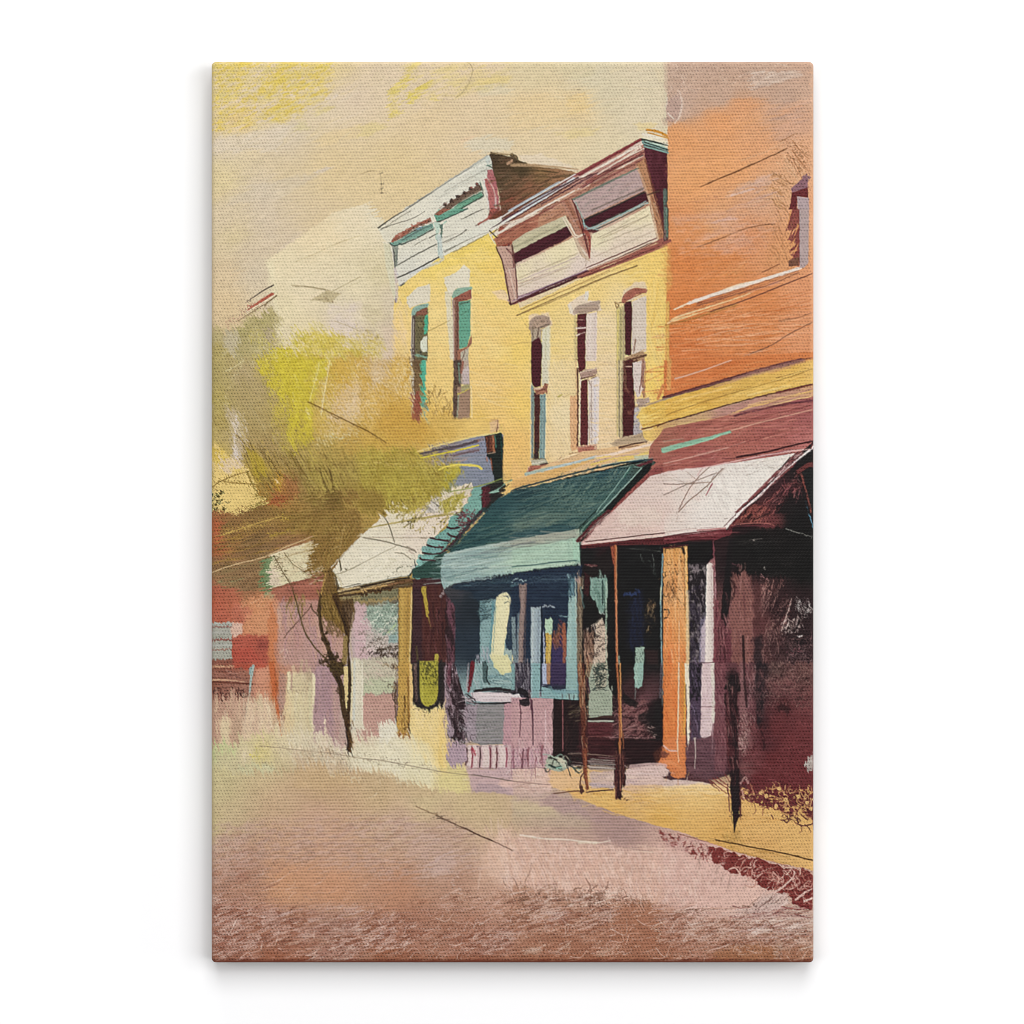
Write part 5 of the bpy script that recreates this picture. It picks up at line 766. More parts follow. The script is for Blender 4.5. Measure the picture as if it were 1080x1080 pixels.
S("0,490 40,480 100,492", 9, "9cb4b4", .85, dry=.2); S("0,520 60,515", 24, "4c6c74", .7, dry=.3)
P("45,510 105,520 100,640 85,800 80,1085 40,1085 50,800 60,640", "84706a", r=.8); S("80,520 70,760 60,1080", 18, "a08c84", .6, dry=.3); S("45,720 40,1080", 16, "8c9ca0", .7, dry=.35); S("10,760 20,1080", 28, "94a8a8", .75, dry=.25); S("100,560 90,1080", 10, "54484c", .7)
P("0,1020 12,1040 0,1085", "dcd4a4"); 
P("135,680 205,672 206,800 200,1085 132,1085", "a0b0b6", r=.6); S("150,690 145,1080", 14, "b8c4c4", .8, dry=.15); S("190,690 185,1080", 14, "8898a4", .8, dry=.15); S("220,670 260,668 300,675", 10, "a8b4bc", .9, dry=.1); S("215,690 210,1080", 9, "1c2028", .9)
P("236,765 260,755 290,762 286,870 236,868", "b4d0b4", r=.5); P("240,868 284,866 276,1040 270,1085 240,1085", "c4a24c", r=.5); S("270,890 262,1060", 10, "d8c07c", .7); S("226,850 228,1085", 10, "b4bcd0", .9, dry=.2); S("238,960 232,1085", 6, "e0d8c0", .7)
P("288,900 390,860 392,1085 280,1085", "3c3058", f=2, r=1.5, a=.9); H("300,800 390,800 390,960 300,960", 30, 70, 60, 12, "9c5c44 6c3c2c b46c4c 503040", .8, .2, 14, .3); S("370,800 375,960 370,1085", 24, "a86040", .8, dry=.25); S("330,840 320,960", 26, "80543c", .6, dry=.3)
P("404,610 460,600 462,760 460,1085 385,1085 395,800", "94b4b0", r=.6); S("420,620 410,1080", 20, "a8c4bc", .6, dry=.2); P("404,470 460,460 460,600 410,605", "5c8088", f=2, r=1.5, a=.75); H("400,470 470,460 460,600 400,610", 20, 80, 60, 9, "8caab0 2c4450 6c949c", .7); S("450,480 465,1085", 8, "b8c4b4", .8); S("340,740 400,742", 8, "8cb0b0", .8, dry=.2)
P("465,480 500,470 500,700 496,1085 462,1085", "7c6c58", f=1, r=.8); H("465,470 500,470 496,1085 465,1085", 26, 88, 110, 8, "b0947c 4c382c a88c68 5c5044", .75, .1, 5); S("455,475 480,500", 20, "c0a49c", .7, dry=.3); S("508,455 505,540", 12, "c4b49c", .9, dry=.2); S("490,540 515,680", 16, "5c7c78", .7, dry=.4)
P("500,400 720,240 720,460 560,460 560,620 510,640", "1c1716", f=1.5, r=1, a=.85); P("515,420 560,460 545,600 515,590", "3c1a1c", f=1.5, a=.8); S("520,375 600,382", 12, "7c3c40", .7, dry=.35); D("545,380 570,382 590,378", "9c7c74", 12, .6)
P("555,465 680,470 680,600 655,720 620,720 600,640 560,610", "7c9c90", r=.9); H("560,470 680,470 660,720 600,640", 30, 82, 90, 10, "9cb8ac 5c7c70 88a498", .7, .1, 6); P("640,480 650,480 650,660 640,660", "304440"); S("672,500 670,860", 11, "a0b8a4", .9); S("655,520 660,700", 8, "4c6458", .8); S("620,715 655,722", 7, "c4ccc0", .8)
P("510,600 600,690 620,760 540,830 510,840", "141312", r=1.5)
P("530,860 580,850 600,1085 510,1085 515,940", "8c6c58", f=1, r=1.5, a=.9); H("515,860 590,860 590,1085 515,1085", 24, 84, 90, 9, "a88470 5c3c30 b8947c 3c2420", .75); D("585,815 590,830 540,830", "b0a098", 16, .8)
P("600,800 640,752 662,800 680,900 680,1085 580,1085 590,930", "c8b4a0", f=.8, r=1); H("595,770 680,780 680,1085 580,1085", 40, -20, 60, 8, "3c2c28 2c2420 5c4840 e0d0bc", .85, .35, 14, .1); S("665,800 672,1080", 7, "9cb09c", .8); S("640,755 600,830", 8, "d8c8b0", .8)
P("684,460 745,380 750,1085 684,1085", "131312", r=.6); P("760,240 1060,230 1060,1085 760,1085", "141414", f=1, r=.6, a=.9)
P("500,215 720,205 1080,150 1080,232 760,236 500,262", "5a2528", r=.5); S("490,250 700,235 1080,200", 12, "4a1c20", .8, dry=.3); S("500,235 740,215", 9, "94483c", .6, dry=.4)
P("700,245 748,235 745,330 735,390 722,370", "9c5038", r=.8); S("738,240 735,400 742,700 748,1085", 15, "b0623e", .95, w1=12, dry=.1); S("744,240 745,700 752,1085", 5, "d8a070", .8); S("728,250 732,380", 9, "6c2c20", .8); S("735,500 738,1000", 4, "e0b890", .6)
S("805,590 870,580 905,575", 22, "34487c", .7, dry=.35); S("880,550 905,560", 10, "34487c", .6, dry=.3); P("830,640 930,560 940,960 830,980", "1c2038", f=8, r=4, a=.55); H("840,640 930,600 930,1000 840,1000", 20, 85, 120, 12, "242c4c 1c2440", .5)
H("950,660 1030,620 1000,860 950,860", 26, 105, 50, 7, "8c6c4c a88c64 4c3c2c", .75, .4, 20); S("1000,300 1010,360 1005,440", 5, "a8b0a8", .6, dry=.4); S("770,250 1050,280", 12, "8c9088", .35, dry=.6); H("880,260 1060,260 1060,480 900,480", 12, 80, 70, 6, "5c605c 3c4440", .6)
P("880,965 942,958 940,1085 878,1085", "9cb4a4", r=.8); N("880,960 945,960 945,1085 880,1085", "4c6058", 2, .6, .6, 1); S("1072,300 1064,560 1060,640 1066,1085", 10, "94b8bc", .85, dry=.2); S("1060,540 1058,630", 12, "c8ccac", .9, w1=4); P("940,980 1040,980 1040,1085 960,1085", "3c2424", f=3, a=.6); S("760,1030 765,1085", 14, "8c9c8c", .8, dry=.2)
T(540,700)
P("-5,0 60,-10 130,-5 130,230 60,300 0,280", "3a3440", f=1, r=1, a=.9); H("0,0 130,0 120,200 20,200", 40, 86, 90, 8, "8c8890 1c1a20 5c5058 a8a0a4", .7, .1, 6); P("-5,0 20,0 20,180 -5,190", "7ca0a0", f=1.5); S("0,205 40,200 80,215", 9, "241c20", .9); P("-5,220 50,212 75,245 70,270 -5,278", "d8d0d0", r=.6); S("60,190 130,240 110,290", 40, "1c181c", .9, dry=.25)
P("135,0 205,-5 200,160 300,190 470,170 475,262 320,250 135,245", "86abac", r=.5); P("385,0 465,0 470,255 385,250", "8fb0ac", r=.5); S("140,10 140,235", 9, "a8c0c4", .8); S("208,0 205,230", 10, "2c3440", .9); P("215,0 245,0 250,150 215,160", "aab4cc", r=.5); P("245,-5 275,-5 270,150 248,150", "a0785c", r=.5); P("275,-5 385,-5 382,155 275,160", "3c3050", r=.8); S("210,150 380,152", 9, "2c2c40", .8); S("300,200 460,200", 30, "6c9098", .6, dry=.3); S("270,170 330,240", 20, "78a4a4", .6, dry=.3); S("468,0 472,260", 10, "5c7474", .8); S("290,258 470,266", 8, "24282c", .9)
P("-5,240 295,250 285,700 -5,740", "bc9499", r=.5); P("-5,280 130,290 130,246 295,252 290,640 -5,640", "c19a9b", r=.4); H("0,290 290,270 285,740 0,740", 50, 89, 170, 14, "cca8a8 b48c90 c8a0a0 ba9294", .5, .05, 3); S("58,270 62,400 55,520", 11, "5c3440", .9, w1=5); S("140,260 148,420 150,580", 14, "54303c", .9, w1=8); S("130,240 140,330", 8, "4c2c38", .8); S("238,330 240,600", 9, "dcc0c0", .8); S("50,540 55,600", 6, "d8b8bc", .8); P("50,260 125,240 125,300 70,300", "1c181c", r=1.2, a=.9)
P("-5,600 290,600 285,740 -5,745", "c29ca4", f=2, r=1, a=.8); H("0,610 280,610 280,740 0,740", 40, 88, 100, 14, "d4b6b4 9c7078 ccacaa 844c54", .7, .1, 5); S("80,610 72,740", 14, "6c3c48", .8, dry=.2); S("10,620 12,740", 12, "8c5464", .7); S("170,640 200,730", 6, "dcc4c0", .8); S("0,745 230,742", 7, "846068", .7)
P("295,258 480,262 500,690 400,700 380,640 290,640", "231516", r=.6); S("360,262 362,620", 6, "9c5c60", .85); H("300,270 490,270 490,640 300,640", 30, 88, 120, 10, "36201e 181010 3c2424", .6); H("420,290 510,280 500,410 470,400", 14, -20, 70, 8, "5c503c 8c7c64 4c4030", .8)
P("545,110 560,0 680,-5 690,160 715,200 712,375 545,385", "9ea894", r=.6); P("575,0 680,-5 670,170 600,190", "b4aa94", f=1.5, r=1, a=.8); K("590,10 670,10 665,180 600,170", 26, 50, 9, "1c2422 2c3430 3c4c44", .95); H("590,0 680,0 670,180 600,180", 24, -30, 60, 8, "1c2420 34403c", .85, .3, 16); H("550,180 710,220 710,370 550,370", 24, 5, 110, 9, "acb4a0 909c88 b4bca8", .5); P("690,60 745,0 745,250 720,220 690,170", "151413", r=1); S("712,160 700,240", 9, "a8b0a0", .8); S("545,410 640,408 720,410", 13, "b0b4a4", .9, dry=.15); S("580,400 640,380 715,376", 18, "3c2420", .9, w1=22); P("575,0 540,-10 520,60 545,120", "8c7c64", r=1)
P("480,420 730,420 730,740 520,690 480,640", "3a1a1d", r=.8); P("540,415 730,418 725,520 545,520", "5e2a2e", f=2, r=1, a=.8); S("540,520 700,522", 8, "8c5450", .8, dry=.3); H("540,420 1050,530 1050,700 520,690", 60, 2, 170, 9, "4c2226 241112 582a2c 301618", .6)
P("745,310 880,270 960,250 960,400 1020,530 720,525 730,380", "7d5150", f=3, r=4, a=.8); N("720,320 1020,270 1030,535 720,530", "2c1619", 3, .52, .85, 4, -20, 2, 6); H("730,330 960,280 1000,530 720,525", 70, -30, 60, 7, "a0706c 8c5c5c b48884 6c3c40", .7, .2, 16); P("900,380 1060,200 1070,640 1020,560", "151313", f=5, r=4, a=.6); P("780,200 900,280 880,310 800,300", "141212", f=2, r=3, a=.8); S("660,524 900,526 1020,530", 7, "b08484", .7, dry=.4); H("960,440 1020,440 1030,530 980,530", 10, 20, 24, 6, "c4a49c", .8)
P("745,540 1050,560 1060,700 820,740 760,740", "231012", f=2, r=2, a=.7)
P("870,-5 938,-5 928,160 900,175 872,160", "92b2a6", r=1); S("890,0 885,150", 16, "a8c4b4", .6, dry=.2); S("880,170 876,250", 6, "7c8480", .8, dry=.2); S("780,250 1000,255", 4, "4c3c3c", .6); S("1064,0 1055,240", 14, "5c5860", .8, dry=.25); S("1075,-10 1068,300", 6, "8c9c94", .7)
H("400,630 740,640 740,770 400,720", 22, 3, 180, 8, "a89890 1c1414 c4b4ac 3c2824", .8, .05, 3, .25); P("545,690 735,700 735,765 550,760", "8c7c78", f=1, r=1, a=.7); S("550,715 735,720", 10, "1c1414", .9, dry=.15); S("550,735 720,745", 9, "c4b8b0", .8, dry=.2); S("400,640 560,645 735,662", 6, "9c8474", .8); S("560,680 735,690", 8, "b0a49c", .8)
P("800,740 900,720 1020,700 1080,690 1080,725 940,728 820,750", "2a1414", r=.6)
P("240,690 260,650 320,660 380,680 400,740 350,770 270,755 235,730", "a8b09c", f=1, r=1.2); H("240,650 500,680 500,760 240,760", 24, 15, 60, 10, "1c1c1a a8b8a4 2c3430 8cb0a0 c8c4ac", .9, .6, 30, .1); S("270,665 330,690 385,715 420,810", 9, "2c2420", .9, w1=4); S("265,720 310,740 350,735", 14, "2c3c38", .9); S("320,745 355,740", 12, "8cc0ac", .9); S("300,640 340,625 380,640", 14, "241414", .9, dry=.2); D("340,685 360,700", "ccc8b0", 34, .9); S("410,720 440,740 490,745", 10, "242c2c", .8)
# front posts
S("490,20 500,240 510,420 512,560 520,760 535,890", 50, "6a3526", .85, w1=18, dry=.3); S("480,0 495,300", 26, "a8845c", .7, dry=.45); S("530,110 545,200", 26, "3c2434", .8, dry=.3); H("470,0 545,0 545,600 495,700 490,400", 50, 88, 110, 8, "9c6444 3c1c16 b88458 5c2c20 c0a080", .7, .1, 6); S("520,620 525,760 540,885", 32, "7c3f2c", .9, w1=10, dry=.1); S("512,780 495,800 485,870 495,925 505,880", 9, "4c2824", .9); D("495,880 500,905", "4c2c28", 28, .9); S("520,640 535,860", 8, "a86844", .7)
S("745,0 755,120 765,300 768,450 770,600", 14, "a8643c", .95, dry=.1); S("770,0 775,300 780,520", 8, "d09054", .9, w1=6); S("790,480 795,600", 9, "8c5434", .8); S("765,560 768,640", 14, "c47c44", .8, dry=.2)
P("735,640 800,640 812,730 808,850 795,880 785,850 780,950 770,970 745,960 742,900 728,860 726,740", "351a1c", r=1); S("770,640 772,900", 9, "8c5444", .9, dry=.15); S("785,650 800,860", 18, "3c1c1c", .8); S("745,660 742,960", 14, "4c2424", .8, dry=.2); D("745,965 770,968 780,950 800,960 820,975", "4c2c28", 9, .8); S("740,700 725,860", 8, "4c2828", .7, dry=.3); H("726,650 810,650 800,880 740,940", 20, 88, 90, 7, "6c3c34 241012 8c5848", .6)
# orange pillar and pale door
T(700,540)
P("-3,255 150,245 168,242 175,700 184,1085 -3,1085", "dc9a5c", r=.4); G("0,260 150,250 160,1085 0,1085", "60,300 d89c58 60,450 dfa86a 100,600 e4b078 60,700 e09c5c 40,850 df8648 120,850 e0a060 40,1050 da7840 110,1050 dc8c50 20,550 cc8c54", f=.8, r=.4)
P("150,245 170,243 176,700 182,1085 160,1085 154,700", "d8a058", r=.3); S("158,250 165,800 170,1080", 8, "ecc88c", .9, dry=.15); S("145,255 152,700", 6, "7c5434", .8, dry=.2); S("172,240 176,420", 5, "241c18", .8)
S("10,290 15,262 60,258 130,255 140,290", 7, "3c2818", .95); S("135,255 145,295", 16, "2c2018", .9, dry=.2); D("120,320 125,345 100,440 85,380 80,410 40,430", "4c3420", 12, .8); K("10,360 100,330 80,660 0,660", 16, 90, 7, "4c3420 5c4028", .9); S("20,520 40,500 50,560 75,545 70,630", 7, "4c3420", .9); S("0,580 20,600 40,570 40,640", 7, "54381f", .9); S("5,700 35,700 30,740 5,765", 10, "3c2c24", .9); S("60,480 80,490 60,520", 7, "4c3420", .8)
H("5,300 150,300 150,1080 5,1080", 46, 89, 200, 12, "ecb87c d08848 e4a060 cc7c40 f0c490", .5, .05, 3); S("110,780 108,1080", 7, "e8c8a0", .8); S("0,255 170,235", 12, "4a1c20", .8, dry=.2)
T(700,700)
P("-3,-5 158,-5 162,350 152,640 150,720 130,730 80,740 -3,730", "dd8544", r=.5); P("-3,-5 95,-5 100,600 -3,730", "dd7c40", f=2, r=1, a=.8); S("135,0 140,500", 24, "d08c44", .7, dry=.2); H("0,0 150,0 150,720 0,720", 50, 89, 220, 11, "e89854 cc6c34 e08c4c d87840 ecaa6c", .55, .04, 3); S("108,-5 105,300 98,610", 10, "e0c8a0", .95); S("112,0 108,300", 4, "8c6840", .6); S("152,0 148,500", 8, "dcb050", .9); P("150,-5 186,-5 190,300 185,600 172,610 160,400", "e8dcc4", r=.5); S("158,150 165,500", 5, "3c2418", .9); S("170,400 178,600", 10, "f0e4d0", .9); S("168,600 166,660", 7, "c8a890", .8)
S("0,585 40,600 95,612", 9, "d8a898", .9); S("0,600 60,620", 10, "8c4c40", .8, dry=.2); P("-3,620 50,620 40,650 -3,650", "5c3c34", f=2, r=1.5); P("-3,660 90,650 130,740 60,745 -3,730", "dc7c3c", f=2, r=1.5)
T(540,700)
P("1020,620 1080,580 1085,720 1030,700 1010,660", "b0603c", f=2, r=2, a=.8); D("1020,650 1040,620 1050,680 1060,600", "7c3c28", 16, .8)
T(700,540)
P("172,250 350,205 352,330 300,370 300,1085 182,1085 176,500", "231d20", r=.5); P("172,240 352,205 350,325 310,355 172,380", "151313", r=.8); S("185,425 260,415 300,390", 8, "8c8480", .8, dry=.2); N("178,380 300,380 298,1085 184,1085", "84787c", 2.2, .52, .8, 2, 80, 3, 7); N("178,560 300,500 298,1085 184,1085", "2a2230", 2, .5, .7, 2, 80, 3, 7, 0, 1); S("285,400 295,420", 20, "8c8484", .7, dry=.3); P("262,760 300,760 298,1085 250,1085", "8c84a0", f=2, r=1.5, a=.6); H("265,760 300,760 298,1085 255,1085", 14, 88, 110, 8, "c8c0cc 5c5468 a8a0b0", .7)
P("262,840 302,760 302,1085 270,1085", "c4b4bc", f=2, r=1.5, a=.85); P("160,560 180,560 186,1085 160,1085", "dec59c", f=2.5, r=.6, a=.8); P("305,370 350,330 420,300 380,640 365,700 365,1085 300,1085", "8c5a5c", r=.6); P("303,375 330,355 352,375 354,700 360,1085 294,1085 298,700", "ddd0c8", r=.5); S("312,380 305,1080", 14, "f0e6dc", .7); S("340,380 350,1080", 14, "cbb8b4", .7); S("352,390 372,450 375,640", 24, "b48c90", .8, dry=.25); H("350,340 420,300 410,420 370,480", 20, 60, 50, 9, "b88c88 8c5458 d0a8a0 74404a", .75)
P("350,205 490,130 520,90 480,300 440,420 395,640 365,760 375,500 420,340 355,330", "7c424a", r=.6); S("420,160 400,420", 50, "8a4a50", .7, dry=.2); H("360,210 480,140 440,420 380,640", 40, 96, 110, 10, "9c5c60 5c2c34 a86c6c 6c3840", .6)
# right building in shade
T()
G("752,558 770,553 792,535 835,485 870,455 870,925 858,870 850,862 820,855 795,840 780,830 725,823 752,700 756,620", """790,560 241618 810,550 6c3838 830,520 3c2024 850,500 1a1818 840,550 151414 800,580 161414 850,600 141413 780,600 201518 790,640 8c5c58 780,660 8a5856 800,660 5c3434 820,640 2c1a1c 850,640 2a1c1e 840,680 241a1c 820,680 3c2426 850,690 2c1a1e
790,690 805450 770,690 5c2c30 760,720 64343a 770,760 3c1a1e 785,740 7c4c4c 800,720 2c1a1c 805,760 381c20 820,730 6c4040 840,740 683838 840,770 5c2a2c 820,790 622b2e 850,790 662a2c 810,810 6a2e30 840,820 682628 790,800 744444 785,780 805858
740,790 5e3c42 750,810 5c3a3e 730,810 5a383c 760,780 5a2e34 850,840 6a282c 820,835 6c2c2c""", f=.8, r=.7, s=.5)
T(700,540)
S("560,-10 490,90 470,110", 30, "6c3034", .8, dry=.2); P("500,90 570,0 640,-60 760,-20 740,30 640,80", "86463f", f=2, r=3, a=.8); H("560,0 760,-40 740,60 560,80", 40, -50, 60, 8, "a8584c 4c2024 b86c5c 241416", .8, .2, 14); S("480,95 560,85 680,78 760,85 790,100", 9, "b06860", .9, w1=5); S("500,100 700,95 850,115", 14, "5c2a30", .8, dry=.3); S("600,40 620,20", 22, "241414", .8); S("640,60 740,10", 7, "1c1212", .8)
P("490,180 700,115 1075,110 1075,480 800,470 640,450 520,420 460,380", "141312", f=3, r=3, a=.9); H("500,200 1075,160 1075,480 520,420", 40, 1, 240, 6, "2c2a28 3a3634 242220", .6, .05, 3, .5); S("870,120 960,150 1060,178", 5, "b8b8b0", .8, dry=.3); S("1030,0 1065,110", 9, "5c94b0", .85, dry=.2); S("610,200 700,190", 5, "8c8480", .7, dry=.3); D("718,400 640,200", "b0a8a0", 12, .7); S("490,378 550,378", 8, "6c3c44", .8, dry=.2)
P("470,180 490,185 480,420 490,500 470,640 440,880 400,900 400,820 420,560 440,400 455,260", "191516", r=1.2); H("400,560 490,500 450,890 400,890", 20, 100, 60, 8, "5c3438 2c1a1c 8c5c5c", .6)
P("490,440 520,430 620,450 640,640 620,1085 480,1085 480,700", "85564f", f=3, r=3, a=.85); H("485,440 640,450 630,1085 480,1085", 70, 88, 120, 12, "9c6c64 74463f ac7c74 6c4040 8c5c58", .55, .08, 6, .35)
P("640,470 700,560 680,820 640,800", "4c2a2a", f=5, r=4, a=.7); S("565,880 570,1085", 18, "241414", .95, dry=.1); S("480,480 510,540 480,640", 9, "2c1618", .8, dry=.2); S("690,460 700,445 715,465 690,470", 6, "c08c8c", .8); D("690,495 735,470 660,440", "b07c7c", 8, .8); P("500,400 560,420 540,450 500,440", "1c1414", f=2, r=2, a=.8)
H("690,520 830,500 800,640 700,640", 24, 118, 90, 8, "9c7068 7c504c b48880", .85, .05, 6, .2); H("700,640 900,600 860,860 740,900", 46, 122, 100, 8, "8c605c 3c2424 6c4444 a07870", .7, .05, 8, .2); S("910,630 860,780 840,840", 10, "c0a49c", .85, dry=.25); H("850,760 980,740 960,860 850,860", 30, 116, 70, 7, "d0bcb4 8c7470 1c1414 b4a09c", .85, .1, 12, .1); H("930,630 1064,640 1064,760 980,740", 34, 50, 50, 7, "c8bcb8 8c7c7c 2c2020 e0d8d4", .85, .3, 26, .1); S("955,880 985,880", 12, "d8ccc8", .9); D("995,820 990,810 910,860 870,860", "c0b0ac", 10, .8)
H("830,870 1064,880 1064,1085 850,1085", 60, -4, 130, 7, "5c4040 1c1416 7c5c5c 3c2828", .7, .1, 10, .3); H("660,860 820,800 840,1085 680,1085", 50, 115, 80, 9, "8c605c 4c2c2c a07870 241616", .6, .1, 14, .3); P("640,900 700,880 700,1085 640,1085", "281c20", f=4, r=3, a=.85); K("840,960 1064,900 1064,1080 880,1080", 24, 70, 6, "8c7474 a87c80 3c2c2c", .6); S("870,990 980,990", 7, "a85c68", .6, dry=.4); S("410,960 440,940 480,930", 8, "2c1618", .8)
S("380,640 370,900 365,1085", 24, "8c4a54", .7, dry=.25); P("370,700 480,860 480,1085 365,1085", "6c3840", f=3, r=2, a=.8); H("370,640 480,860 480,1085 370,1085", 44, 90, 110, 9, "8c5458 4c2429 a06c6c 341a1e", .6, .08, 8)
T(700,380)
P("1064,745 985,790 1000,860 1050,1080 1080,1080 1080,740", "1c1c1c", r=1); S("980,810 1010,920 1050,1080", 12, "8c4a40", .9, dry=.15); S("1010,1000 1030,1080", 7, "4c84a8", .8, dry=.3); S("930,800 965,860", 7, "7c5454", .7); P("780,1080 900,930 985,900 1050,1090", "181616", f=3, r=4, a=.8); H("640,1080 980,780 1000,900 800,1080", 60, -46, 70, 8, "8c4a48 5c2a2c a85c58 2c1618 b87470", .75, .15, 12, .3); H("850,860 990,860 990,980 850,980", 22, 70, 70, 6, "8c4448 3c2024 a86064", .7, .2, 30); S("1060,620 1080,610 1080,740 1040,740 960,790", 30, "7c3a38", .8, dry=.2)
# pink-white awning
T()
G("613,572 640,545 686,502 705,497 748,492 838,478 842,481 815,506 790,532 768,556 764,560 700,566 660,570 618,574", "640,560 d8bcb2 690,510 dcc8be 720,500 e0d4cc 700,540 dcc4ba 660,550 dcc2b8 740,540 e8e0d8 760,520 ece6de 800,500 e8e2da 820,490 e6dfd6 740,560 e6dcd4 680,560 dcc4b8 720,520 e0d2c8 710,550 e4d6cc", f=.7, r=.5)
T(700,380)
S("0,805 130,775 280,768", 7, "e0c0b8", .7); P("400,770 900,675 880,720 540,1070 300,1085 330,980 380,900", "ece6de", f=3, r=3, a=.5); N("300,760 920,680 560,1080 260,1080", "d8cec6", 4, .58, .5, 4, 60, 2); N("0,800 300,760 240,1080 0,1080", "ead4ca", 5, .55, .5, 4, 50, 2)
S("330,755 250,830 180,920 110,1060", 5, "8c6c5c", .85); S("420,770 300,900 180,1000 105,1080", 5, "846454", .9); S("0,880 100,882 300,870 340,865", 5, "8c7464", .85); S("0,960 140,895 300,830 380,800", 5, "a08c7c", .7); S("0,815 100,860 200,870", 4, "a89484", .6); S("160,790 230,850", 5, "b0988c", .7); S("345,880 300,960", 9, "a4545c", .8, w1=4); S("275,765 240,820", 9, "dcb4b0", .8); S("390,820 440,760", 5, "9c8878", .6); H("580,720 880,690 800,800 620,800", 14, -20, 90, 5, "c4b8ac a89c90", .6); S("740,760 780,765", 6, "8c8478", .7); S("340,850 360,820", 5, "5c4038", .7); S("40,800 140,870", 4, "b09c90", .6); H("380,760 520,740 560,860 420,900", 14, 60, 60, 5, "b8a89c c8bcb0", .6)
P("900,690 960,650 1000,655 920,760 700,950 560,1085 500,1085 700,900 840,760", "7c4444", r=.8); H("920,680 990,650 820,840 560,1080", 44, -43, 80, 8, "2c1418 e8d4d0 5c2428 c89c98 8c4c50", .9, .1, 10, .1); S("1080,610 960,700 840,800 700,940 545,1080", 14, "f0e4e0", .95); S("960,690 800,835 640,985", 6, "5c2c30", .9); S("900,690 840,760 760,840", 7, "2c1416", .9, dry=.2); S("810,790 700,900 600,1000", 14, "8a4a4c", .7, dry=.25); S("560,1050 700,930 800,830", 6, "2c1418", .9)
T(700,540)
S("545,-5 490,55 435,115", 13, "f0e6e2", .95, w1=8); S("530,-5 470,60 430,100", 6, "4c2024", .8); S("560,10 500,80", 9, "5c2428", .8, dry=.2)
S("0,165 200,135 440,112", 9, "ecdcd4", .9); S("0,150 120,128 260,115 430,105", 6, "b09088", .5, dry=.4); S("0,178 200,148 440,125", 9, "5c2428", .95); P("0,182 440,125 490,130 480,160 350,205 170,210 0,238", "703036", r=.6); H("0,190 480,135 470,165 0,235", 34, -5, 160, 8, "8c4448 4c1c20 a0585a 5c262a", .7, .04, 3); S("0,235 200,205 350,200", 8, "241214", .9, dry=.2); S("0,205 220,170 430,145", 5, "a05c60", .6); S("240,130 440,115", 10, "a85454", .7, dry=.35)
H("40,0 520,-20 440,90 20,140", 18, 8, 130, 5, "ccc0b4 d8ccc4 b4a498", .5); S("90,0 100,30 90,70", 5, "a08c80", .6); S("435,50 450,45", 6, "8c7c70", .7)
T(540,540)
P("500,222 560,120 720,-10 1085,-20 1085,155 900,175 740,190", "d9bcb2", f=.8, r=.5, a=.5); S("500,228 740,202 1085,160", 13, "e2c4ba", .95); S("520,212 740,188 1085,148", 5, "4c2424", .85); S("560,120 700,10", 7, "e4c8c0", .5); S("720,-10 600,100 500,230", 7, "d4a8a0", .8); S("470,205 580,80 690,-10", 26, "5a2226", .9, w1=20, dry=.15); S("490,190 600,80 680,10", 5, "c8a49c", .85); S("500,210 620,90 715,5", 4, "a87c78", .8); H("480,200 560,100 700,0 640,60 540,180", 18, -45, 80, 6, "8c4444 381418 a06460", .7)
S("860,0 870,40 850,70", 5, "9c8478", .6); H("620,60 1080,0 1060,140 600,190", 30, -30, 120, 6, "e4d0c4 c8a89e dcc4b8 ecdcd0", .5)
S("700,40 760,60", 4, "b89c90", .5); P("760,-20 1085,-20 1060,80 800,120", "e2d2c4", f=6, r=5, a=.6)
# lower right wall in shade
T(700,700)
G("182,-10 1075,-10 1075,1060 1000,1020 800,960 640,930 560,880 470,800 330,830 210,810 160,740 160,640 186,560", """230,100 3c3444 230,300 5c4454 230,500 6c4850 220,700 5e3a40 300,640 64404a 400,700 684048 400,500 7c4c52 400,250 70404a 400,50 7c464c 500,100 201618 490,300 3a1c20 480,500 5a2a30 480,700 3c1e22 500,800 241618
560,60 804c50 570,300 84545a 580,550 845858 570,750 784a4a 640,100 74484a 690,50 241a1e 690,200 2a1a1e 690,420 34191d 720,540 4c2226 800,50 5c4440 800,150 704444 850,320 5c2a2c 900,150 744848 1000,80 664440 1000,250 6c3c3c 800,450 642c2e 900,550 682e30 1000,500 6a3032
800,700 662a2c 1000,750 6a2a2d 620,650 6c383a 680,830 64282b 900,880 642629 640,450 6c3c3e 330,770 5c3a40""", f=.8, r=.7, s=.35)
P("186,-5 272,-5 265,200 262,540 195,550 190,300", "48394c", f=1, r=.8, a=.8); N("186,-5 272,-5 268,260 190,260", "1c181c", 2.2, .48, .85, 2, 80, 2, 7); H("190,0 268,0 262,540 195,540", 50, 80, 70, 7, "2c2430 7c6c84 1c1a20 5c5068", .7, .1, 14, .3)
P("276,-5 362,-5 362,420 345,440 340,510 300,530 262,525 268,200", "d6bfc0", r=.6); P("335,-5 364,-5 364,410 345,430", "d8d0c4", f=1); S("275,10 268,300", 10, "e4d0d0", .7); S("350,430 345,640", 12, "a8888c", .9, w1=6); S("270,308 360,308", 5, "70484c", .8); H("270,0 360,0 355,500 268,520", 24, 89, 140, 9, "e4d4d0 c8acb0 dcc8c8", .5)
S("222,530 226,640 220,745", 12, "b8a8a0", .9, w1=6); S("190,560 185,640", 8, "3c2428", .7); P("160,620 186,540 350,520 450,620 450,790 330,830 210,812 160,740", "64434a", f=3, r=1.5, a=.6); H("170,560 440,560 440,800 200,800", 44, 2, 120, 9, "7c5860 543640 4c3038 70505a", .5)
S("158,640 150,730 175,780 260,820", 8, "4c2c30", .6)
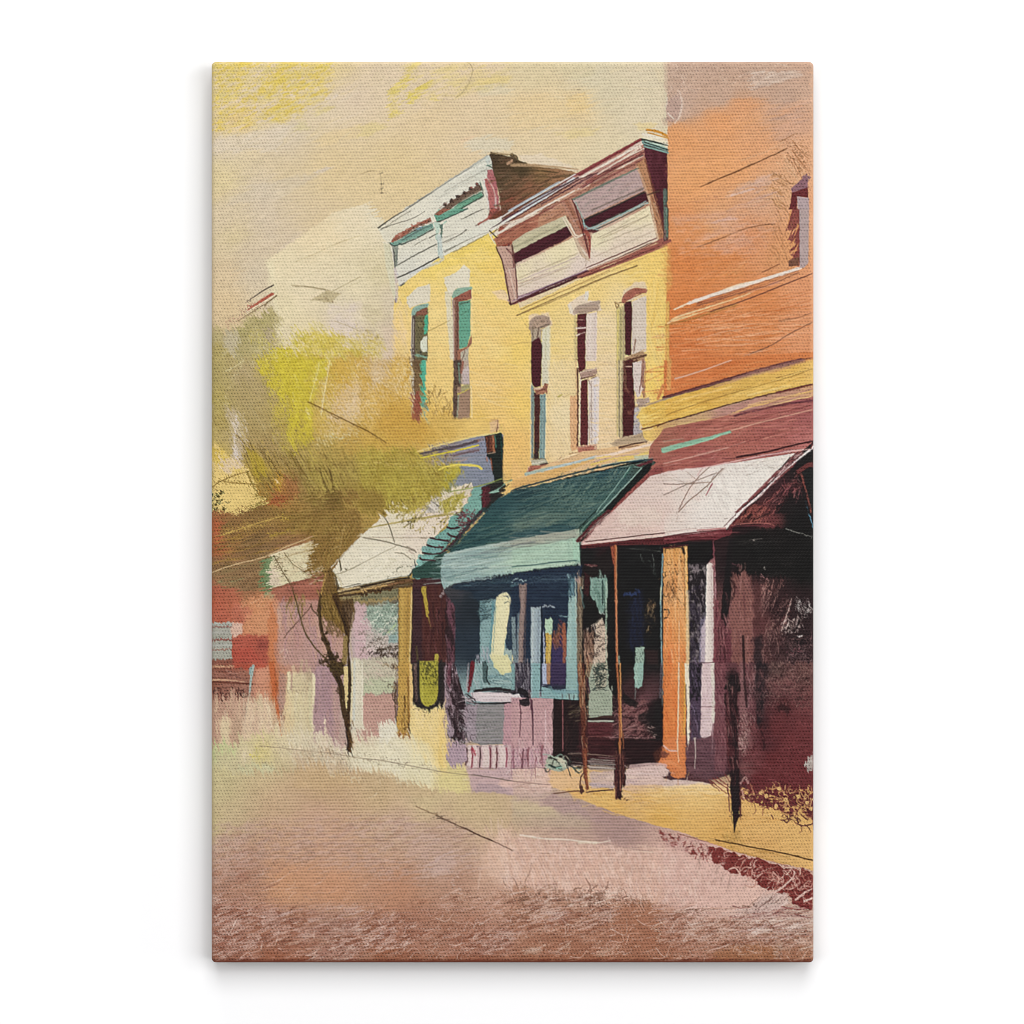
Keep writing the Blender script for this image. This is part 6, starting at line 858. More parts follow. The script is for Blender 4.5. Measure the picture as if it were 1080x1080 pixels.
P("365,-5 440,-5 450,600 440,780 370,760 362,500", "7a484e", f=2, r=1.5, a=.6); H("365,0 445,0 445,780 365,780", 60, 90, 110, 9, "8c5a5e 5c3038 a07074 4c2228", .55, .08, 8)
P("470,90 500,60 535,100 540,220 500,230 450,200 430,170", "181314", r=2.5); P("435,200 530,200 535,420 530,700 470,720 450,500 440,380", "281417", f=1.6, r=2); N("420,150 540,100 540,720 450,720", "8c5c5c", 2.4, .62, .7, 3, 85, 2, 6); N("450,380 540,380 540,740 450,740", "5a282c", 3, .5, .7, 3, 85, 2); H("430,180 540,180 540,720 450,720", 40, 86, 90, 8, "3c1c20 1a1012 6c3438 a07874", .6, .1, 10, .3); S("400,230 420,300", 22, "a88080", .5, dry=.5)
P("540,-5 560,-5 580,120 600,300 610,480 600,620 560,640 545,400", "855c5c", f=2, r=2, a=.8); S("572,-5 578,150 592,300", 16, "2c1a1c", .85, dry=.15); H("540,380 620,380 610,640 540,640", 50, 60, 50, 7, "b09088 c8a8a0 6c4848 4c2c2c", .7, .4, 34, .2); K("545,420 615,420 600,640 545,640", 12, 60, 6, "b8988c c4a49c", .7); H("600,0 660,0 660,420 610,420", 24, 88, 90, 9, "8c6060 5c3a3c a07c7c", .6)
P("655,-5 720,-5 720,250 700,430 670,440 655,300", "231a1e", f=2, r=2.5, a=.9); N("650,0 730,0 720,480 650,480", "5c3a3c", 2.6, .58, .7, 3, 85, 2); S("690,440 715,560 715,600", 22, "34191c", .8, dry=.3); S("640,600 670,575 700,570", 14, "4c1f24", .8, dry=.2); S("740,420 745,500", 14, "4c2426", .6, dry=.4)
H("720,0 1064,0 1064,300 730,300", 130, -6, 90, 7, "8c6862 3c2424 7c5450 2c1a1a a07c74", .65, .5, 20, .3); K("720,20 1064,20 1064,280 740,260", 40, 80, 6, "3c2020 2c1818 8c6860", .7); P("790,300 860,280 910,330 880,360 820,340", "301819", f=2, r=3, a=.8); S("730,250 800,270 880,262", 9, "3c1c1e", .7, dry=.2); S("800,20 850,50 830,90", 7, "2a1818", .8)
H("620,380 1064,330 1064,880 640,880", 120, 2, 170, 8, "7c3c3e 54201f 8c484a 602628", .5, .06, 4, .35)
P("1066,640 1040,660 1000,710 1020,745 1066,775", "a89a94", r=1.2); S("1010,715 1060,690", 16, "c0b8b0", .8, dry=.2); S("1030,745 1060,760", 10, "8c7c78", .8)
# planting scribbled along the wall foot
P("330,830 470,790 480,900 420,900", "e4c494", f=2, r=1.5, a=.7)
for q in ("325,825 380,870 450,925", "350,815 410,860 470,900", "380,810 430,850 470,880", "440,790 460,830 475,850", "330,850 370,880 400,905", "445,880 470,940 480,960"): S(q, 8, "7c3430", .9, w1=4)
P("550,880 640,920 780,950 900,990 1000,1010 1066,1020 1066,1150 860,1110 700,1040 560,990", "ddb068", f=2, r=2, a=.9); N("545,840 1066,880 1066,1100 860,1060 640,1000 550,960", "662a2c", 3.0, .47, .95, 4, 30, 1.3, 9, 0, 2)
K("560,850 1066,870 1066,1080 860,1060 560,980", 60, 80, 10, "5c2024 6c2a2c 4c1c20", .9); K("640,870 1066,880 1066,1050 800,1000", 50, 60, 10, "dcb068 e4bc78 d0a060", .9); K("570,860 700,880 680,980 560,960", 12, 70, 7, "8c5a50 4c1c20", .8); D("690,920 730,940 870,970 960,945 1050,1035 820,890 800,1010 1020,990", "e0b874", 26, .9)
S("545,860 580,810 600,850", 16, "c49890", .7, dry=.3); S("560,900 570,960", 12, "d8a890", .8); S("620,860 640,920", 14, "c0805c", .6, dry=.3)
T(700,860)
K("760,0 1066,0 1066,80 860,60", 12, 70, 8, "4c1c20 5c2428 3c1a1c", .9); S("850,30 880,50 905,0", 8, "4c2024", .9); S("955,10 960,60 1000,75 1060,60", 8, "4c2028", .9); S("770,0 780,25", 7, "5c2c28", .8)
# street post in front of it
T(700,700)
P("470,760 535,740 545,860 550,1000 530,1085 490,1085 480,940", "201618", r=1.8); H("470,720 545,720 545,1085 480,1085", 34, 88, 80, 8, "3c1c20 140e10 5c2c2c 2c1618", .7, .1, 8, .3); S("455,860 470,1050", 7, "6c3c38", .6, dry=.4); S("545,860 550,1080", 8, "4c2024", .7, dry=.3)
T(700,860)
P("485,-10 545,-10 530,30 512,60 508,120 500,125 496,40", "2c1a1c", r=1); S("503,0 503,118", 8, "1c1214", .9); D("540,10 555,0 470,5", "5c3c2c", 9, .7); S("510,120 520,160", 5, "8c6c3c", .6); P("480,110 560,100 550,170 500,180", "b48c4c", f=3, r=3, a=.5)
# yellow shop base behind the olive doorway
T(380,700)
P("356,320 385,290 420,312 500,320 590,300 605,240 612,320 625,560 560,560 356,500", "e8cf8e", f=1.2, r=1.2); H("360,330 605,320 610,560 370,500", 26, 88, 110, 14, "ecd69c e4c880 f0dcac", .5); S("575,320 582,560", 50, "e8c87c", .6, dry=.2, f=2); S("390,320 470,330", 8, "6c5c44", .6, dry=.5); D("380,330 445,345 490,350 455,340", "4c4030", 7, .7); S("605,180 598,420 620,560", 10, "a89098", .7, dry=.3)
P("-140,210 -70,200 -60,560 -150,560", "b8a094", f=4, r=2, a=.9)
# the tree
T(220,220)
P("0,860 60,830 120,870 200,860 300,780 460,740 490,800 460,940 420,1080 0,1080", "b5a872", f=7, r=6, a=.75); P("120,880 200,860 220,960 150,1060 110,980", "c4b89c", f=4, r=4, a=.7); P("380,850 460,840 440,960 400,940", "bca894", f=4, r=4, a=.6); H("210,780 460,740 420,1000 220,1000", 50, -40, 90, 9, "c8bc80 9c9454 b8b070 a89c60", .55, .4, 26); P("0,940 100,960 200,1085 0,1085", "b4a25c", f=5, r=4, a=.6)
H("460,760 540,780 560,980 430,960", 20, -50, 60, 7, "d0c490 c8b488 e4d8b0", .6, .4, 30)
K("120,920 200,920 190,1060 130,1040", 10, 80, 6, "dcd0b8 d0c4a0", .7)
P("350,1085 400,1030 470,1000 560,985 640,1010 680,1050 700,1085", "cdbd3a", f=1.6, r=4); P("600,960 660,900 760,880 860,900 960,900 1085,950 1085,1085 640,1085", "d2bc4c", f=2.5, r=4.5, a=.85); H("600,900 1085,900 1085,1085 560,1085", 90, -30, 90, 8, "d8c83c e8d8a4 c8b848 e4d4b0 d4c044 ccb454", .8, .5, 40, .15); K("600,890 1085,880 1085,1085 620,1085", 60, 110, 6, "e8dab4 d8c83c e4d0a0 c4b040", .8, 3.5); S("600,950 620,910 680,890", 10, "d0c448", .8, dry=.2); P("940,990 1000,950 1080,940 1080,980 1000,1010", "e0d0bc", f=2, r=3, a=.8); P("600,1000 650,975 660,1030 610,1040", "e4d8bc", f=2, r=3, a=.8); S("740,850 800,835 830,850", 20, "d4c870", .6, dry=.5); S("420,965 450,970", 14, "d8cc60", .8, dry=.3); S("350,1030 420,970", 7, "e0d4a8", .7)
P("1000,940 1085,920 1085,1085 1000,1060", "d4be58", f=4, r=4, a=.5)
T(380,220)
H("0,900 150,940 160,1085 0,1085", 50, -25, 90, 7, "d4c048 e4d4a8 c8ac3c dcc888 d0b850", .8, .5, 34, .15); S("0,860 70,885 150,915", 6, "a89454", .8); S("0,930 60,910 140,915", 7, "c0a850", .8); K("0,920 160,930 150,1085 0,1085", 24, 100, 5, "e4d4ac c8b040", .8, 3.5); P("160,840 255,850 240,1085 165,1085", "d9c4ac", f=4, r=2, a=.7); S("0,750 60,780 130,810", 4, "b8a878", .6); P("260,1000 360,1050 360,1085 240,1085", "e2c080", f=5, r=3, a=.6)
T(220,380)
G("0,0 1080,-30 1300,40 1390,260 1500,430 1440,580 1200,640 1080,1000 700,1100 560,1085 420,1030 330,960 260,780 120,780 30,640 20,300", """80,100 b6a668 60,300 b5a45c 60,450 b09c58 250,100 b8a478 250,300 b4a06c 400,200 b7a274 350,450 b09a62 420,600 a8905c 300,560 b09860 80,600 c4ac5c 100,560 b8a470
600,150 d0bd38 500,60 d0bf3c 650,400 cdb640 900,100 d0ac4c 950,250 d3b062 1000,150 d4b25c 820,350 d2b460 850,500 cdae58 1000,400 d6b878 1000,560 c8a04c 750,620 b89c50 650,720 b09858 850,720 ac9448 500,700 a48c54 480,820 a0803c 600,880 a07040 550,950 a47a3c
700,850 a08c50 800,800 a89448 900,900 9c8440 1000,800 a8924c 850,1000 8c7038 1000,1000 8c6c34 380,800 b0983c 420,950 a47830 1200,80 d2b470 1250,250 d4ae58 1300,450 c8a04a 1150,450 d2b468 1200,600 bca044 1100,750 b09c44 1400,300 d2a850 1450,450 d0a64c 1600,420 d0a850""", f=9, r=7)
P("0,660 60,600 110,640 180,720 260,750 300,800 330,900 410,1020 330,1050 200,1085 0,1085", "e7ca7c", f=2.5, r=3); P("20,640 110,640 180,740 100,780 30,720", "d8ba50", f=3, r=4, a=.8); P("90,700 200,690 260,750 120,800 80,780", "e0c8ac", f=2.5, r=3.5, a=.8); H("20,650 260,700 240,800 30,780", 26, -20, 60, 8, "e8d8c0 dcbc4c e4d0b0", .7, .5, 40)
P("120,330 190,340 230,560 280,600 220,680 160,690 170,540 150,420", "cdbca4", f=4, r=4, a=.75); H("130,340 260,400 280,620 160,690", 44, 75, 90, 8, "dcd0c0 c4b498 e0d4c8 b8a478", .7, .3, 18); S("190,400 195,500 180,620 200,700", 18, "e0d4cc", .8, dry=.25); S("220,590 280,600", 12, "d4c4b8", .7, dry=.3); S("120,78 180,50 250,0", 7, "d8cc98", .85); S("250,0 190,110 140,260 120,330", 7, "cfc090", .8); S("330,0 260,140", 6, "c8b888", .6); S("300,40 320,5", 8, "dcd0b0", .8)
H("30,40 420,60 540,500 60,500", 60, 70, 150, 14, "c0ae78 a8965c bcaa70 b09c64", .35)
P("340,60 360,-10 870,-10 850,100 770,170 735,350 745,560 700,600 670,640 640,590 628,660 612,695 600,610 570,590 550,520 545,330 520,300 500,250 470,235 450,200 410,215 430,150 420,100 370,90", "cfbe37", f=1.2, r=2.5, a=.95)
H("360,0 860,0 740,300 720,560 580,580 540,300", 110, 96, 110, 12, "d8c83c c4b034 dccc4c ccb83c d4c048", .6, .1, 14); H("540,280 700,420 700,600 570,580", 34, 98, 130, 9, "d4c23c b49c44 c8b43c a48c4c", .8, .1, 8); S("600,560 612,640 614,700", 12, "d0be40", .9, w1=4); S("680,590 672,645", 10, "ccb840", .9, w1=4); S("640,480 620,600", 6, "94803c", .7); S("420,200 470,150 520,120", 12, "d0be38", .8); D("440,100 540,175 480,260 690,80", "a08c54", 8, .7); S("520,280 540,330 550,500", 7, "a08c58", .7)
P("860,0 1085,-20 1085,120 960,200 900,300 830,260 850,100", "d1ab48", f=5, r=4, a=.6)
S("790,10 760,140 720,290 700,400", 8, "e0d480", .8, dry=.2); S("865,0 830,200 800,385", 8, "e4d8a0", .85); S("740,210 770,100", 7, "e4dcb0", .7, dry=.3); K("760,0 860,0 800,300 700,400", 12, 110, 6, "e8dcb8 dccc70", .7, 3); S("700,340 710,390", 8, "e4dcb0", .8); K("980,20 1080,-10 1080,120 1000,100", 8, 70, 6, "e4d8b0 e0d0a0", .8)
P("940,220 1085,130 1085,400 980,440 840,440 860,340", "dcc098", f=5, r=5, a=.65); H("840,180 1080,100 1080,470 760,520", 130, -42, 110, 6, "e4d0b0 d0a848 e4ccac c89c40 dcc490 e8d8c0", .75, .3, 16, .15); S("710,295 800,340 900,390 1080,478", 7, "745424", .9, w1=5)
S("760,600 860,545 1000,520 1080,505", 12, "dcd0a4", .8, dry=.2); S("780,610 900,550 1000,530", 8, "d8c890", .7, dry=.2); S("860,560 960,530", 14, "ccc8a4", .8, dry=.25); S("730,630 880,590 1080,580", 8, "c8b478", .7, dry=.2); H("640,600 1080,560 1080,760 660,760", 60, -10, 150, 8, "bca460 9c8844 c4ac60 a89450", .6)
H("240,600 660,680 700,1000 420,1020", 150, 52, 150, 8, "8c743c b49c58 78602c c4a84c a08848 6c5428", .65, .15, 10, .25); H("540,680 1080,720 1080,1080 760,1080", 150, 70, 150, 8, "8c7434 b4a050 745c28 a89440 6c5424 bcac54", .6, .2, 16, .25); H("700,800 1080,780 1080,900 780,1000", 50, -12, 130, 8, "bcac50 988438 c4b458", .6)
P("270,640 330,650 400,720 420,800 330,830 300,760", "b49c2c", f=3, r=4, a=.7); P("460,840 530,800 560,900 520,970 470,950", "c09434", f=3, r=4, a=.8); P("540,850 660,860 640,960 540,990 420,1010 440,970", "a0683c", f=4, r=5, a=.7); P("430,980 600,970 560,1020 420,1025", "a04c2c", f=2, r=3, a=.6); S("465,830 495,870", 12, "e4cc98", .9, dry=.1); S("530,840 535,890", 9, "d8b060", .8); S("440,700 490,800 540,830", 8, "6c5428", .8); S("620,700 680,800 720,860", 7, "6c5424", .8); S("790,760 820,860 860,960", 9, "5c4820", .85); S("850,760 880,860 900,980 900,1085", 9, "54401c", .8); S("300,640 340,760 420,930", 7, "8c7434", .8); S("380,600 440,740", 6, "5c4824", .7); P("860,940 940,940 960,1085 860,1085", "6c5226", f=5, r=4, a=.6)
S("20,905 90,860 200,815 290,790", 8, "7c6028", .9, w1=5); S("110,865 240,878 350,884", 7, "84682c", .85); S("260,760 300,860 350,950 400,990", 12, "7c6424", .8, dry=.3); K("310,900 400,960 380,1040 300,1060", 10, 80, 7, "6c5820 7c6828", .85); S("290,1060 360,1030 410,1025", 9, "6c5820", .8, dry=.2); S("330,1020 380,1010 400,1040", 7, "786424", .8)
D("90,935 88,945 70,965 65,995 55,1025 30,1035 105,1060 28,1060 135,1035 110,1068 40,1050 75,955", "4c4018", 18, .9); D("30,820 25,835", "5c5018", 10, .8); S("55,1010 70,960 90,935", 6, "5c4c20", .7); S("24,830 50,815", 6, "6c5c24", .8)
S("0,1000 100,1070 60,1085", 5, "a08840", .5)
T(380,380)
P("0,0 360,-10 370,430 500,470 560,560 420,640 300,700 0,720", "d0a64a", f=7, r=5, a=.55); P("60,0 200,0 210,120 80,200", "d8c0a0", f=5, r=5, a=.7); H("0,0 350,0 300,250 0,460", 120, -18, 110, 6, "e8d4b0 d0a448 e4ccac c89838 ecdcc0 dcb868", .75, .35, 18, .15); H("220,0 360,0 340,260 260,180", 40, 118, 100, 6, "ecd8b0 c89838 e4cc98", .8, .2, 8, .1); K("0,200 280,180 260,440 0,460", 30, 130, 5, "e8d4ac e4cc98", .7, 2.5); P("200,300 400,420 500,480 420,600 200,560 100,460", "cc9f42", f=6, r=4, a=.6)
S("0,478 90,525 185,588", 7, "745820", .9, w1=4); H("0,460 420,480 420,640 0,700", 60, -12, 140, 9, "d4ac50 b8903c dcb868 c49c40", .5)
P("0,640 300,640 400,620 430,720 600,740 690,760 700,800 640,860 620,900 520,980 380,1085 0,1085", "aa983e", f=4, r=4, a=.9); H("0,660 660,720 600,900 340,1080 0,1080", 180, 100, 120, 10, "b4a444 94802c c4b454 8c742c a8942f bcae50", .65, .25, 14, .2); P("620,770 700,760 720,800 660,860 600,900 560,860", "b8aa38", f=1.5, r=2.5, a=.9); P("0,900 200,960 180,1085 0,1085", "8f7434", f=6, r=5, a=.8); P("150,780 350,740 340,1000 180,1000", "a8983c", f=6, r=5, a=.5); S("180,850 200,960 190,1030", 16, "bcae48", .7, dry=.3); S("240,800 240,940", 14, "c0b048", .6, dry=.3); S("310,860 270,980 250,1030", 14, "b8a848", .7, dry=.3); S("0,750 160,745 400,755 560,740 620,750", 7, "d8c47c", .7, dry=.2); S("430,730 600,750 680,745", 9, "ccb850", .8); S("500,860 530,800 620,750", 8, "8c742c", .8); S("120,1080 220,1040 340,975", 9, "5c4820", .9, w1=5); H("340,900 560,880 480,1080 330,1080", 40, -50, 80, 9, "b4a43c 8c7828 c8b848", .7, .3, 20); S("200,1085 270,1020 330,1045", 10, "e4dcc4", .8, dry=.2); S("560,960 640,940 720,900", 8, "e4d8bc", .85); K("560,900 700,900 680,1000 560,1000", 10, 90, 7, "e4d8c0 8c7c28 a8983c", .8); P("560,1000 740,940 720,1060 600,1085", "a89c3c", f=2, r=3, a=.8); H("560,960 760,920 720,1080 560,1080", 30, -55, 70, 8, "c8bc50 8c8028 e4dcc4 a09430", .8, .3, 20); S("290,640 420,600", 12, "c8a458", .7, dry=.3); P("400,640 440,640 430,690 410,690", "c4b448", f=1.5)
T(220,540)
P("560,-10 1085,-10 1085,0 1085,150 960,290 870,392 855,460 800,420 740,440 690,385 720,300 765,215 700,160 560,120", "8d6f36", f=1.6, r=1.8, a=.95); H("560,0 1085,0 960,280 860,400 720,300", 110, 108, 130, 9, "785c28 a08440 8c6c30 b0944c 6c5024", .6, .2, 14, .25); H("560,0 1085,-20 1000,140 600,140", 60, -18, 150, 9, "a88c44 7c602c b49c4c 8c7034", .5); S("965,80 945,210 930,300", 6, "b89c5c", .8); S("860,100 850,300", 7, "6c5024", .7); S("870,190 960,180", 6, "b4985c", .7); S("880,265 930,240", 6, "b49c64", .7)
H("690,370 830,400 820,480 690,470", 34, -45, 70, 9, "e4dcc0 6c5428 d8ccac 8c7440", .9, .15, 14, .1)
P("800,420 870,400 905,500 920,600 960,700 980,880 900,800 830,740 790,640 800,560 830,480", "775a2c", f=1.6, r=2, a=.9); P("810,600 900,580 950,780 900,800 800,740", "85692f", f=3, r=4, a=.8); H("800,430 920,460 970,860 800,720", 60, 80, 110, 8, "5c4420 8c7034 6c5428 a08444 4c3818", .65, .2, 12, .25); S("835,440 810,540 800,600", 10, "b08c48", .9)
S("800,590 785,680 795,780 815,880 850,960 885,1085", 16, "4c381e", .92, w1=36, dry=.08); S("795,640 800,800 840,940", 9, "2e2110", .8); S("900,600 940,700 980,800 990,900 965,1085", 44, "4a3318", .95, w1=20, dry=.1); S("985,860 1000,1085", 13, "3c2a16", .95); P("920,640 1030,610 1040,760 1000,860 960,760", "523a20", f=2, r=2, a=.8); S("910,640 950,760 980,860", 9, "2e2010", .8); H("900,620 1040,620 1010,860 950,820", 26, 84, 90, 8, "3c2814 6c5028 2c1e0e", .7)
D("815,905 850,940 880,1025 915,1030 840,1060 900,1050 835,870", "3a2a16", 26, .9); K("800,1020 940,1000 940,1085 810,1085", 14, 60, 12, "3c2c18 2c2010", .9)
S("465,310 530,430 590,530 625,640 655,760 690,860 760,970 830,1040", 6, "5a482c", .8, w1=9); S("540,290 600,370 700,440", 6, "7c6c48", .8); S("535,895 600,820 690,720 730,670", 6, "6c4c40", .8); S("730,650 740,690 790,760", 8, "54402c", .8); S("480,320 580,520", 7, "5c4c2c", .7); S("680,820 740,880 800,910", 4, "8c6c60", .6); P("960,880 990,880 985,1085 950,1085", "8c7444", f=1, r=.8); S("1030,720 1010,900 1030,1080", 14, "c4b090", .5, dry=.3)
T(220,700)
P("830,10 880,-10 960,-10 965,60 930,110 900,80 860,40", "4a3a1e", r=1.5); H("820,0 970,-10 960,100 880,80", 26, 40, 60, 9, "2c2010 5c4824 3c2c14", .8, .3, 24); S("900,70 940,150 950,240 965,340 985,420", 42, "43301a", .98, w1=36, dry=.06); S("905,80 935,150 950,250", 9, "24190c", .8); S("1000,-10 1005,150 1000,280 990,400", 22, "3c2a16", .98, w1=26); P("962,20 992,20 992,200 985,340 972,300 965,160", "dcc488", f=.8, r=.6); S("985,380 992,480 1000,560 1000,620", 46, "402c18", .98, w1=30, dry=.05); S("975,430 985,560 990,620", 10, "24180c", .8); S("1010,450 1012,580", 8, "5c4428", .8); D("920,180 925,210 915,195 960,160", "3c2c18", 14, .8); S("1025,0 1020,250 1010,480", 12, "e0d0a0", .7, dry=.2); P("1030,-10 1080,-10 1080,450 1030,440", "d8d0b8", f=2, r=1, a=.7); S("1040,-10 1035,400", 14, "c8ccc4", .7, dry=.3); N("960,400 1030,400 1020,620 970,620", "6c4c28", 2.4, .6, .7, 1, 85, 2)
T(220,860)
P("0,330 200,420 200,640 420,660 1000,760 1500,640 2100,700 2700,720 3400,800 3900,900 4330,860 4330,1100 0,1100", "96583f", f=34, r=14, a=.2)
H("0,640 1080,640 2160,640 4300,720 4300,1040 0,1040", 300, -20, 80, 7, "d8bcae 6c3828 c8a496 7c4632 e0c8bc 8c5640", .55, .5, 26, .2)
for q in ("0,560 180,620 500,700 800,800 700,900 300,960 0,1060", "760,780 1400,700 1560,860 1300,1000 900,960", "2160,640 2700,560 2900,700 2700,860 2300,820 2100,900", "3240,700 3800,760 4300,740 4300,900 3700,960 3300,900", "1700,860 2100,800 2200,1000 1800,1000"):
    N(q, "7a4330", 2.6, .60, .5, 14, -20, 2.4, 5, 0, 4); N(q, "d6b8aa", 2.2, .60, .6, 14, -24, 2.8, 5, 0, 3)
H("180,620 440,420 440,660 180,640", 20, -20, 90, 12, "a06c58 b88470", .5)
P("-40,1030 4330,1030 4330,1090 -40,1090", "74301f", f=5, r=1, a=.75)
H("330,660 460,640 470,420 300,300 40,260 20,600", 60, -16, 110, 9, "c09880 a87860 b88c74", .4)
T(540,700)
P("1018,560 1070,560 1060,690 1010,700 1000,650", "2a1414", f=2, r=2, a=.7)
T(530,700,3.1765)
P("536,255 616,240 612,300 614,384 590,386 568,376 556,352 520,336 530,312 548,300", "d9804a", f=1.6, r=1.5, a=.95); S("520,338 560,330 600,350", 12, "dc8c58", .8, dry=.3); S("540,275 560,290 585,292", 6, "dcb4a4", .9, dry=.2); P("530,292 560,300 545,318 524,312", "7c4434", f=1.5, r=1.5, a=.8); S("430,345 500,338 545,342", 14, "d4b4b0", .8, dry=.2); S("585,250 590,330", 3, "e8cfa8", .9)
T(540,700); P("820,752 920,732 1010,722 1078,728 1120,760 1100,800 880,800 800,780", "d5b9b1", f=1.5, r=1.2); H("820,755 1100,735 1100,795 830,790", 14, 3, 120, 8, "dcc4bc c8aca8 e0c8c0", .6)
# tree: feathered edges
T(220,380)
H("340,0 450,0 560,300 600,640 520,640 420,240", 70, 104, 110, 10, "b7a364 c9b840 b09c60 d0be3c a8965a", .75, .15, 14, .3); H("380,40 860,20 740,320 600,560", 70, 100, 90, 7, "dccc50 b8a834 c4b23c e0d488 ccb844", .65, .2, 16, .25); H("700,100 900,60 860,420 700,560", 60, 110, 110, 8, "d2b450 c8b244 d8c878 bca040", .65, .2, 18, .3)
H("520,560 760,560 760,720 560,720", 40, 80, 110, 9, "b09c54 c4b040 a08c4c", .6, .2, 20, .3)
H("60,120 420,200 540,620 120,600", 60, 72, 130, 12, "c0b07c ac9a62 b8a670 a08e56", .4, .1, 12, .35)
T(380,380)
H("0,600 460,560 640,720 420,760 0,760", 60, -14, 130, 9, "bca048 a08c3c c8b058 b49844", .55, .15, 10, .3); H("620,740 760,760 720,840 600,900", 26, 110, 70, 9, "b4a63a 98882f c8bc50 868c88", .75, .2, 22, .25)
T(220,220)
H("340,900 700,880 1080,900 1080,1080 340,1080", 90, -60, 80, 7, "d8cc58 e4d8b0 c4b43c d2be50 e0d49c", .65, .4, 34, .2)
# strip between the two awnings
T(380,540)
S("880,-20 780,90 700,190 640,270", 26, "23403f", .85, dry=.12); S("870,-10 790,70 715,165 640,245", 10, "4a2430", .8, dry=.25)
# window foot behind the tree
T(380,380)
P("372,240 426,230 424,425 368,430", "965240", f=2, a=.8); S("366,60 366,400", 7, "d0c8b0", .7)
# yellow string course wraps round the corner
T(540,380)
G("886,398 925,345 1000,310 1090,282 1090,452 1000,474 932,494 912,440", "920,400 e6c468 1000,370 e0b650 1060,420 e4bc5c 1000,440 deb254", f=.8, r=1.2, s=.3); H("910,380 1085,300 1085,440 930,480", 34, -17, 110, 7, "ecd078 c8983c f0d888 d4aa4c", .75); S("925,490 1000,472 1085,448", 9, "5c2c20", .9); G("928,505 1085,470 1060,520 1000,575 945,560", "960,530 e6c268 1040,500 d8b068", f=1, r=1.5, a=.9); S("890,330 960,320 1085,275", 12, "a08878", .8, dry=.3)
# long cream ledge on the orange wall
T(700,220)
S("80,716 200,665 330,618 500,552 640,518", 10, "ecd6b4", .95, w1=12); S("180,672 400,598 600,538 970,422", 22, "ecdfd2", .95, w1=20, dry=.08); S("60,785 200,738 420,670 620,602", 13, "e8ca98", .9, w1=6); S("30,815 240,748 420,690", 12, "e6c690", .85, w1=4); S("240,690 460,625 760,540 960,455", 7, "84503c", .8); S("10,830 240,775 520,690", 7, "a87038", .8)
H("40,840 1060,560 1060,700 60,900", 30, -17, 240, 8, "eab88c c0622c e8a878 d47a40", .6, .05, 3, .2)
def fray(p, ang, A, fr=20., wid=1.1, f=14.):
    """drag the wet paint along the bristles: edges end in dry streaks"""
    global IMG
    w, m = mask(pts(p), f, 3.)
    q = np.radians(ang); X, Y = _gx[w], _gy[w]
    u = X*np.cos(q)+Y*np.sin(q)+WX[w]*2; v = -X*np.sin(q)+Y*np.cos(q)+WY[w]*1.2
    n = (.7*vnoise(u/fr, v/wid, 3)+.3*vnoise(u/6+9, v/.8, 1)-.5)*2*A*m*RES
    jj, ii = np.mgrid[w[0], w[1]]
    src = IMG.copy()
    IMG[w] = src[np.clip((jj+n*np.sin(q)).round().astype(int), 0, NH-1), np.clip((ii+n*np.cos(q)).round().astype(int), 0, NW-1)]
T()
T()
fray("217,59 700,59 640,140 520,160 400,235 280,280 217,330", -22, 9)
fray("735,70 864,70 864,190 820,200 720,330 720,150", -16, 7)
fray("217,300 300,330 420,340 470,440 480,520 360,560 217,560", 58, 8, 16)
fray("217,520 360,520 330,620 217,640", -14, 8)
fray("217,630 345,620 350,715 217,715", 88, 2)
fray("217,730 350,720 350,800 217,800", 88, 9)
fray("217,770 400,760 480,740 500,840 340,830 217,820", 75, 9, 14)
fray("217,840 480,860 540,930 700,950 864,975 864,1021 217,1021", -14, 9)
fray("470,600 740,590 740,700 470,700", 89, 2)
fray("380,620 430,620 430,740 380,760", 88, 3)
fray("765,580 864,560 864,840 780,800", 84, 4)
fray("480,520 660,490 610,545 480,575", -15, 3)
# ---- bristle grain over the whole picture: ragged edges, fine streaks, speckle
def grain():
    global IMG
    g1 = fbm(_gx/1.9, _gy/1.6, 2, 2); g2 = fbm(_gx/1.7+50, _gy/1.9+20, 2, 4)
    jx = np.clip(np.arange(NW)[None, :]+np.rint((g1-.5)*2.2), 0, NW-1).astype(int)
    jy = np.clip(np.arange(NH)[:, None]+np.rint((g2-.5)*2.0), 0, NH-1).astype(int)
    IMG = IMG[jy, jx]
grain()
# ---- pencil and fine brush lines drawn last
T(500,140,4.909)
P("104,548 240,468 335,420 330,482 200,562 120,592", "a56650", f=.8); H("110,550 330,430 330,480 130,585", 10, -30, 90, 7, "b87c60 8c4c3c c0886c", .8)
S("545,220 700,130 860,40", 9, "7c3034", .95); S("560,228 720,140 870,60", 9, "e8dccc", .95); S("600,240 760,148 880,85", 7, "a0605c", .8); S("640,215 760,142 880,82", 6, "e6d8c6", .95); S("560,285 720,190 880,100", 6, "6c2c30", .9)
S("85,500 200,425 400,310 540,232", 6, "4c2830", .9); S("120,452 300,340 525,215", 7, "e6e2de", .95); S("180,405 300,335 440,255", 10, "b6c8d2", .85, dry=.1); S("205,400 330,332 540,235", 4, "3a2028", .9); S("110,530 300,418 520,300", 12, "e6dccc", .95, w1=7); S("120,548 320,430 520,322", 4, "8c4c44", .9); S("0,548 90,500 210,432", 9, "e4e2d6", .9); S("80,508 120,545", 5, "3c2420", .9)
P("118,590 188,586 214,690 228,800 226,862 190,888 166,720", "c5a190", f=.8); S("114,592 150,680 172,800 190,888", 6, "4c2428", .95); S("196,580 214,700 224,860", 7, "5c3430", .9, w1=4); S("170,600 200,640 205,700", 8, "7c4c48", .8); S("180,700 215,860", 6, "dcc4b4", .8); S("160,720 240,690", 4, "d8c0b0", .8)
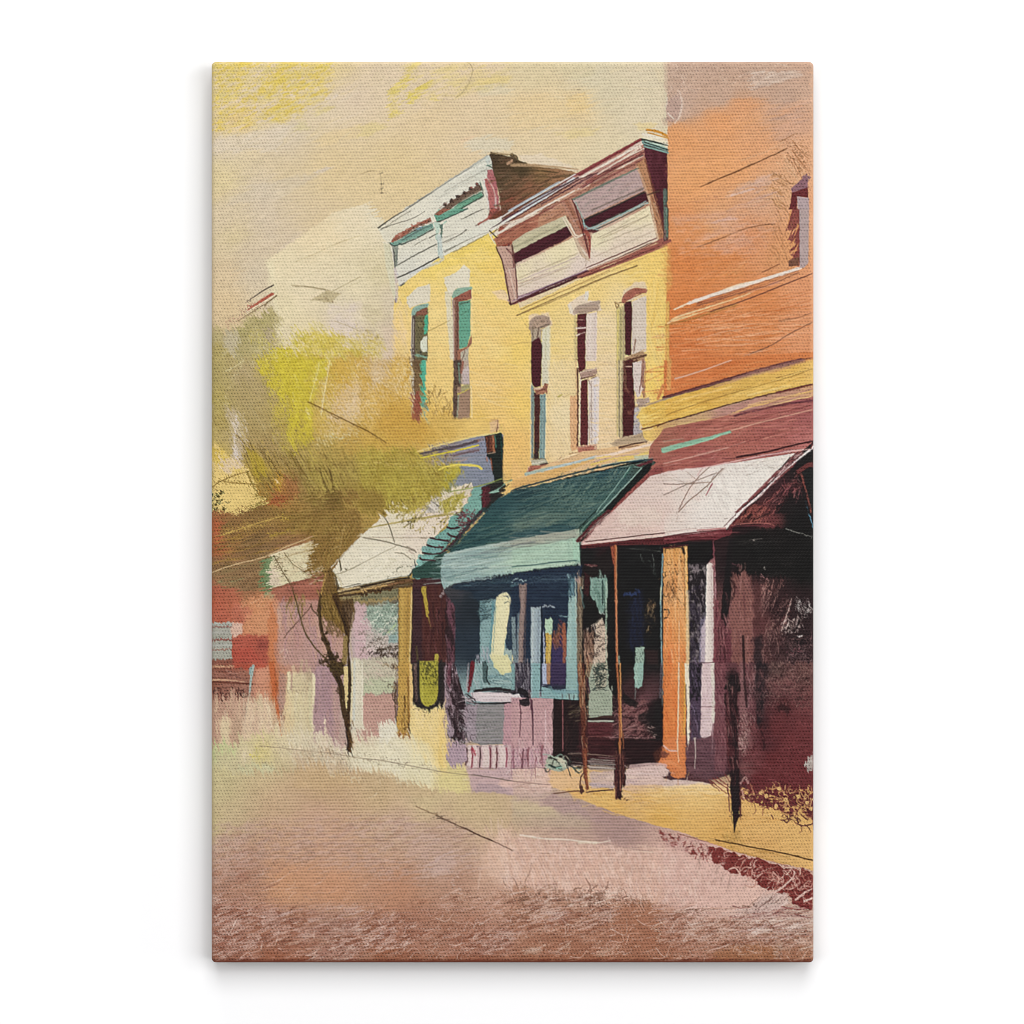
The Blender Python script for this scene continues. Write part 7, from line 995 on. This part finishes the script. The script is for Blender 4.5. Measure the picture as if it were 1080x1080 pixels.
S("190,890 400,790 620,705", 8, "54282e", .95); S("600,712 800,635 1015,560", 15, "9c584c", .9, dry=.1); S("580,700 780,615 945,545", 5, "5c2c2a", .9); S("590,712 800,628 950,556", 4, "e8d2b0", .9); S("200,872 400,785 580,712", 5, "9c7c94", .8)
S("220,945 480,832 660,755 845,688", 5, "86663a", .9); S("240,915 500,802 700,712", 4, "a8844c", .85); S("225,770 420,690 540,640", 4, "b098a0", .7); S("230,800 500,690", 4, "b8a48c", .7); S("640,545 760,490 900,430", 4, "a8987c", .8)
S("510,345 680,260 850,185", 5, "6e7c6c", .9); S("575,455 700,395 880,305", 5, "2e2826", .85); S("600,498 760,425 890,355", 6, "96b2ae", .95); S("620,505 760,440 880,375", 4, "1f2826", .9); S("565,450 575,500 610,490 640,505", 5, "9ab6b4", .95)
S("460,440 520,540 560,525", 6, "e6d8c2", .95); S("520,370 560,500 598,650", 8, "5c2628", .95, w1=3); S("575,500 600,540 598,650", 7, "9a4a40", .95, w1=3)
S("985,330 990,500", 9, "5c7468", .9); S("880,70 1005,105", 9, "84aca2", .95); S("880,48 1005,90", 5, "262e28", .9); S("875,20 1005,62", 6, "e6ddc6", .9); S("900,0 1005,28", 6, "cc8c34", .9)
T(380,860); S("535,-3 680,65 830,135 960,190 1080,248", 5, "4a2c20", .75, w1=6); S("400,-62 535,-3", 5, "8a6c50", .6, w1=5)
T(700,860); S("370,175 500,200 620,225 800,258 1064,320", 6, "523418", .85, w1=7)
T(220,700); S("360,585 520,600 700,622 880,640 1080,675", 5, "96826a", .7, w1=5); S("318,20 305,90 292,200", 18, "a4b4ac", .9, w1=9)
T(380,700); S("0,672 160,690 400,735 620,775 860,800 1080,835", 5, "7c6c58", .7)
T(540,860); S("60,140 230,165 420,175 600,195 700,180", 12, "e2d4c2", .9, w1=5)
T(700,60); S("260,925 480,830 700,735 880,650", 5, "6e4428", .75, w1=6); S("840,600 925,552", 5, "9c6c48", .8); H("840,680 1030,630 1030,820 900,880", 16, 52, 130, 6, "8c5c38 e6bc94 a87048", .8, .1, 6); H("800,840 920,880 880,1080 780,1080", 14, 40, 110, 6, "8c5c38 e0b080", .8, .2, 10)
P("905,938 1000,855 1022,828 1026,930 960,950 915,965", "8f6670", r=.4); P("915,968 1026,928 1028,1002 950,990 946,1085 890,1085 905,1040", "6a2a2c", r=.5); P("950,992 1032,1006 1034,1085 954,1085", "b3a0a2", r=.3)
T(700,220); P("966,0 1034,0 1028,390 1000,420 968,420", "b4a09e", r=.3); S("240,275 400,215 560,150 700,118 790,108", 5, "8a5a3c", .85); S("700,455 760,425 825,395", 5, "8c5436", .85); S("330,735 520,672 700,605 900,525 1062,462", 6, "6c3c30", .9); S("620,1030 760,975 900,890 1062,808", 5, "80543e", .85)
for q in ("925,0 905,80 880,140", "950,40 920,140 890,220", "962,150 930,210 900,250", "962,230 930,280 895,310", "962,300 920,345"): S(q, 18, "86403c", .9, w1=4)
P("890,370 962,345 960,405 892,412", "7c5240", r=.4)
T(220,380); S("710,295 800,340 900,390 1080,478", 7, "704f20", .9, w1=5); S("865,0 830,200 800,385", 7, "e4d8a8", .85); S("790,10 760,140 720,290", 6, "e2d68c", .8); S("20,905 90,860 200,815 290,790", 7, "7c6028", .9, w1=5); S("110,865 240,878 350,884", 6, "84682c", .85); D("90,935 86,950 70,968 62,998 52,1028 105,1060", "4c4018", 16, .9); S("120,78 180,50 250,0", 6, "dccf9c", .85)
T(380,380); S("0,478 90,525 185,588", 7, "704f20", .9, w1=4); S("560,780 620,755 740,745 830,752 862,772", 12, "e6d45c", .95, w1=15); S("430,695 560,668 700,640 840,605", 10, "dccc3c", .95); S("430,665 560,638 700,612 830,575", 14, "54484e", .85, dry=.1); S("640,935 760,915 880,885 1005,845", 7, "8c9c50", .9, w1=5); S("410,650 560,605 760,555 900,522", 8, "e8d48c", .9)
T(220,540); S("22,432 180,375 380,325 560,245 745,172", 8, "ccae80", .9, w1=6); S("465,310 530,430 590,530 625,640 655,760 690,860 760,970 830,1040", 5, "5a482c", .85, w1=8); S("540,290 600,370 700,440", 5, "7c6c48", .8); S("535,895 600,820 690,720 730,670", 5, "6c4c40", .8); S("110,160 300,95 520,30", 6, "d0b058", .8)
T(380,540); S("30,120 200,85 430,45 660,12", 6, "b0a060", .85, w1=12); S("160,25 200,85 230,170 245,215", 6, "7c7460", .85); S("20,182 150,205 300,245 390,275", 7, "8c8470", .9); S("0,372 120,310 250,245", 5, "b0a890", .8); S("250,290 310,300 360,335", 6, "9c947c", .8); S("0,532 120,508 240,482 350,470", 9, "2c241c", .9)
T(700,380); S("330,755 250,830 180,920 110,1060", 5, "86665a", .7); S("420,770 300,900 180,1000 105,1080", 5, "7c5c4c", .75); S("0,880 100,882 300,870 340,865", 5, "8c7464", .65); S("0,960 140,895 300,830 380,800", 6, "98847a", .8); S("345,880 300,960", 9, "a4545c", .8, w1=4); S("460,620 300,665 130,705 0,735", 6, "d0a494", .8); S("480,500 640,455 800,415 1062,350", 6, "d0a088", .9); S("280,765 500,720 760,670 1040,632", 7, "dcb0aa", .95); S("80,132 240,85 480,0", 8, "dab49e", .9, w1=6); S("520,690 720,655 900,610 1062,575", 13, "3a1a1e", .9, w1=9)
T(540,380); S("0,1085 20,1085 100,990", 4, "8caca0", .0); S("840,760 740,900 600,1080", 5, "8cb0a4", .9); S("925,765 800,900 640,1070", 6, "9ab8ac", .95); S("0,925 200,868 500,790 760,735 1000,705", 7, "1a343c", .85); S("0,400 70,440", 4, "c8a468", .6); S("20,1010 300,930 640,850", 5, "6a8880", .5); S("100,1080 400,960 740,860", 6, "18343a", .6)
T(540,540); S("0,390 160,375 300,358 460,345", 6, "456460", .9); S("738,240 735,400 742,700 748,1085", 12, "b4663f", .9, w1=10); S("744,240 745,700 752,1085", 4, "dca878", .8); S("500,228 740,202 1085,160", 11, "e4c8be", .95); S("520,212 740,188 1085,148", 5, "4c2424", .85)
T(540,700); S("745,0 755,120 765,300 768,450 770,600", 11, "a8643c", .9); S("770,0 775,300 780,520", 6, "d49858", .9); S("300,925 400,912 480,905", 6, "6c4434", .9); S("530,915 620,905 720,898", 7, "54342c", .9); S("360,262 362,620", 5, "a46868", .85); S("545,410 640,408 720,410", 10, "b4b8a8", .9); S("560,715 735,720", 6, "b4aca4", .8); S("560,740 735,748", 6, "b4aca4", .8)
T(700,700); S("108,-5 105,300 98,610", 8, "e2ccaa", .95); S("222,530 226,640 220,745", 10, "b8a8a0", .9, w1=5); P("480,880 545,870 540,1000 530,1085 495,1085", "201618", r=1.2); S("455,860 470,1050", 6, "6c3c38", .6); D("600,900 640,930 700,905 760,940 860,930 930,950", "dcb070", 18, .6)
T(700,860); P("490,-10 540,-10 525,40 510,66 507,122 501,122 496,40", "2a181a", r=.6)
T(380,60); S("143,830 150,905 152,970", 4, "8a7858", .7); D("143,832 150,905 149,940 150,968", "6a5c46", 9, .85); S("20,830 60,815 110,808", 4, "a89468", .8); S("760,30 800,90 775,180 730,250 680,290", 5, "a8986c", .8); S("330,1080 620,890 915,700", 7, "a8aaa2", .6); S("420,1020 640,880 800,780", 6, "84827a", .8, w1=3); S("350,1070 520,960", 8, "6c685e", .85, w1=3)
T(380,220); S("130,138 220,70 340,0", 8, "50483e", .9, w1=4); S("140,155 200,125 360,75 460,20", 4, "767264", .9); S("470,880 640,795", 4, "a8904c", .85); S("265,492 400,430 560,345", 7, "423e36", .9); S("270,400 420,315 540,255", 6, "6a685c", .9); S("600,310 760,225 930,160", 4, "7c7868", .8)
T(220,220); S("590,545 700,555 830,575", 7, "a89a74", .9); S("830,575 850,605 900,580 1080,485", 5, "aa9c74", .9); S("620,380 760,320 900,255 1080,190", 4, "c4b284", .85); S("460,545 380,590 270,665", 6, "4a3c34", .9, w1=3); S("455,610 370,660 280,722", 20, "b05c48", .9, w1=10, dry=.2); S("485,620 400,680 210,800", 7, "84704e", .9, w1=3); S("470,615 350,690 270,735", 7, "ecdcbc", .9); S("900,800 1000,840 1080,875", 4, "a8986c", .8)
T(500,140,4.909); S("292,1012 300,976 330,957 368,957 388,985", 20, "a8907e", .9, dry=.15); S("522,928 545,903 600,890 645,878", 22, "b09a8a", .85, dry=.15); S("775,872 790,840 830,816 884,818", 24, "a3604f", .9, dry=.1); S("800,868 880,838", 6, "d8c4b4", .8)
T(380,220); S("372,752 384,716 420,696 478,682", 20, "8cb0a2", .9); S("660,628 675,592 710,575 788,565", 20, "8cb09c", .9); S("366,760 362,1080", 6, "dcd8cc", .8); S("656,640 664,1080", 7, "d8d4c4", .8)
T(700,700); S("505,70 492,300 496,520 508,780", 60, "2a181c", .6, dry=.55); S("520,80 512,400 515,760", 16, "1c1214", .5, dry=.5); H("450,90 535,90 530,760 470,760", 34, 86, 70, 8, "5c2a2e 7c4a4c 1c1214 3c1c20 8c5c58", .75, .1, 8, .3); S("455,200 450,500 470,760", 9, "5c2c30", .6)
T(380,700); P("418,-20 556,-20 553,200 545,255 520,290 475,306 438,285 422,220", "a9a139", f=1, r=.6, a=.9); N("424,-20 556,-20 556,150 424,150", "3c3a1e", 1.8, .55, .7, 3, 80, 1.5); S("412,-20 415,200 425,270 455,306 490,314 530,302 560,262 572,160 576,-20", 18, "262220", .9, dry=.08); S("440,120 445,260", 16, "bcb448", .6, dry=.2)
T(540,860); H("0,150 700,200 1080,280 1080,560 0,480", 80, 80, 120, 9, "e6c9ba d0a898 e8cec2 caa294", .55, .1, 14, .4); H("-300,100 60,90 60,500 -240,480", 40, 76, 120, 9, "e2c4b2 c8a490 e6cbbd b8968a", .5, .1, 16, .4)
T(220,860); H("0,300 440,140 1080,200 1600,120 1700,460 1080,700 0,700", 120, -16, 80, 7, "d8b8a8 b08c78 dcc0b0 a88470", .5, .3, 22, .4)
H("0,640 1000,700 2000,600 4300,760 4300,1030 0,1030", 200, -24, 90, 7, "e2cabe 74402c d4b6a8 84503a e8d4c8", .6, .6, 30, .2)
T(220,60); N("0,20 900,20 860,300 640,440 0,560", "e6c955", 2.6, .60, .6, 10, -28, 2.2, 6, 0, 5); H("30,30 880,30 800,300 600,420 60,500", 70, -38, 46, 9, "e6cc58 e8d6b8 e4c248 e6d6c0", .6, .5, 26, .3); H("360,240 1080,140 1080,560 500,620", 40, -26, 150, 16, "e8d8c0 e6d09c dcd0b4", .35, .1, 8, .45)
T(540,60); H("0,40 1060,40 1060,440 0,640", 50, -10, 190, 18, "e8dcb8 e6d4a8 d8ceb0 e8d4b0", .3, .1, 9, .5)
T(380,220); N("-640,500 -60,60 160,200 140,900 -300,700", "e9dcb8", 6, .5, .4, 12, -20, 2)
T(220,860); N("0,60 1400,-20 1700,200 1500,480 400,300 0,600", "c4a496", 3.2, .53, .5, 14, -14, 2.6, 5, 0, 1); N("0,100 1400,0 1500,460 1000,300 0,560", "a8806c", 3.0, .60, .4, 14, -14, 2.6, 5, 0, 2); H("0,60 1600,20 1600,500 900,480 400,300 0,560", 150, -12, 90, 9, "c8aa9c a4806e d0b4a6 b08c7c", .4, .4, 18, .4)
T(540,860); H("-60,440 300,520 700,560 1000,600 1000,660 500,640 -60,560", 60, 70, 70, 8, "e2c4b6 7c5848 d8b8aa 94705e e8d0c4", .6, .2, 24, .3); N("-60,150 1080,260 1500,460 1300,660 500,560 -60,500", "e6cabc", 2.6, .56, .5, 14, 80, 2.4, 6, 0, 3); N("-60,150 1080,260 1500,460 1300,660 500,560 -60,500", "c89f90", 2.6, .62, .4, 14, 80, 2.4, 6, 0, 4)
T(700,220); H("40,60 860,60 820,420 100,640 40,600", 60, -20, 130, 9, "e4a478 d08850 e8b48c c87c48", .4, .2, 12, .4); N("40,40 860,40 700,330 120,330", "dcae94", 3, .58, .4, 10, -16, 2.4)
def finish():
    global IMG
    q = np.radians(-14); u = _gx*np.cos(q)+_gy*np.sin(q); v = -_gx*np.sin(q)+_gy*np.cos(q)
    st = fbm(u/9+WX*.3, v/.9+WY*.5, 3, 3)-.5
    sp = fbm(_gx/1.3, _gy/1.3, 2, 5)-.5
    lum = IMG.mean(-1, keepdims=True)
    amp = .35+1.3*np.clip(1-np.abs(lum-.45)*1.6, 0, 1)
    IMG = IMG+(st*.06+sp*.06)[..., None]*amp*(.4+IMG)
    # the printer's sharpening
    def blur(a):
        for ax in (0, 1):
            a = (np.roll(a, 1, ax)+2*a+np.roll(a, -1, ax))/4
        return a
    IMG = IMG+.9*(IMG-blur(blur(IMG)))
    # ink gamut: a little duller than the screen colours the strokes were mixed in
    lum = (IMG*np.array([.3, .59, .11], np.float32)).sum(-1, keepdims=True)
    IMG = np.clip(lum+(IMG-lum)*.94, 0.02, 1)*np.array([.968, .958, .948], np.float32)
finish()
# ---------------------------------------------------------------- scene
scene = bpy.context.scene
C = scene.collection
def lin(c):
    c = np.clip(c, 0, 1)
    return np.where(c <= .04045, c/12.92, ((c+.055)/1.055)**2.4)

U = .001                                             # one print unit is a millimetre
X0, X1, Y0, Y1 = 223., 858.2, 65., 1015.4            # silhouette of the stretched canvas
RAD, DEPTH, GAP = 4.6, 24., 11.                                # rounded fold, bar depth
KEY = 1.345                                           # print pigment against the light level

root = bpy.data.objects.new('canvas_print', None); C.objects.link(root)
root.empty_display_size = .05
root.location = ((((X0+X1)/2)-540)*U, 0, (540-Y1)*U)
root['label'] = 'frameless canvas print of a painted street of yellow shopfronts, hanging flat on the white wall'
root['category'] = 'canvas print'

# parameter axes: fine over the face, coarse down the sides
arc = RAD*math.pi/2
xa, xb, ya, yb = X0+RAD, X1-RAD, Y0+RAD, Y1-RAD      # flat part
def axis(a, b):
    side = np.linspace(DEPTH-RAD, 2.2, 14)
    mid = np.arange(a-arc, b+arc, 1/RES); mid = np.append(mid, b+arc)
    return np.concatenate([a-arc-side, mid, b+arc+side[::-1]]), len(side), len(side)+len(mid)-1
ax, ix0, ix1 = axis(xa, xb); ay, iy0, iy1 = axis(ya, yb)
PX, PY = np.meshgrid(ax, ay)
QX, QY = np.clip(PX, xa, xb), np.clip(PY, ya, yb)
DX, DY = PX-QX, PY-QY
L = np.hypot(DX, DY); Ls = np.maximum(L, 1e-9); th = np.minimum(L/RAD, math.pi/2)
OX = QX+RAD*np.sin(th)*DX/Ls; OY = QY+RAD*np.sin(th)*DY/Ls
OZ = np.minimum(RAD*(1-np.cos(th))+np.maximum(L-arc, 0), DEPTH)      # depth behind the face
# the face of a stretched canvas is never dead flat: a fraction of a millimetre of slack
OZ = OZ+np.where(L < 1e-6, .25*(fbm(PX/160, PY/160, 2, 5)-.5)*np.minimum(1, np.minimum(np.minimum(PX-xa, xb-PX), np.minimum(PY-ya, yb-PY))/40), 0)
verts = np.stack([(OX-540)*U-root.location.x, -(DEPTH+GAP-OZ)*U, (540-OY)*U-root.location.z], -1)
# pigment at every vertex (the picture is mirrored round the fold)
mx = (PX-PX0)*RES-.5; my = (PY-PY0)*RES-.5
mx = np.abs(mx); mx = np.where(mx > NW-1, 2*(NW-1)-mx, mx); my = np.abs(my); my = np.where(my > NH-1, 2*(NH-1)-my, my)
i0 = np.clip(np.floor(mx).astype(int), 0, NW-2); j0 = np.clip(np.floor(my).astype(int), 0, NH-2)
fx = (mx-i0)[..., None]; fy = (my-j0)[..., None]
pig = (IMG[j0, i0]*(1-fx)+IMG[j0, i0+1]*fx)*(1-fy)+(IMG[j0+1, i0]*(1-fx)+IMG[j0+1, i0+1]*fx)*fy
pig = lin(pig)/KEY
rgba = np.concatenate([pig, np.ones(pig.shape[:2]+(1,))], -1).astype(np.float32)

def grid_mesh(name, jj, ii, parent, mat, label=None):
    """the vertices [jj] x [ii] of the canvas as one mesh part"""
    v = verts[jj, ii].reshape(-1, 3).astype(np.float32); c = rgba[jj, ii].reshape(-1, 4)
    h, w = verts[jj, ii].shape[:2]; z = OZ[jj, ii]
    a = (np.arange(h-1)[:, None]*w+np.arange(w-1)[None, :])
    f = np.stack([a, a+w, a+w+1, a+1], -1)
    keep = ~((z[:-1, :-1] >= DEPTH) & (z[1:, :-1] >= DEPTH) & (z[1:, 1:] >= DEPTH) & (z[:-1, 1:] >= DEPTH))
    f = f[keep].reshape(-1, 4)
    me = bpy.data.meshes.new(name)
    me.vertices.add(len(v)); me.vertices.foreach_set('co', v.ravel())
    me.loops.add(f.size); me.loops.foreach_set('vertex_index', f.ravel().astype(np.int32))
    me.polygons.add(len(f)); me.polygons.foreach_set('loop_start', np.arange(0, f.size, 4, dtype=np.int32))
    me.update(calc_edges=True)
    at = me.color_attributes.new('pigment', 'FLOAT_COLOR', 'POINT'); at.data.foreach_set('color', c.ravel())
    me.polygons.foreach_set('use_smooth', np.ones(len(f), bool))
    me.materials.append(mat); me.validate()
    o = bpy.data.objects.new(name, me); C.objects.link(o); o.parent = parent
    if label: o['label'] = label
    return o

# ---------------------------------------------------------------- materials
def canvas_material():
    m = bpy.data.materials.new('printed_canvas'); m.use_nodes = True; nt = m.node_tree; nd = nt.nodes; nd.clear()
    def new(t, **k):
        n = nd.new(t)
        for a, b in k.items(): setattr(n, a, b)
        return n
    def val(s, x):
        if isinstance(x, (int, float)): s.default_value = x
        else: nt.links.new(x, s)
    def M(op, a, b=None, c=None, clamp=False):
        n = new('ShaderNodeMath', operation=op, use_clamp=bool(clamp)); val(n.inputs[0], a)
        if b is not None: val(n.inputs[1], b)
        if c is not None: val(n.inputs[2], c)
        return n.outputs[0]
    tc = new('ShaderNodeTexCoord'); sep = new('ShaderNodeSeparateXYZ'); nt.links.new(tc.outputs['Object'], sep.inputs[0])
    x = M('MULTIPLY', sep.outputs['X'], 1000.); y = M('MULTIPLY', sep.outputs['Z'], 1000.); d = M('MULTIPLY', sep.outputs['Y'], 1000.)
    # threads wander a little
    def noise(sx, sy, det=2.):
        cm = new('ShaderNodeCombineXYZ'); val(cm.inputs[0], M('MULTIPLY', x, sx)); val(cm.inputs[1], M('MULTIPLY', y, sy)); val(cm.inputs[2], M('MULTIPLY', d, .1))
        n = new('ShaderNodeTexNoise'); n.inputs['Scale'].default_value = 1.; n.inputs['Detail'].default_value = det
        nt.links.new(cm.outputs[0], n.inputs['Vector']); return n.outputs['Fac']
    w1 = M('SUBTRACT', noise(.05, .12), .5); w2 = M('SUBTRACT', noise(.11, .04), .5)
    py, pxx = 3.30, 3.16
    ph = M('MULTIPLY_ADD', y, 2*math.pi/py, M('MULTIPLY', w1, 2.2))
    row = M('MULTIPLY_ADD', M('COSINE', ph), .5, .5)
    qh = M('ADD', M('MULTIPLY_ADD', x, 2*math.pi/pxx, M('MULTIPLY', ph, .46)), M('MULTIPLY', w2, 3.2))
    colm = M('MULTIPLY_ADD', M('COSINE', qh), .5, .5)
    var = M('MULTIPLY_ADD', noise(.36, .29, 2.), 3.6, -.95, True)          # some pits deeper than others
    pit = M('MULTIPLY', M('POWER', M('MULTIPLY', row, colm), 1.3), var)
    ge = new('ShaderNodeNewGeometry'); gs = new('ShaderNodeSeparateXYZ'); nt.links.new(ge.outputs['True Normal'], gs.inputs[0])
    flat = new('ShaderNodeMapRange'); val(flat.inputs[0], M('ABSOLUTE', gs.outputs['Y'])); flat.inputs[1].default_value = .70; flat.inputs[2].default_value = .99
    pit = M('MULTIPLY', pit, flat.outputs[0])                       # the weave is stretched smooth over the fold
    thread = noise(.10, .85, 2.)                                    # slubs along the weft
    tone = M('MULTIPLY_ADD', thread, .12, .98)
    # weave pits darkened in the colour: missed ink and painted shade
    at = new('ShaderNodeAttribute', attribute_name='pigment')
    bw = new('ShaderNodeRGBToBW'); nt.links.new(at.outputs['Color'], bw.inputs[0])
    depth = M('MULTIPLY_ADD', M('POWER', bw.outputs[0], .5), -1.22, 1.28)      # pits darkened more on dark pigment
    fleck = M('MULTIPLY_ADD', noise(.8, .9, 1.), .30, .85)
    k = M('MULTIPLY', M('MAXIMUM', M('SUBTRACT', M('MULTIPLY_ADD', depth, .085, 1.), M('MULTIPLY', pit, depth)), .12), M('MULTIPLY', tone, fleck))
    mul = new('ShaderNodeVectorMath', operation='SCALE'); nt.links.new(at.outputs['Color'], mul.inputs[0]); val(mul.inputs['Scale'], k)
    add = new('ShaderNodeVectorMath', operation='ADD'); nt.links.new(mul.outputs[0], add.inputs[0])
    thread_sheen = new('ShaderNodeCombineXYZ'); q = M('MULTIPLY', M('POWER', M('MULTIPLY', M('SUBTRACT', 1., row), colm), 2.), .009)  # faint sheen of the threads, painted into the colour
    for i in range(3): val(thread_sheen.inputs[i], q)
    nt.links.new(thread_sheen.outputs[0], add.inputs[1])
    b = new('ShaderNodeBump'); b.inputs['Strength'].default_value = .35; b.inputs['Distance'].default_value = .0004
    val(b.inputs['Height'], M('SUBTRACT', M('MULTIPLY', thread, .15), pit))
    p = new('ShaderNodeBsdfPrincipled'); p.inputs['Roughness'].default_value = .78; p.inputs['Specular IOR Level'].default_value = .12
    nt.links.new(add.outputs[0], p.inputs['Base Color']); nt.links.new(b.outputs[0], p.inputs['Normal'])
    o = new('ShaderNodeOutputMaterial'); nt.links.new(p.outputs[0], o.inputs[0]); return m

def wall_material():
    m = bpy.data.materials.new('white_paint'); m.use_nodes = True; nt = m.node_tree
    p = nt.nodes['Principled BSDF']; p.inputs['Base Color'].default_value = (.83, .83, .835, 1); p.inputs['Roughness'].default_value = .9; p.inputs['Specular IOR Level'].default_value = .1
    tc = nt.nodes.new('ShaderNodeTexCoord'); n = nt.nodes.new('ShaderNodeTexNoise'); n.inputs['Scale'].default_value = 240; n.inputs['Detail'].default_value = 3
    b = nt.nodes.new('ShaderNodeBump'); b.inputs['Strength'].default_value = .03; b.inputs['Distance'].default_value = .0005
    nt.links.new(tc.outputs['Object'], n.inputs['Vector']); nt.links.new(n.outputs['Fac'], b.inputs['Height']); nt.links.new(b.outputs[0], p.inputs['Normal'])
    return m

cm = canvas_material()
sl = slice
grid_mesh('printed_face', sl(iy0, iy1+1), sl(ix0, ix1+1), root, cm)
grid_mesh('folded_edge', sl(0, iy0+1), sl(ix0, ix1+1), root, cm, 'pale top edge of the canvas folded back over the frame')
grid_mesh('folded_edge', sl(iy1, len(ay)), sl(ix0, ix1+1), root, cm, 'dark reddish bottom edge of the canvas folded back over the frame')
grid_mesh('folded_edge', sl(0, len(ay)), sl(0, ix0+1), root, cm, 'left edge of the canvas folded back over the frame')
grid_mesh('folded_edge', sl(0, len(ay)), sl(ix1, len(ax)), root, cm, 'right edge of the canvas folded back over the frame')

# wooden stretcher bars that the cloth is folded over, and the two pads that hold them off the wall
def wood():
    m = bpy.data.materials.new('pine_wood'); m.use_nodes = True; nt = m.node_tree; p = nt.nodes['Principled BSDF']
    n = nt.nodes.new('ShaderNodeTexNoise'); n.inputs['Scale'].default_value = 30; r = nt.nodes.new('ShaderNodeValToRGB')
    r.color_ramp.elements[0].color = (.42, .28, .16, 1); r.color_ramp.elements[1].color = (.6, .44, .27, 1)
    nt.links.new(n.outputs['Fac'], r.inputs[0]); nt.links.new(r.outputs[0], p.inputs['Base Color']); p.inputs['Roughness'].default_value = .7; return m
def bar(name, x0, x1, z0, z1, y0, y1, m):
    bm = bmesh.new(); bmesh.ops.create_cube(bm, size=1)
    for v in bm.verts:
        v.co = ((x0+x1)/2+v.co.x*(x1-x0), (y0+y1)/2+v.co.y*(y1-y0), (z0+z1)/2+v.co.z*(z1-z0))
    me = bpy.data.meshes.new(name); bm.to_mesh(me); bm.free(); me.materials.append(m)
    o = bpy.data.objects.new(name, me); C.objects.link(o); o.parent = root; return o
pine = wood(); W2, HH = (X1-X0)/2*U, (Y1-Y0)*U; e = .0015; yb0, yb1 = -(GAP+DEPTH-3)*U, -(GAP+.2)*U
bar('stretcher_bar', -W2+e, W2-e, e, .040, yb0, yb1, pine); bar('stretcher_bar', -W2+e, W2-e, HH-.040, HH-e, yb0, yb1, pine)
bar('stretcher_bar', -W2+e, -W2+.040, .0402, HH-.0402, yb0, yb1, pine); bar('stretcher_bar', W2-.040, W2-e, .0402, HH-.0402, yb0, yb1, pine)
# wall
me = bpy.data.meshes.new('wall')
s = 4.
me.from_pydata([(-s, .0008, -s), (s, .0008, -s), (s, .0008, s), (-s, .0008, s)], [], [(0, 1, 2, 3)])
wall = bpy.data.objects.new('wall', me); C.objects.link(wall); me.materials.append(wall_material())
wall['kind'] = 'structure'; wall['label'] = 'plain matte white wall behind the canvas print'

# ---------------------------------------------------------------- studio lamps
from mathutils import Vector
def lamp(name, ax_, el, dist, sx, sy, power):
    d = Vector((math.sin(math.radians(ax_))*math.cos(math.radians(el)), -math.cos(math.radians(ax_))*math.cos(math.radians(el)), math.sin(math.radians(el))))
    l = bpy.data.lights.new(name, 'AREA'); l.shape = 'RECTANGLE'; l.size = sx; l.size_y = sy; l.energy = power
    o = bpy.data.objects.new(name, l); C.objects.link(o); o.location = d*dist
    o.rotation_euler = (-d).to_track_quat('-Z', 'Y').to_euler()
    return o
lamp('softbox_lamp', 33, 3, 16., 9.6, 9.2, 1400)   # right
lamp('softbox_lamp', 2, 33, 16., 9.2, 10.0, 1675)   # above
lamp('softbox_lamp', -29, 2, 16., 8.9, 7.1, 720)   # left, weaker
lamp('softbox_lamp', 4, 76, 16., 8.9, 5.3, 790)   # raking, added to brighten the top fold
lamp('softbox_lamp', 74, 6, 16., 5.3, 8.9, 632)   # raking, added to brighten the right fold
w = bpy.data.worlds.new('World'); scene.world = w; w.use_nodes = True
w.node_tree.nodes['Background'].inputs[0].default_value = (1, 1, 1, 1); w.node_tree.nodes['Background'].inputs[1].default_value = .02

# ---------------------------------------------------------------- camera and output
cam = bpy.data.cameras.new('camera'); co = bpy.data.objects.new('camera', cam); C.objects.link(co); scene.camera = co
DIST = 5.
co.location = (0, -(DEPTH+GAP)*U-DIST, 0); co.rotation_euler = (math.radians(90), 0, 0)
cam.sensor_width = 36; cam.lens = 36*DIST/1.08; cam.clip_end = 100
scene.render.engine = 'CYCLES'
scene.cycles.pixel_filter_type = 'BLACKMAN_HARRIS'; scene.cycles.filter_width = .8
scene.render.resolution_x = 1024; scene.render.resolution_y = 1024
scene.view_settings.view_transform = 'Standard'; scene.view_settings.look = 'None'
scene.view_settings.exposure = 0; scene.view_settings.gamma = 1; scene.view_settings.use_curve_mapping = False
